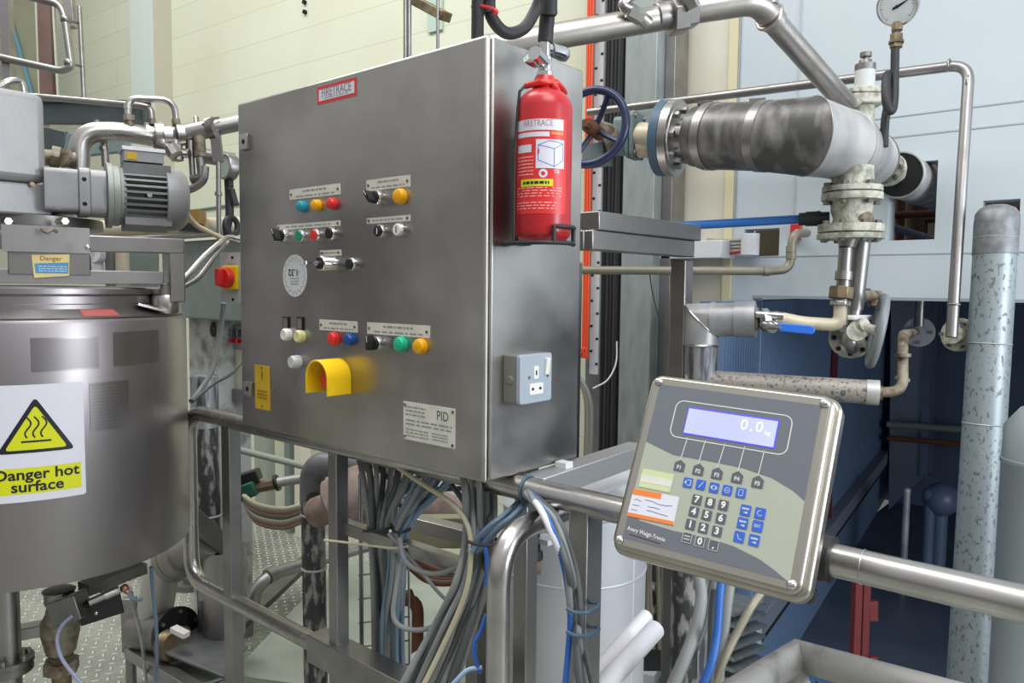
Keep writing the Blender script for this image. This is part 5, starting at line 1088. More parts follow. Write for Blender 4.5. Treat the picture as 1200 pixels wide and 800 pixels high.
def su(px, py): q = PL(px, py, nl, nl.dot((ba_+bb_)/2+nl*.026))-((ba_+bb_)/2+nl*.026); return q.dot(dl), q.z
s4 = [su(*a) for a in ((37, 298.5), (81.5, 298), (81, 323), (40, 325.5))]; sk.prism(fsk, s4, -.0005, .0005)
s4b = [su(*a) for a in ((40, 308.5), (80.5, 307.5), (80, 320.5), (42, 320))]; sk.prism(fsk, s4b, .0004, .0009, BLUEST)
cu, cv = (s4[0][0]+s4[1][0])/2, su(60, 303)[1]; sk.text(fsk, 'Danger', cu, cv, .0155, .0009, mat('sepia_print', '#6b5a32', .5), bold=.005)
sk.grid(fsk, s4b[3][0]+.006, s4b[2][1]+.003, s4b[1][0]-.004, s4b[0][1]-.004, 3, .0011, SIGNW, .28, 9)
cm = bf.part('lid_clamp', STEELB); cq = P(195, 362, 2.03); cq.z = TZ1+.006
mb = cm; mb.lathe(V((cq.x, cq.y, 0)), zz, [(TZ1+.004, .034), (TZ1+.008, .036), (TZ1+.05, .036), (TZ1+.053, .034), (TZ1+.053, .016), (TZ1+.08, .016), (TZ1+.083, .012)], 28)
mb.bar(V((cq.x, cq.y, TZ1+.06))+RGT*.01, V((cq.x, cq.y, TZ1+.06))+RGT*.045, .03, .05); mb.bar(P(160, 356, 1.95), P(195, 365, 2.0), .03, .006)
bf.done()
# gearbox and motor
X0 = P(30, 160, 1.84).x
gb = Thing('gearbox', 'grey cast gearbox housing with rounded corners above the tank', 'gearbox')
y1 = onX(55, 160, X0).y; z1_, z0_ = onX(30, 106, X0).z, onX(30, 213, X0).z
mb = gb.part('upper_housing', GREYP, bev=.02); mb.ab((X0-.4, y1-.6, z0_), (X0, y1, z1_)); mb.ms = [mat('cast_grey_housing', '#a6a5a6', .45, .25, '#98979a', 9, bump=.15, bscale=80)]
y2 = onX(61, 235, X0-.01).y; zl_ = onX(30, 252, X0-.01).z
mb = gb.part('lower_housing', GREYP, bev=.006); mb.ab((X0-.35, y1-.6, zl_), (X0-.008, y2, z0_-.002)); sc_ = gb.part('drain_screw', BRASS); q = onX(37, 216, X0); sc_.cyl(q-V((.02, 0, 0)), q+V((.006, 0, 0)), .006, n=10)
bs = gb.part('base_flange', STEELD); q = P(58, 258, 1.95); bs.lathe(V((P(40, 258, 2.0).x, P(40, 258, 2.0).y, P(40, 268, 2.0).z)), zz, [(0, .16), (.025, .16), (.026, .1), (.05, .09)], 36)
for px in (6, 72): 
    q = P(px, 259.5, 1.85); bs.cyl(q-V((.02, 0, 0)), q+V((.025, 0, 0)), .009, n=6, m=STEELB)
gb.done()
mo = Thing('electric_motor', 'grey finned electric motor bolted to the side of the gearbox', 'motor')
ma0, ma1 = P(62, 225, 1.90), P(212, 235, 2.06); dm = (ma1-ma0); dm.z = 0; dm.normalize(); ma0.z = P(140, 230, 1.98).z
def mx(px):                                          # point on the motor axis that projects to this column
    lo, hi = 0., 1.
    for _ in range(40):
        mid = (lo+hi)/2
        if pr(ma0+dm*mid)[0] < px: lo = mid
        else: hi = mid
    return lo
nm = V((dm.y, -dm.x, 0)); nm = nm if nm.dot(CAM-ma0) > 0 else -nm
fm_ = frame(ma0, nm, zz, dm)
ad = mo.part('adaptor_block', GREYP, bev=.006); zt_m = .052
ad.prism(fm_, rrect(-.06, -.05, .055, .055, .012), -.02, mx(91)); ad.prism(fm_, rrect(-.065, -.056, .062, .06, .014), mx(91), mx(104)); ad.prism(fm_, rrect(-.06, -.055, .06, .058, .02), mx(104), mx(123))
for v in (.03, -.03): ad.cyl(fm_(.0, v, mx(97))+nm*.06, fm_(0, v, mx(97))+nm*.0635, .0055, n=12, m=HOLE)
RM = .083
fm2 = mo.part('motor_flange', mat('motor_flange_grey', '#8b918c', .45, .2)); fm2.lathe(ma0, dm, [(mx(123), .06), (mx(124), RM), (mx(130), RM), (mx(131), RM*.93), (mx(138), RM*.93), (mx(139), RM*.9), (mx(145), RM*.88)], 44)
bd = mo.part('finned_body', FINS); m0_, m1_ = mx(143), mx(197); bd.cyl(ma0+dm*m0_, ma0+dm*m1_, RM*.78, n=40)
for k in range(11):
    a = -1.15+.205*k; d = nm*math.cos(a)+zz*math.sin(a); t_ = zz*math.cos(a)-nm*math.sin(a); bd.box(ma0+dm*((m0_+m1_)/2)+d*RM*.86, dm*((m1_-m0_)/2), d*RM*.1, t_*.0028, GREYD)
for a, w_ in ((1.57, .055), (-1.45, .05)): d = nm*math.cos(a)+zz*math.sin(a); t_ = zz*math.cos(a)-nm*math.sin(a); bd.box(ma0+dm*((m0_+m1_)/2)+d*RM*.78, dm*((m1_-m0_)/2), d*RM*.2, t_*w_, GREYD)
bd.cyl(ma0+dm*((m0_+m1_)/2)+nm*RM*.9, ma0+dm*((m0_+m1_)/2)+nm*RM*.975, .006, n=14, m=GREYP)
cw = mo.part('fan_cowl', GREYP); cw.lathe(ma0, dm, [(mx(191), RM*.99), (mx(192), RM*1.02), (mx(203), RM*1.0), (mx(212), RM*.93), (mx(217), RM*.80), (mx(219), RM*.6), (mx(220), .001)], 44)
tb = mo.part('terminal_box', GREYP, bev=.003); u_ = RM*1.05; b0, b1 = mx(144), mx(190); tb.prism(fm_, [(-.045, u_), (.045, u_), (.045, u_+.028), (-.045, u_+.028)], b0, b1); tb.prism(fm_, [(-.048, u_+.027), (.048, u_+.027), (.04, u_+.038), (-.04, u_+.038)], b0-.004, b1+.004)
tb.box(fm_(.046, u_+.013, b0+.018), dm*.012, zz*.009, nm*.0006, YELP)
mo.done()
# steel elbow pipe and valve cluster behind the motor
lp_ = Thing('steel_pipe', 'steel pipe with a big elbow and a cluster of valves above the motor', 'pipe')
zA = 2.25
mb = lp_.part('elbow_pipe', STEELB); mb.tube(fillet(pp((93, 205, zA-.05), (93, 155, zA-.05), (145, 154, zA), (186, 162, zA+.06)), [.11, .05], 10), .0285, 22)
mb = lp_.part('main_run', STEELM); mb.cyl(P(200, 161, zA+.08), P(300, 140, zA+.15), .024, n=20); mb.cyl(P(205, 160, zA+.08), P(250, 150, zA+.10), .027, n=20)
cl_ = lp_.part('pipe_clamp', STEELD); q0, q1 = P(244, 151, zA+.1), P(252, 149.5, zA+.1); cl_.cyl(q0, q1, .034, n=22); cl_.bar(q1+UPV*-.01, P(256, 190, zA+.1), .014, .03, RGT); cl_.tube(spline([P(238, 146, zA), P(245, 140, zA+.05), P(256, 138, zA+.1)], 5), .004, 8)
vc = lp_.part('valve_cluster', STEELB)
for px, py, r_, w_ in ((176, 157, .034, .012), (186, 158, .04, .012), (196, 160, .034, .012), (211, 158, .032, .01)): q = P(px, py, zA+.05); d_ = (P(px+8, py, zA+.06)-q).normalized(); vc.cyl(q-d_*w_, q+d_*w_, r_, n=18)
vc.sphere(P(192, 170, zA+.05), .03, STEELM); vc.cyl(P(206, 165, zA+.05), P(208, 188, zA+.05), .018, n=14); vc.cyl(P(196, 178, zA+.05), P(222, 180, zA+.05), .014, n=12); vc.cyl(P(200, 172, zA+.02), P(206, 182, zA+.02), .022, n=8)
bt = lp_.part('bypass_tube', STEELB); bt.tube(fillet(pp((150, 138, zA), (150, 115, zA), (204, 117, zA+.05), (207, 148, zA+.06)), [.045, .045], 7), .0095, 12)
bt.cyl(P(150, 128, zA), P(150, 122, zA), .012, n=12); 
bf2 = lp_.part('brass_union', CRUSTB); bf2.cyl(P(151, 135, zA), P(151.5, 142, zA), .016, n=8); bf2.cyl(P(151.5, 142, zA), P(153, 152, zA), .0125, n=12); bf2 = lp_.part('brass_union', CRUSTB); bf2.cyl(P(206, 140, zA+.05), P(207, 147, zA+.05), .013, n=8); bf2 = lp_.part('brass_union', CRUSTB); bf2.cyl(P(178, 139, zA+.03), P(178.5, 146, zA+.03), .0095, n=10)
b3 = lp_.part('feed_tube', STEELM); b3.tube(fillet(pp((-30, 105, zA+.1), (40, 113, zA+.06), (165, 124, zA+.04), (177, 127, zA+.03), (178, 140, zA+.03)), [.01, .01, .03], 6), .0095, 12); b3.cyl(P(113, 149, zA), P(113.5, 141, zA), .0085, n=10); b3.cyl(P(122, 165, zA), P(124, 195, zA), .011, n=12); b3.cyl(P(121.5, 172, zA), P(122, 176, zA), .014, n=12)
dr = lp_.part('drain_branch', STEELD); dr.cyl(P(223, 165, zA+.08), P(223, 182, zA+.08), .014, n=10); dr.cyl(P(233, 160, zA+.08), P(235, 184, zA+.08), .018, n=10, m=CRUSTB); dr.cyl(P(224, 178, zA+.08), P(226, 208, zA+.08), .009, n=10); dr.tube(fillet(pp((234, 180, zA+.08), (237, 208, zA+.08), (224, 210, zA+.08)), .02), .013, 12); dr.tube(spline(pp((240, 195, zA+.08), (238, 210, zA+.08), (228, 219, zA+.08), (214, 224, zA+.08)), 6), .013, 12, STEELM); dr.cyl(P(230, 138, zA+.15), P(231, 150, zA+.12), .008, n=10)
dr.cyl(P(235, 182, zA+.2), P(275, 188, zA+.25), .024, n=16)
lp_.done()
rj = Thing('rotary_joint', 'rust stained pipe joint emerging behind the gearbox', 'pipe'); mb = rj.part('joint_body', CRUSTB); mb.cyl(P(50, 184, 2.1), P(88, 188, 2.15), .022, n=14); mb2 = rj.part('joint_nut', CRUSTB); mb2.cyl(P(60, 184, 2.1), P(70, 186, 2.11), .032, n=8); mb2 = rj.part('joint_nut', CRUSTB); mb2.cyl(P(73, 184, 2.1), P(77, 186, 2.11), .028, n=8); rj.done()
one('lever_arm', 'bright bent steel lever handle on the gearbox roof', 'lever', STEELB, lambda mb: mb.tube(fillet(pp((-10, 106, 1.9), (12, 94, 1.92), (26, 95, 1.95), (29, 112, 1.95)), [.03, .02], 6), .0085, 12))
# gauge beside the cabinet edge
g2 = Thing('pressure_gauge', 'small pressure gauge with greenish dial at the left edge of the cabinet', 'gauge')
gc = P(268, 196, 2.42); gd2 = (P(262, 196.5, 2.36)-gc).normalized(); gd2 = (RGT*-.62-FWD*.78).normalized()
mb = g2.part('gauge_case', STEELM); mb.lathe(gc, gd2, [(-.018, .034), (-.015, .041), (.014, .041), (.018, .0385), (.0185, .035), (.015, .0345)], 32); di = g2.part('dial', DIALG); di.lathe(gc, gd2, [(.014, .0345), (.0155, .0345)], 32)
nk_ = g2.part('siphon', RUBBER); nk_.tube(spline(pp((268, 210, 2.43), (268.5, 230, 2.43), (269, 252, 2.43), (266, 266, 2.43), (267, 276, 2.43)), 6), .013, 12); nk_.cyl(P(271, 222, 2.42), P(276, 240, 2.42), .011, n=10); ring(nk_, P(271, 265, 2.43), V((.9, .3, 0)), .028, .009, 28); nk_.cyl(P(268, 209, 2.43), P(268.5, 219, 2.43), .016, n=6); g2.done()
one('support_rod', 'thin grey upright rod beside the small gauge', 'rod', STEELM, lambda mb: (mb.cyl(P(256, 190, 2.35), P(256.5, 280, 2.35), .0075, n=10), mb.cyl(P(256, 225, 2.35), P(256, 229, 2.35), .011, n=10)))
bvA = Thing('bleed_valve', 'small white valve with grey pipes seen through the gap in the tank bridge', 'valve'); zb5 = 2.45
mb = bvA.part('valve_body', SIGNW); mb.cyl(P(113, 292, zb5), P(115, 325, zb5), .018, n=14); mb.cyl(P(112, 298, zb5-.02), P(120, 300, zb5), .025, n=14); mb = bvA.part('red_collar', REDD); mb.cyl(P(107, 300, zb5), P(108, 326, zb5), .010, n=10); mb = bvA.part('dark_pipe', GREYD); mb.cyl(P(130, 285, zb5), P(131, 335, zb5), .018, n=14); mb = bvA.part('cream_pipe', CREAMP); mb.cyl(P(143, 285, zb5), P(144, 335, zb5), .021, n=14); mb = bvA.part('grey_panel', GREENG); mb.box(P(168, 310, zb5+.2), RGT*.05, FWD*.01, UPV*.08); bvA.done()
# green cabinet, conduit, emergency switch
gcab = Thing('green_cabinet', 'grey green painted cabinet standing between the tank and the steel cabinet', 'cabinet')
Yg = .62; a, b = onY(190, 330, Yg).x, onY(300, 330, Yg).x; z1, z0 = onY(240, 281, Yg).z, onY(240, 374, Yg).z
mb = gcab.part('casing', GREENG, bev=.006); mb.ab((a, Yg, z0), (b, Yg+.25, z1)); mb = gcab.part('top_channel', STEELM, bev=.003); mb.ab((a-.15, Yg-.03, z1+.012), (b, Yg+.02, z1+.030)); mb = gcab.part('pedestal', mat('stained_white_panel', '#a9aba8', .5, .1, '#6d6b66', 12, lo=.5, hi=.7)); q0, q1 = onY(222, 420, Yg+.05).x, onY(256, 420, Yg+.05).x; mb.ab((q0, Yg+.05, 0), (q1, Yg+.2, z0)); gcab.done()
lb = Thing('motor_block', 'amber and black motor block with cream pipe behind the motor', 'fitting'); mb = lb.part('amber_block', mat('amber_block', '#a98243', .5)); q = P(225, 255, 2.5); mb.box(q, RGT*.035, FWD*.03, UPV*.022); mb2 = lb.part('black_base', RUBBER); mb2.box(q-UPV*.034, RGT*.03, FWD*.03, UPV*.012); lb.done()
one('feed_pipe', 'pale cream pipe running level behind the motor above the green cabinet', 'pipe', CREAMP, lambda mb: mb.cyl(P(60, 270, 2.3), P(300, 262, 2.64), .026, n=14))
one('conduit', 'thin green conduit on the blockwork behind the small gauge', 'conduit', GREENG, lambda mb: mb.cyl(onW(205, 250, .007), onW(285, 238, .007), .010, n=8))
es = Thing('emergency_switch', 'rotary isolator with red handle on a yellow plate by the cabinet edge', 'switch'); zE = 2.30
fe_ = frame(P(270, 325, zE), V((1, 0.25, 0)), (0, 0, 1)); 
mb = es.part('switch_box', mat('switch_box_grey', '#b9bbbb', .45), bev=.004); mb.prism(fe_, rrect(-.042, -.075, .055, .075, .006), -.06, 0)
for v in (.06, -.066): mb.cyl(fe_(0.01, v, 0), fe_(.01, v, .003), .004, n=10, m=HOLE)
mb.grid(fe_, -.012, .036, .022, .046, 2, .0006, INK, .4, 3)
yp = es.part('yellow_plate', YELL, bev=.002); yp.prism(fe_, rrect(-.026, -.036, .036, .034, .004), 0, .012)
rh = es.part('red_handle', RED, bev=.002); rh.cyl(fe_(-.0, -.001, .012), fe_(-.0, -.001, .034), .031, .029, 26); rh.prism(fe_, rrect(-.010, -.026, .010, .026, .006), .034, .052); es.done()
fc = Thing('flexible_conduit', 'pair of bent steel conduits meeting at the tank frame corner', 'conduit'); mb = fc.part('upper_conduit', STEELB); mb.tube(spline(pp((207, 335, 2.08), (222, 320, 2.12), (240, 300, 2.18), (258, 284, 2.24), (268, 278, 2.28), (282, 281, 2.3)), 7), .0085, 12); mb = fc.part('lower_conduit', STEELM); mb.tube(spline(pp((214, 336, 2.1), (232, 325, 2.14), (248, 304, 2.2), (262, 286, 2.26)), 7), .0085, 12); mb = fc.part('entry_conduit', CREAMC); mb.tube(spline(pp((214, 243, 2.15), (228, 262, 2.2), (245, 272, 2.24), (263, 280, 2.28)), 7), .0075, 12); mb.cyl(P(258, 280, 2.26), P(266, 286, 2.27), .012, n=10); fc.done()
bk = Thing('breaker_panel', 'open breaker row with red wires in a cream box beside the cabinet edge', 'breaker panel'); Yb = .75
a, b = onY(256, 410, Yb).x, onY(300, 410, Yb).x; mb = bk.part('cream_box', mat('cream_box', '#cdc9b4', .5)); mb.ab((a, Yb, onY(270, 455, Yb).z), (b, Yb+.1, onY(270, 408, Yb).z)); br_ = bk.part('breaker_row', GREYP); br_.ab((a, Yb-.01, onY(270, 407, Yb).z), (b, Yb+.08, onY(270, 380, Yb).z)); 
for k in range(6): xx = a+(b-a)*(k+.3)/6.5; br_.ab((xx, Yb-.03, onY(270, 393, Yb).z), (xx+.012, Yb, onY(270, 384, Yb).z), TEAL); br_.ab((xx, Yb-.035, onY(270, 400, Yb).z), (xx+.016, Yb, onY(270, 395, Yb).z), RED)
lo_ = bk.part('dark_base', GREYD); lo_.ab((a, Yb-.02, onY(270, 468, Yb).z), (b, Yb+.09, onY(270, 454, Yb).z)); bk.done()
cable('power_cable', 'thin dark cable crossing from the breaker row down to the tank side', pp((290, 415, 2.5), (272, 437, 2.42), (250, 450, 2.35), (226, 470, 2.28)), .005, GREYC2)
cable('power_cable', 'grey cable hanging from the isolator switch behind the frame corner', pp((262, 355, 2.4), (258, 390, 2.42), (250, 430, 2.4), (236, 455, 2.36), (224, 470, 2.3)), .008, GREYC)
one('cable_gland', 'small black blob of a gland on the pedestal panel', 'gland', RUBBER, lambda mb: mb.sphere(onY(250, 386, .665), .022, sc=(.7, .7, 1.5)))
# green steel beams behind
gbm = Thing('roof_beam', 'dark green steel I beam behind the gearbox', 'beam'); mb = gbm.part('web', GREENB, bev=.003); b0, b1 = P(35, 131, 3.3), P(174, 143, 3.3); b1.z = b0.z; mb.bar(b0, b1, .02, .085); mb = gbm.part('upper_flange', GREENB); mb.bar(b0+V((0, 0, .043)), b1+V((0, 0, .043)), .05, .012); mb = gbm.part('lower_flange', GREENB); mb.bar(b0-V((0, 0, .043)), b1-V((0, 0, .043)), .05, .012); mb = gbm.part('end_plate', GREENB); q = b1+V((0, 0, 0)); mb.bar(b1-(b1-b0).normalized()*.01, b1, .06, .10); mb.cyl(b1-FWD*.06-(b1-b0).normalized()*.05, b1-FWD*.05-(b1-b0).normalized()*.05, .012, n=8, m=CHROME); gbm.done()
gp = Thing('beam_bracket', 'faded green steel bracket beam below the dark green beam', 'beam'); mb = gp.part('bracket_plate', TEAL, bev=.004); mb.bar(P(76, 172, 3.2), P(150, 163, 3.1), .03, .10); mb = gp.part('stub_beam', GREENB, bev=.004); mb.bar(P(40, 163, 3.2), P(78, 172, 3.2), .05, .12); gp.done()
# ladder rail, trunking and pipes at the far left
lr2 = Thing('ladder_guard', 'grey tubular guard rail loop on the platform at the upper left', 'rail'); zL = 4.6
mb = lr2.part('loop_tube', STEELM); mb.tube(fillet(pp((-40, 58, zL), (0, 67, zL), (72, 83, zL), (84, 78, zL), (76, 20, zL), (70, 5, zL), (30, -5, zL)), [.05, .12, .12, .12, .12], 6), .022, 14)
mb = lr2.part('upright', STEELM); mb.bar(P(7, -20, zL+.05), P(11, 110, zL+.05), .055, .05, RGT); mb2 = lr2.part('outer_upright', STEELM); mb2.cyl(P(93, 8, zL+.1), P(98.5, 116, zL+.1), .014, n=12); 
mb3 = lr2.part('standoff', STEELD); mb3.cyl(P(78, 24, zL), P(94, 27, zL+.1), .008, n=8); mb3.sphere(P(77, 23, zL), .03); mb3 = lr2.part('standoff', STEELD); mb3.cyl(P(81, 74, zL), P(97, 78, zL+.1), .008, n=8); mb3.sphere(P(81, 74, zL), .03); lr2.done()
BRWN = mat('brown_red_trunking', '#6d554e', .55, 0, '#5a4640', 9)
def vst(name, label, cat, m, x0, y0, x1, y1, z, w, d=.05): 
    a_, b_ = P(x0, y0, z), P(x1, y1, z); return one(name, label, cat, m, lambda mb: mb.bar(a_, b_, w, d, FWD), bev=.003)
vst('cable_trunking', 'brown red vertical trunking at the upper left behind the guard loop', 'trunking', BRWN, 53, -30, 58, 130, 6.0, .10, .08)
vst('cable_trunking', 'pale narrow vertical trunking left of the brown trunking', 'trunking', mat('pale_trunking', '#b7b8a2', .5), 44, -30, 50, 130, 6.0, .035)
vst('conduit', 'thin pale vertical conduit right of the brown trunking', 'conduit', mat('pale_conduit', '#c2c4b0', .5), 60, -30, 69, 130, 6.0, .014, .02)
vst('steel_angle', 'grey vertical steel angle at the top behind the guard loop', 'bracket', STEELM, 78, -30, 84, 33, 5.2, .06)
vst('shaded_pier', 'pier in an olive shade tone behind the brown trunking at the far left', 'pier', mat('pier_shade_olive', '#8f9078', .7, 0, '#7d7d68', 3), 25, -40, 30, 160, 6.6, .36, .1)  # olive colour paints in the shade on the wall at this end
vst('hanging_cable', 'blue cable hanging loosely across the shade-toned olive pier', 'cable', mat('faded_blue_cable', '#5d8ea5', .5), 12, 20, 40, 118, 6.52, .024, .024)
vst('grey_panel', 'grey steel panel at the extreme upper left edge', 'panel', GREYP, -6, -30, -2, 120, 4.8, .06)
sw_ = Thing('wall_stay', 'steel rods and bracket hanging on the blockwork above the cabinet', 'bracket'); zW = 3.0
for k, px in enumerate((474.5, 479)): mb = sw_.part('rod', STEELM); mb.cyl(P(px, -30, zW)+V((0, 0, 1)), P(px+.7, 70, zW), .0085, n=12)
mb = sw_.part('thin_rod', STEELM); mb.cyl(P(512, -30, zW-.1)+V((0, 0, 1)), P(513, 60, zW-.1), .006, n=10)
mb = sw_.part('channel_arm', BRASS, bev=.003); mb.bar(P(470, -8, zW+.1), P(523, 20, zW-.1), .05, .035); sw_.done()
wl = onW(510, 20, .01); one('wall_plate', 'pale green glass plate on the blockwork behind the bracket', 'plate', mat('green_glass', '#b9cfc0', .2), lambda mb: mb.box(wl+V((0, 0, .02)), wd*.055, wn*.006, (0, 0, .10)))
for q in ((358, 3), (358.5, 14.5)): p = onW(*q, .0); one('wall_bolt', 'small dark bolt in the blockwork above the cabinet', 'bolt', HOLE, lambda mb: mb.cyl(p-wn*.02, p+wn*.005, .014, n=10), group='bolts in the blockwork')
# ------------------------------------------------------------------ under the tank
lg = Thing('tank_leg', 'round steel tank leg with a bolted flange at the lower left corner', 'leg'); q = P(8, 740, 1.98); f_ = P(8, 778, 1.98)
mb = lg.part('leg_tube', STEELM); mb.cyl((q.x, q.y, .02), (q.x, q.y, .91), .031, n=26); mb = lg.part('flange_disc', STEELD); mb.lathe(V((q.x, q.y, f_.z)), (0, 0, 1), [(-.02, .058), (-.001, .058), (.001, .06), (.014, .06)], 30); boltp(lg, STEELM, (q.x, q.y, f_.z), (0, 0, 1), .047, 6, .007, .024); mb = lg.part('foot_plate', STEELD); mb.cyl((q.x, q.y, 0), (q.x, q.y, .02), .07, n=26); lg.done()
ov = Thing('outlet_valve', 'stained brass outlet valve hanging under the tank beside the dark bracket', 'valve'); oz = 2.02; c = P(70, 720, oz); ox, oy = c.x, c.y; z_ = lambda py: P(70, py, oz).z
mb = ov.part('collar', STEELM); mb.lathe(V((ox, oy, 0)), (0, 0, 1), [(z_(709), .03), (z_(704), .036), (z_(694), .036), (z_(690), .04), (z_(688), .03)], 28)
mb = ov.part('valve_body', CRUSTB); mb.lathe(V((ox, oy, 0)), (0, 0, 1), [(z_(768), .026), (z_(764), .036), (z_(757), .039), (z_(740), .047), (z_(728), .046), (z_(717), .034), (z_(707), .029)], 28)
mb = ov.part('lower_fitting', BRASS); mb.lathe(V((ox, oy, 0)), (0, 0, 1), [(z_(860), .02), (z_(792), .024), (z_(768), .03)], 22); hx = ov.part('hex_nut', CRUSTB, bev=.003); hx.cyl((ox, oy, z_(789)), (ox, oy, z_(775)), .045, n=6); ov.done()
br_ = Thing('actuator_bracket', 'black angled bracket and motor plate under the tank bottom', 'bracket'); mb = br_.part('angled_plate', STEELD, bev=.003); mb.box(P(82, 712, 1.93), RGT*.035+UPV*.012, FWD*.03, UPV*.03-RGT*.01); mb = br_.part('black_plate', BLACK, bev=.003); a_, b_ = P(92, 720, 1.95), P(143, 704, 2.0); mb.bar(a_, b_, .03, .055); mb.sphere(P(113, 718, 1.93), .005, CHROME); mb.bar(P(78, 696, 1.95), P(100, 712, 1.93), .03, .02); br_.done()
ps = Thing('sensor_rod', 'brushed metal sensor rod with copper tip under the tank bottom edge', 'sensor'); mb = ps.part('rod', STEELB); mb.cyl(P(104, 706, 1.93), P(140, 690, 1.97), .0095, n=16); mb.cyl(P(122, 698, 1.95), P(138, 691, 1.97), .012, n=16); mb2 = ps.part('copper_tip', mat('copper', '#b98a72', .35, 1.)); mb2.sphere(P(146, 689, 1.98), .011); mb2.cyl(P(143, 686, 1.98), P(150, 694, 1.98), .007, n=12); ps.done()
tk_b = Thing('conical_bottom', 'sloping steel underside panel and drain box beneath the tank', 'tank base'); mb = tk_b.part('sloping_panel', STEELD); q = [P(100, 690, 2.0), P(166, 658, 2.15), P(163, 672, 2.2), P(108, 700, 2.05)]; mb.bar(P(98, 690, 2.03), P(166, 664, 2.18), .05, .03); mb2 = tk_b.part('drain_box', STEELD, bev=.003); mb2.bar(P(120, 690, 2.15), P(124, 672, 2.15), .06, .06, FWD); tk_b.done()
one('floor_beam', 'flat steel bar crossing behind the tank leg at the lower left', 'beam', STEELM, lambda mb: mb.bar(P(-30, 750, 2.15), P(72, 732, 2.3), .05, .035), bev=.003)
cable('air_hose', 'pale blue plastic air hose curving down in front of the stained valve', pp((85, 721, 1.90), (73, 732, 1.90), (67, 748, 1.90), (71, 768, 1.9), (82, 785, 1.9), (100, 805, 1.9)), .0045, mat('pale_air_hose', '#9aa3bd', .3))
cable('sensor_cable', 'thin grey blue cable hanging straight down from the tank edge', pp((177, 664, 2.1), (179, 690, 2.12), (183, 730, 2.15), (184, 770, 2.2), (182, 795, 2.25), (180, 815, 2.25)), .005, BLGRC)
cable('sensor_cable', 'thin pale cable hanging beside the pump frame upright', pp((152, 690, 2.0), (158, 715, 2.2), (166, 750, 2.6), (172, 805, 2.9)), .006, DUST)
cable('copper_lead', 'short grey lead drooping from the copper sensor tip', pp((148, 690, 1.98), (154, 700, 1.98), (162, 703, 2.0), (166, 702, 2.02)), .004, BLGRC)
# pump skid on the floor
pk = Thing('pump_skid', 'floor standing pump on a small steel frame with a bent clad pipe', 'pump'); zP = 3.0
mb = pk.part('bent_pipe', mat('pump_pipe_steel', '#b9b6b2', .42, .55)); mb.tube(fillet(pp((214, 650, zP-.12), (190, 664, zP-.06), (176, 752, zP), ), [.12], 4), .066, 22, caps=True)
gs = pk.part('pipe_flange', mat('pump_flange_steel', '#8f8c84', .45, .5)); q0, q1 = P(202, 656, zP-.12), P(214, 649, zP-.14); dd = (q1-q0).normalized(); gs.cyl(q0-dd*.01, q0+dd*.016, .085, n=30); gs.cyl(q0+dd*.02, q0+dd*.046, .085, n=30); gs.cyl(q0+dd*.016, q0+dd*.02, .08, n=30, m=YELP); gs.cyl(q0+dd*.046, q0+dd*.2, .06, n=24)
mb = pk.part('pump_housing', STEELD); h0, h1 = P(164, 738, zP), P(206, 742, zP-.12); dd = (h1-h0).normalized(); mb.cyl(h0, h1-dd*.02, .075, n=28); mb.cyl(h1-dd*.025, h1-dd*.005, .085, n=28)
fk = pk.part('drive_flange', BLACK); fk.cyl(h1-dd*.004, h1+dd*.014, .098, n=32); boltp(pk, STEELB, h1+dd*.012, dd, .08, 6, .008, .012, None, .3)
sf = pk.part('shaft_pulley', BRASS); sf.cyl(h1+dd*.01, h1+dd*.05, .03, n=18); s0_ = P(200, 756, zP-.2); sf.lathe(s0_, dd, [(-.03, .05), (-.02, .056), (-.01, .05), (0, .056), (.012, .05), (.02, .056), (.03, .05)], 24); lv_ = pk.part('white_key', WHITE, bev=.002); lv_.bar(P(203, 736, zP-.25), P(219, 744, zP-.28), .03, .02)
dk_ = pk.part('cover_plate', GREYD, bev=.003); c4_ = pp((192, 757, zP-.25), (226, 737, zP-.02), (290, 755, zP-.2), (262, 792, zP-.42)); zc_ = sum(q.z for q in c4_)/4
for q in c4_: q.z = zc_
dk_.add([*c4_, *[q-V((0, 0, .012)) for q in c4_]], [(3, 2, 1, 0), (4, 5, 6, 7), (0, 1, 5, 4), (1, 2, 6, 5), (2, 3, 7, 6), (3, 0, 4, 7)])
fr2 = pk.part('frame', STEELM, bev=.003); A_1, A_2, A_3 = P(151, 700, zP), P(153, 762, zP), P(262, 830, zP-.6); fr2.bar(A_1, A_2, .05, .04, FWD); fr2.bar(A_2, A_3, .05, .045); fr2.bar(A_2, P(205, 742, zP+.3), .05, .045); fr2.bar(P(190, 765, zP), P(245, 800, zP-.35), .2, .012, m=SLAB)
fr2.cyl(A_2, (A_2.x, A_2.y, 0), .02, n=10); q = P(262, 800, zP-.45); fr2.cyl(q, (q.x, q.y, 0), .02, n=10); q = P(228, 740, zP); fr2.cyl(q, (q.x, q.y, 0), .02, n=10)
vb_ = pk.part('side_casing', STEELM); v0 = P(262, 690, zP-.1); vb_.lathe(V((v0.x, v0.y, 0)), (0, 0, 1), [(P(262, 770, zP-.1).z, .045), (P(262, 745, zP-.1).z, .075), (P(262, 705, zP-.1).z, .085), (P(262, 640, zP-.1).z, .085)], 30); vb_.box(P(262, 680, zP-.12), RGT*.075, FWD*.05, UPV*.06)
pk.done()
one('floor_flange', 'small grey flange lying loose on the tread plate behind the frame upright', 'flange', STEELD, lambda mb: mb.lathe(onZ(226, 686, .0), (0, 0, 1), [(0, .10), (.03, .10), (.031, .05), (.06, .05)], 28))
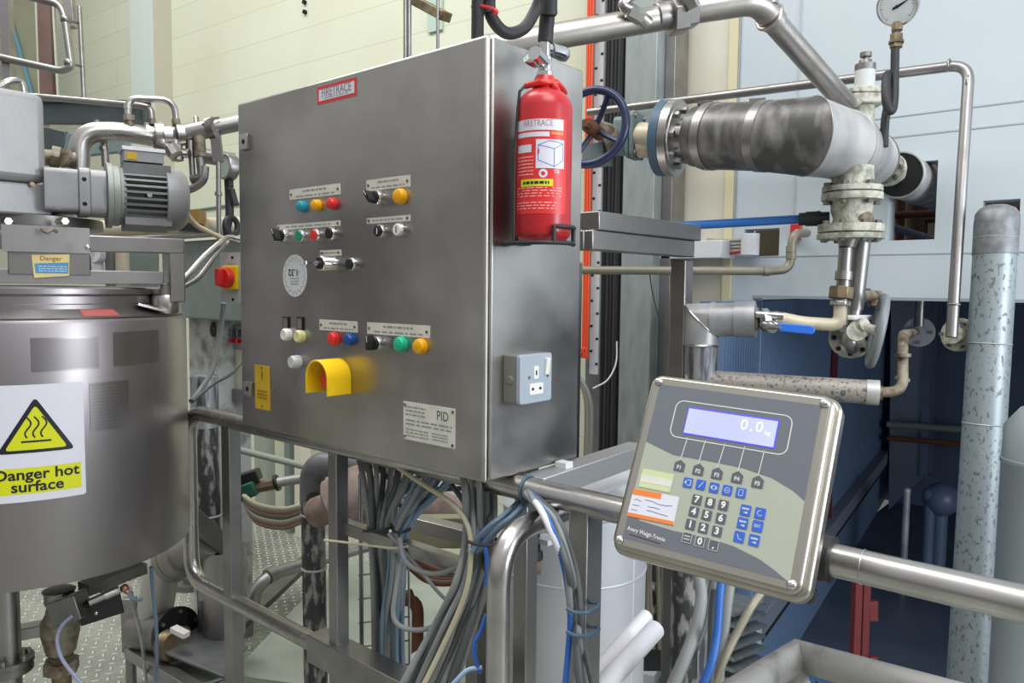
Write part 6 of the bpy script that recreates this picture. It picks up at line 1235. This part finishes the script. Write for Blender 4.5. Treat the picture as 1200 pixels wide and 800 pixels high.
# black peeling downpipe and items behind it
dpz = 2.62; d0, d1 = P(366, 548, dpz), P(371, 800, dpz)
dp_ = Thing('downpipe', 'thick black peeling vertical downpipe seen under the cabinet', 'pipe'); mb = dp_.part('pipe_run', MOTTLE); xb = V((d1.x, d1.y, 0)); tpz = V((d0.x, d0.y, P(366, 556, dpz).z)); mb.cyl(V((d1.x, d1.y, 0)), V((d0.x, d0.y, tpz.z)), .040, n=28)
cp = dp_.part('top_elbow', GREYD); cp.tube(fillet([tpz-V((0, 0, .1)), tpz+V((0, 0, .04)), tpz+V((.3, .12, .05))], .08, 8), .043, 26)
for py in (602, 665, 742): q = P(368, py, dpz); r2 = dp_.part('seam_band', DUST); ring(r2, V((d0.x*(1-(py-548)/252)+d1.x*(py-548)/252, d0.y*(1-(py-548)/252)+d1.y*(py-548)/252, q.z)), (0, 0, 1), .040, .004, 28, k=6)
dp_.done()
one('lagged_pipe', 'pinkish wrapped lagging on a pipe running right from the black downpipe', 'pipe', PINK, lambda mb: mb.tube(spline(pp((372, 600, 2.5), (392, 592, 2.45), (420, 578, 2.5), (470, 590, 2.6), (540, 615, 2.7)), 6), [.05]*6+[.085]*6+[.095]*6+[.09]*6+[.085], 20))
dp2 = Thing('downpipe', 'thick black peeling vertical pipe seen between the tank and the frame corner', 'pipe'); zq = 2.9; a_, b_ = P(240, 490, zq), P(247, 640, zq); mb = dp2.part('pipe_run', MOTTLE); mb.cyl(V((b_.x, b_.y, 0)), V((a_.x, a_.y, P(240, 480, zq).z)), .047, n=26); mb = dp2.part('cap', GREYD); mb.cyl(V((a_.x, a_.y, P(240, 500, zq).z)), V((a_.x, a_.y, P(240, 440, zq).z)), .05, n=26, m=MOTTLE2); mb = dp2.part('seam_band', DUST); ring(mb, P(244, 603, zq), (0, 0, 1), .048, .004, 26); dp2.done()
one('inclined_beam', 'dull steel beam sloping behind the frame corner tube', 'beam', STEELD, lambda mb: mb.bar(P(215, 600, 2.7), P(270, 648, 2.9), .06, .07), bev=.003)
one('wall_conduit', 'pale green conduit crossing under the cabinet to the black downpipe', 'conduit', mat('pale_green_conduit', '#8f998c', .5), lambda mb: mb.cyl(P(280, 527, 3.0), P(360, 547, 2.75), .013, n=12))
for k, (px, w_, m_) in enumerate(((305, .09, mat('grey_post', '#9a9d92', .5)), (336, .035, GREENG), (349, .05, IVORYP))):
    q = onY(px, 560, 1.75); one('wall_post', ('wide pale grey post', 'thin blue green post', 'ivory post')[k]+' against the blockwork seen under the cabinet', 'post', m_, lambda mb: mb.ab((q.x-w_/2*1.6, 1.75, 0), (q.x+w_/2*1.6, 1.82, 1.5)), bev=.003)
gv2 = Thing('green_valve', 'dark green valve actuator with brass union under the cabinet', 'valve'); zq = 3.1; mb = gv2.part('green_body', GREEN, bev=.006); mb.bar(P(274, 580, zq), P(302, 569, zq), .09, .06); mb2 = gv2.part('black_head', BLACK, bev=.004); mb2.bar(P(282, 562, zq), P(304, 555, zq), .06, .045); mb3 = gv2.part('brass_union', BRASS); mb3.cyl(P(300, 571, zq), P(326, 566, zq), .024, n=8); mb3.cyl(P(323, 566, zq), P(326, 565, zq), .034, n=16, m=BLACK); mb4 = gv2.part('pipe_stub', DUST); mb4.cyl(P(326, 565, zq), P(358, 560, zq), .02, n=14); gv2.done()
for k in range(9):
    rd = random.Random(k); y_ = 588+rd.uniform(-4, 4); m_ = (CREAMC, GREYC, BROWNC, OLIVE, GREYC2)[k % 5]
    cable('power_cable', ('cream', 'grey', 'brown', 'olive', 'dark grey')[k % 5]+' cable sagging in the low bundle behind the black downpipe', pp((278+k, 574+k*1.6, 3.1), (300, 590+k*2.6, 3.0), (330, 596+k*2.8, 2.95), (352, 592+k*2.5, 2.92), (372, 586+k*2.4, 2.9)), .009, m_, group=('cream', 'grey', 'brown', 'olive', 'dark grey')[k % 5]+' cables in the low bundle')
# plinth, floor pipe
q = [onZ(*a, .16) for a in ((400, 655), (575, 690), (560, 830), (270, 790))]
mb = MB(SLAB); mb.add([*q, *[V((a.x, a.y, 0)) for a in q]], [(3, 2, 1, 0), (0, 1, 5, 4), (1, 2, 6, 5), (2, 3, 7, 6), (3, 0, 4, 7)]); structure('floor_plinth', mb)
one('floor_pipe', 'grey pipe bending up from the floor beside the black downpipe', 'pipe', STEELM, lambda mb: (mb.tube(fillet(pp((297, 720, 3.3), (297, 692, 3.3), (318, 672, 3.35), (360, 660, 3.5), (430, 640, 3.7)), [.1, .1, .05], 6), .028, 16), mb.cyl(P(313, 676, 3.33), P(322, 671, 3.37), .034, n=16)))
one('plinth_edging', 'dark flat edging strip lying along the pale plinth', 'edging', STEELD, lambda mb: mb.bar(q[0]+V((-.10, -.12, .02)), q[0]+V((-.10, -.12, .02))+(q[3]-q[0])*.8, .08, .03), bev=.002)
# vessel behind the right posts
vs_ = Thing('hopper_vessel', 'pale stainless cylindrical hopper standing behind the rail posts under the terminal', 'vessel'); vz = 1.95; vc = P(672, 680, vz+.2); vR = .20
zt_ = P(672, 612, vz).z; mb = vs_.part('shell', VESSEL); mb.lathe(V((vc.x, vc.y, 0)), (0, 0, 1), [(.02, vR*.9), (.06, vR), (zt_, vR)], 56)
mb = vs_.part('seam_band', VESSEL); ring(mb, V((vc.x, vc.y, P(672, 690, vz).z)), (0, 0, 1), vR, .003, 56, k=6); mb = vs_.part('conical_lid', VESSEL); mb.lathe(V((vc.x, vc.y, 0)), (0, 0, 1), [(zt_, vR), (zt_+.006, vR+.004), (zt_+.012, vR), (zt_+.09, .1), (zt_+.10, .03)], 56)
ed = vs_.part('side_box', VESSEL, bev=.003); a_, b_ = P(722, 610, 2.05), P(733, 760, 2.05); ed.box((a_.x, a_.y, (a_.z+0.02)/2), RGT*.045, (FWD-V((0, 0, FWD.z)))*.05, (0, 0, (a_.z-.02)/2)); vs_.done()
dv = Thing('drain_valve', 'small black and brass drain valve hanging under the rail beside the frame post', 'valve'); mb = dv.part('valve_body', BLACK); zq = 1.7; mb.cyl(P(627, 620, zq), P(628, 655, zq), .011, n=12); mb.cyl(P(627.5, 645, zq), P(628, 656, zq), .016, n=8); mb2 = dv.part('brass_tip', BRASS); mb2.cyl(P(628, 657, zq), P(629, 672, zq), .010, n=8); mb.cyl(P(615, 652, zq), P(636, 650, zq), .008, n=8); mb.ab(P(640, 632, zq)-V((.02, .02, .006)), P(640, 632, zq)+V((.02, .02, .006)), WHITEC); dv.done()
one('support_tray', 'pale sloping steel tray between the side beam and the rail', 'tray', VESSEL, lambda mb: mb.bar(P(660, 575, 1.8), P(735, 545, 2.0), .16, .01))
# white pipes, dark rack and boxes at the lower middle right
for k, (a_, b_, r_) in enumerate((((700, 812, 1.42), (768, 737, 1.60), .020), ((688, 800, 1.50), (757, 722, 1.72), .016))):
    one('white_pipe', ('thick', 'thinner')[k]+' white plastic pipe leaning across the floor below the terminal', 'pipe', mat('white_pvc', '#d8d6dc', .4), lambda mb: mb.cyl(P(*a_), P(*b_), r_, n=20))
dk2 = Thing('cable_rack', 'dark cable rack with grey tubes behind the white pipes', 'rack'); zq = 2.9; mb = dk2.part('rack_back', RUBBER); mb.box(P(768, 700, zq+.1), RGT*.16, FWD*.02, UPV*.28)
for k, (y0, y1) in enumerate(((683, 695), (712, 710), (728, 742))): tb_ = dk2.part('rack_tube', GREYC); tb_.tube(spline(pp((735, y0, zq), (760, y0+3, zq-.02), (795, y1, zq)), 6), .018, 12)
for k in range(6): wr = dk2.part('rack_wire', OLIVE); rd = random.Random(k+40); wr.tube(spline(pp((742+k*7, 640, zq-.05), (744+k*7+rd.uniform(-4, 4), 680, zq-.04), (741+k*8, 760, zq-.05)), 5), .009, 8)
dk2.done()
one('mottled_pipe', 'black streaked vertical pipe behind the cables below the terminal', 'pipe', MOTTLE, lambda mb: mb.cyl((P(806, 700, 2.36).x, P(806, 700, 2.36).y, 0), (P(803, 650, 2.36).x, P(803, 650, 2.36).y, 1.25), .046, n=26))
one('rack_upright', 'grey steel upright just left of the streaked pipe below the terminal', 'post', STEELD, lambda mb: mb.bar(P(783, 640, 2.45), P(783, 860, 2.45), .04, .04, FWD), bev=.003)
for k, (px, py) in enumerate(((745, 770), (766, 755), (772, 775), (752, 792), (790, 772))):
    q = onZ(px, py, .0); one('paving_offcut', 'small white square block lying on the floor below the white pipes', 'block', SIGNW, lambda mb: mb.box(q+V((0, 0, .025)), (.07, .02, 0), (-.02, .07, 0), (0, 0, .025)), 'white blocks on the floor', bev=.004)
for k in range(8):
    y_ = 705+k*13; one('wire_shelf', 'grey wire shelf slat stacked behind the cables below the terminal', 'shelf', ZINC, lambda mb: mb.bar(P(842, y_+10, 2.75), P(880, y_-4, 2.95), .12, .012), 'wire shelf slats below the terminal')
# ------------------------------------------------------------------ cables under the cabinet
def bundle(name, label, group, ms, ways, n, r, spread, seed, k=7):
    rd = random.Random(seed)
    for i in range(n):
        offs = (i-(n-1)/2)
        pts = []
        for (x, y, z, s) in ways: pts.append(P(x+offs*s+rd.uniform(-1, 1)*min(1.2, s*.3), y+rd.uniform(-2, 2), z+rd.uniform(-.03, .03)))
        m_ = ms[i % len(ms)]
        cable(name, label[i % len(ms)], pts, r*rd.uniform(.85, 1.15), m_, group=group[i % len(ms)], k=k)
bundle('power_cable', ['grey cable in the left bundle under the cabinet, black tie around it', 'dark grey cable in the left bundle under the cabinet, black tie around it'], ['grey cables of the left bundle', 'dark grey cables of the left bundle'], [GREYC, GREYC2], [(448, 530, 1.86, 9.5), (450, 562, 1.82, 8), (444, 618, 1.80, 3.2), (447, 690, 1.86, 3.4), (452, 770, 1.92, 4), (456, 840, 1.96, 4)], 7, .0068, 3, 11)
bundle('power_cable', ['blue grey cable in the middle bundle under the cabinet', 'grey cable in the middle bundle under the cabinet'], ['blue grey cables of the middle bundle', 'grey cables of the middle bundle'], [BLGRC, GREYC], [(520, 540, 1.72, 9), (505, 568, 1.72, 6), (470, 620, 1.72, 2.6), (464, 680, 1.80, 3.2), (460, 740, 1.88, 4), (462, 840, 1.95, 4.5)], 7, .0062, 3, 12)
bundle('power_cable', ['grey cable in the right bundle sweeping down left beneath the cabinet corner', 'dark grey cable in the right bundle sweeping down left beneath the cabinet corner'], ['grey cables of the right bundle', 'dark grey cables of the right bundle'], [GREYC, GREYC2], [(560, 545, 1.52, 4.5), (562, 590, 1.50, 4.2), (562, 636, 1.49, 4), (552, 685, 1.5, 4.5), (530, 740, 1.52, 6), (500, 810, 1.55, 8), (480, 860, 1.56, 9)], 9, .0068, 3, 13)
bundle('power_cable', ['grey blue cable running from the right tie up to the frame rail'], ['cables from the right tie to the rail'], [BLGRC], [(556, 645, 1.46, 3), (575, 622, 1.44, 4), (597, 603, 1.44, 4), (622, 580, 1.52, 3)], 5, .0052, 3, 14)
bundle('power_cable', ['grey cable strapped down the front of the right frame post', 'dark grey cable strapped down the front of the right frame post'], ['grey cables on the right post', 'dark grey cables on the right post'], [GREYC, GREYC2], [(616, 571, 1.48, 1.5), (630, 586, 1.36, 2), (650, 612, 1.285, 4), (668, 665, 1.275, 4), (674, 715, 1.275, 4.2), (676, 745, 1.27, 4.2), (683, 800, 1.26, 7), (690, 860, 1.25, 9)], 4, .0058, 3, 15)
cable('power_cable', 'white cable leaving the blue tie on the rail', pp((614, 571, 1.48), (622, 583, 1.37), (633, 596, 1.30), (648, 628, 1.27), (660, 660, 1.27), (663, 690, 1.27)), .0058, WHITEC)
cable('network_cable', 'bright blue cable running down beside the right frame post cables', pp((616, 571, 1.48), (628, 586, 1.35), (644, 612, 1.28), (661, 665, 1.265), (668, 720, 1.262), (666, 760, 1.26), (662, 805, 1.25)), .005, BLUEC)
cable('network_cable', 'bright blue wire dangling under the cabinet left of the front tube', pp((570, 720, 1.33), (563, 740, 1.33), (556, 755, 1.33), (558, 775, 1.33), (563, 788, 1.33)), .004, BLUEC)
cable('network_cable', 'pale blue wire curling at the bottom left of the front tube', pp((565, 782, 1.33), (548, 785, 1.33), (534, 798, 1.33), (522, 812, 1.34)), .004, mat('pale_blue_cable', '#8fa8c6', .45))
cable('network_cable', 'deep blue wire bound into the right tie under the cabinet corner', pp((564, 622, 1.45), (568, 640, 1.44), (571, 660, 1.44), (569, 685, 1.45)), .0045, BLUEC)
cable('power_cable', 'cream cable arching from the cabinet underside to the right bundle', pp((456, 538, 1.7), (470, 550, 1.66), (500, 570, 1.58), (530, 590, 1.5), (547, 613, 1.47), (552, 640, 1.46), (549, 680, 1.46), (538, 715, 1.47), (515, 765, 1.49), (490, 815, 1.5)), .0052, CREAMC)
cable('power_cable', 'grey cable loop hanging in a deep curve between two bundles', pp((468, 630, 1.66), (474, 655, 1.64), (490, 668, 1.62), (512, 672, 1.6), (535, 664, 1.56), (552, 648, 1.52)), .0055, GREYC)
cable('power_cable', 'grey cable loop hanging lowest between two bundles', pp((470, 660, 1.66), (464, 690, 1.64), (461, 720, 1.63), (470, 734, 1.62), (492, 738, 1.6), (515, 730, 1.57), (532, 712, 1.54), (546, 690, 1.52)), .0055, GREYC)
cable('power_cable', 'grey cable slanting from the left bundle over to the lower loop', pp((455, 625, 1.7), (480, 652, 1.68), (502, 680, 1.66), (520, 700, 1.64), (540, 716, 1.6)), .0042, GREYC)
cable('string', 'pale string tied across from the second post to the middle bundle', pp((380, 632.5, 1.74), (410, 636, 1.73), (440, 640, 1.7), (462, 642, 1.68), (478, 640, 1.67)), .0028, CREAMC)
cable('power_cable', 'thick grey hose hanging in an arc below the left side of the terminal', pp((818, 670, 1.5), (822, 700, 1.48), (816, 735, 1.45), (803, 770, 1.42), (785, 810, 1.4)), .012, GREYC)
cable('power_cable', 'dark grey hose hanging behind the blue cable below the terminal', pp((838, 670, 1.5), (832, 705, 1.48), (820, 745, 1.46), (800, 785, 1.43), (785, 820, 1.42)), .009, GREYC2)
cable('network_cable', 'bright blue cable hanging straight below the terminal keypad', pp((846, 670, 1.4), (843, 705, 1.38), (840, 745, 1.36), (834, 775, 1.34), (822, 805, 1.33)), .0075, BLUEC)
cable('power_cable', 'grey cable hanging just right of the blue cable below the terminal', pp((858, 670, 1.5), (852, 710, 1.48), (848, 745, 1.47), (845, 770, 1.46), (840, 815, 1.45)), .010, GREYC)
cable('power_cable', 'grey cable slanting down left beneath the lower right terminal edge', pp((892, 695, 1.5), (880, 712, 1.48), (862, 745, 1.46), (846, 778, 1.44), (832, 812, 1.43)), .008, OLIVE)
cable('power_cable', 'slate cable hanging left of the blue cable below the terminal', pp((838, 690, 1.42), (835, 720, 1.42), (834, 760, 1.42), (830, 812, 1.42)), .008, GREYC2)
def tie(label, pts, m=RUBBER, r=.0032): return one('cable_tie', label, 'cable tie', m, lambda mb: mb.tube(spline(pts, 6), r, 8))
tie('black cable tie around the left cable bundle under the cabinet', pp((426, 622, 1.73), (440, 622, 1.71), (458, 618, 1.72), (462, 614, 1.77), (446, 616, 1.83), (428, 620, 1.79)))
tie('black cable tie around the middle cable bundle under the cabinet', pp((461, 622, 1.68), (468, 624, 1.66), (479, 621, 1.68), (480, 617, 1.75), (468, 616, 1.77), (460, 620, 1.72)))
tie('black cable tie around the right cable bundle under the cabinet corner', pp((548, 634, 1.43), (560, 638, 1.42), (578, 638, 1.42), (588, 632, 1.45), (570, 632, 1.54), (550, 632, 1.5)))
tie('upper dark tie strapping cables to the right frame post', pp((664, 713, 1.25), (676, 718, 1.24), (692, 716, 1.25), (702, 708, 1.30), (690, 706, 1.36), (666, 710, 1.33)), NAVYF)
tie('lower dark tie strapping cables to the right frame post', pp((664, 740, 1.25), (676, 745, 1.24), (692, 743, 1.25), (702, 736, 1.30), (690, 734, 1.36), (666, 737, 1.33)), NAVYF)
ring_c = V((onY(619, 566, RY).x, RY, RZ)); one('cable_tie', 'blue cable tie looped around the top rail below the cabinet corner', 'cable tie', NAVYF, lambda mb: ring(mb, ring_c, (1, 0, 0), RR+.002, .0025, 30, k=8))
for k, (a_, b_, c_, d_, m_, lb_) in enumerate((((425, 542, 1.9), (447, 575, 1.86), (478, 600, 1.8), (475, 625, 1.75), GREYC, 'grey cable crossing right over the top of the left bundle'), ((500, 548, 1.75), (475, 575, 1.78), (452, 600, 1.8), (446, 630, 1.82), GREYC2, 'dark grey cable crossing left into the left bundle'), ((535, 556, 1.62), (500, 590, 1.7), (474, 612, 1.74), (468, 650, 1.78), BLGRC, 'blue grey cable slanting down to the middle tie'), ((485, 548, 1.78), (470, 580, 1.76), (462, 600, 1.76), (466, 632, 1.76), GREYC, 'grey cable dropping steeply into the middle tie'), ((520, 556, 1.68), (545, 590, 1.6), (552, 615, 1.55), (556, 650, 1.52), GREYC2, 'dark grey cable leaning right towards the right tie'), ((440, 545, 1.85), (458, 560, 1.85), (500, 572, 1.8), (548, 572, 1.75), GREYC2, 'dark grey cable running across just under the cabinet'))):
    cable('power_cable', lb_, pp(a_, b_, c_, d_), .006, m_)
# wire basket tray, rusty pipe and white pipe behind the bundles
wb_ = Thing('wire_basket', 'upright wire basket tray of thin rods behind the cable bundles', 'cable tray'); zq = 1.98
for k, px in enumerate((421, 423.5, 466, 471, 478)): r_ = wb_.part('upright_rod', STEELD); r_.cyl(P(px, 555, zq), P(px+2, 800, zq), .0028, n=8)
for k in range(8): r_ = wb_.part('cross_rod', STEELD); r_.cyl(P(420, 590+k*28, zq), P(480, 582+k*28, zq), .0024, n=8)
wb_.done()
one('rusty_pipe', 'rust coloured pipe bending down behind the middle cable bundle', 'pipe', RUST, lambda mb: (mb.tube(fillet(pp((440, 712, 2.4), (490, 698, 2.4), (489, 770, 2.4), (487, 830, 2.4)), [.06, .05], 6), .019, 14), mb.cyl(P(477, 701, 2.4), P(484, 699, 2.4), .025, n=12)))
one('white_pipe', 'short white pipe elbow behind the bundles near the box beam', 'pipe', mat('white_lagged_pipe', '#c9c4c4', .5), lambda mb: mb.tube(fillet(pp((477, 790, 2.1), (482, 775, 2.1), (505, 760, 2.15), (530, 752, 2.2)), .04), .017, 14))
one('copper_stub', 'pinkish copper stub hanging behind the right cable bundle', 'pipe', mat('dull_copper', '#b39080', .5, .4), lambda mb: mb.cyl(P(560, 700, 1.75), P(556, 738, 1.75), .007, n=12))
one('rear_beam', 'steel cross beam behind the cable bundles under the cabinet', 'beam', STEELM, lambda mb: mb.bar(P(465, 606, 2.25), P(575, 634, 2.15), .05, .04), bev=.003)
rw2 = Thing('wiring_tray', 'olive machine tray full of wiring behind the cable bundles', 'tray'); zq = 2.5; mb = rw2.part('olive_box', mat('olive_box', '#8c8a70', .5), bev=.004); mb.box(P(510, 622, zq), RGT*.12, FWD*.03, UPV*.05); mb2 = rw2.part('green_edge', GREENG); mb2.bar(P(470, 640, zq-.1), P(560, 668, zq-.2), .04, .03)
for k in range(6): c_ = rw2.part('wiring', (BROWNC, RUST, GREYC2, BROWNC, OLIVE, RUST)[k]); c_.tube(spline(pp((475, 645+k*3, zq-.15), (500, 660+k*4, zq-.15), (530, 668+k*3, zq-.2), (565, 662+k*2, zq-.25)), 6), .009, 8)
wp = rw2.part('white_panel', SIGNW); wp.box(P(500, 566, 2.8), RGT*.24, FWD*.02, UPV*.04); rw2.done()
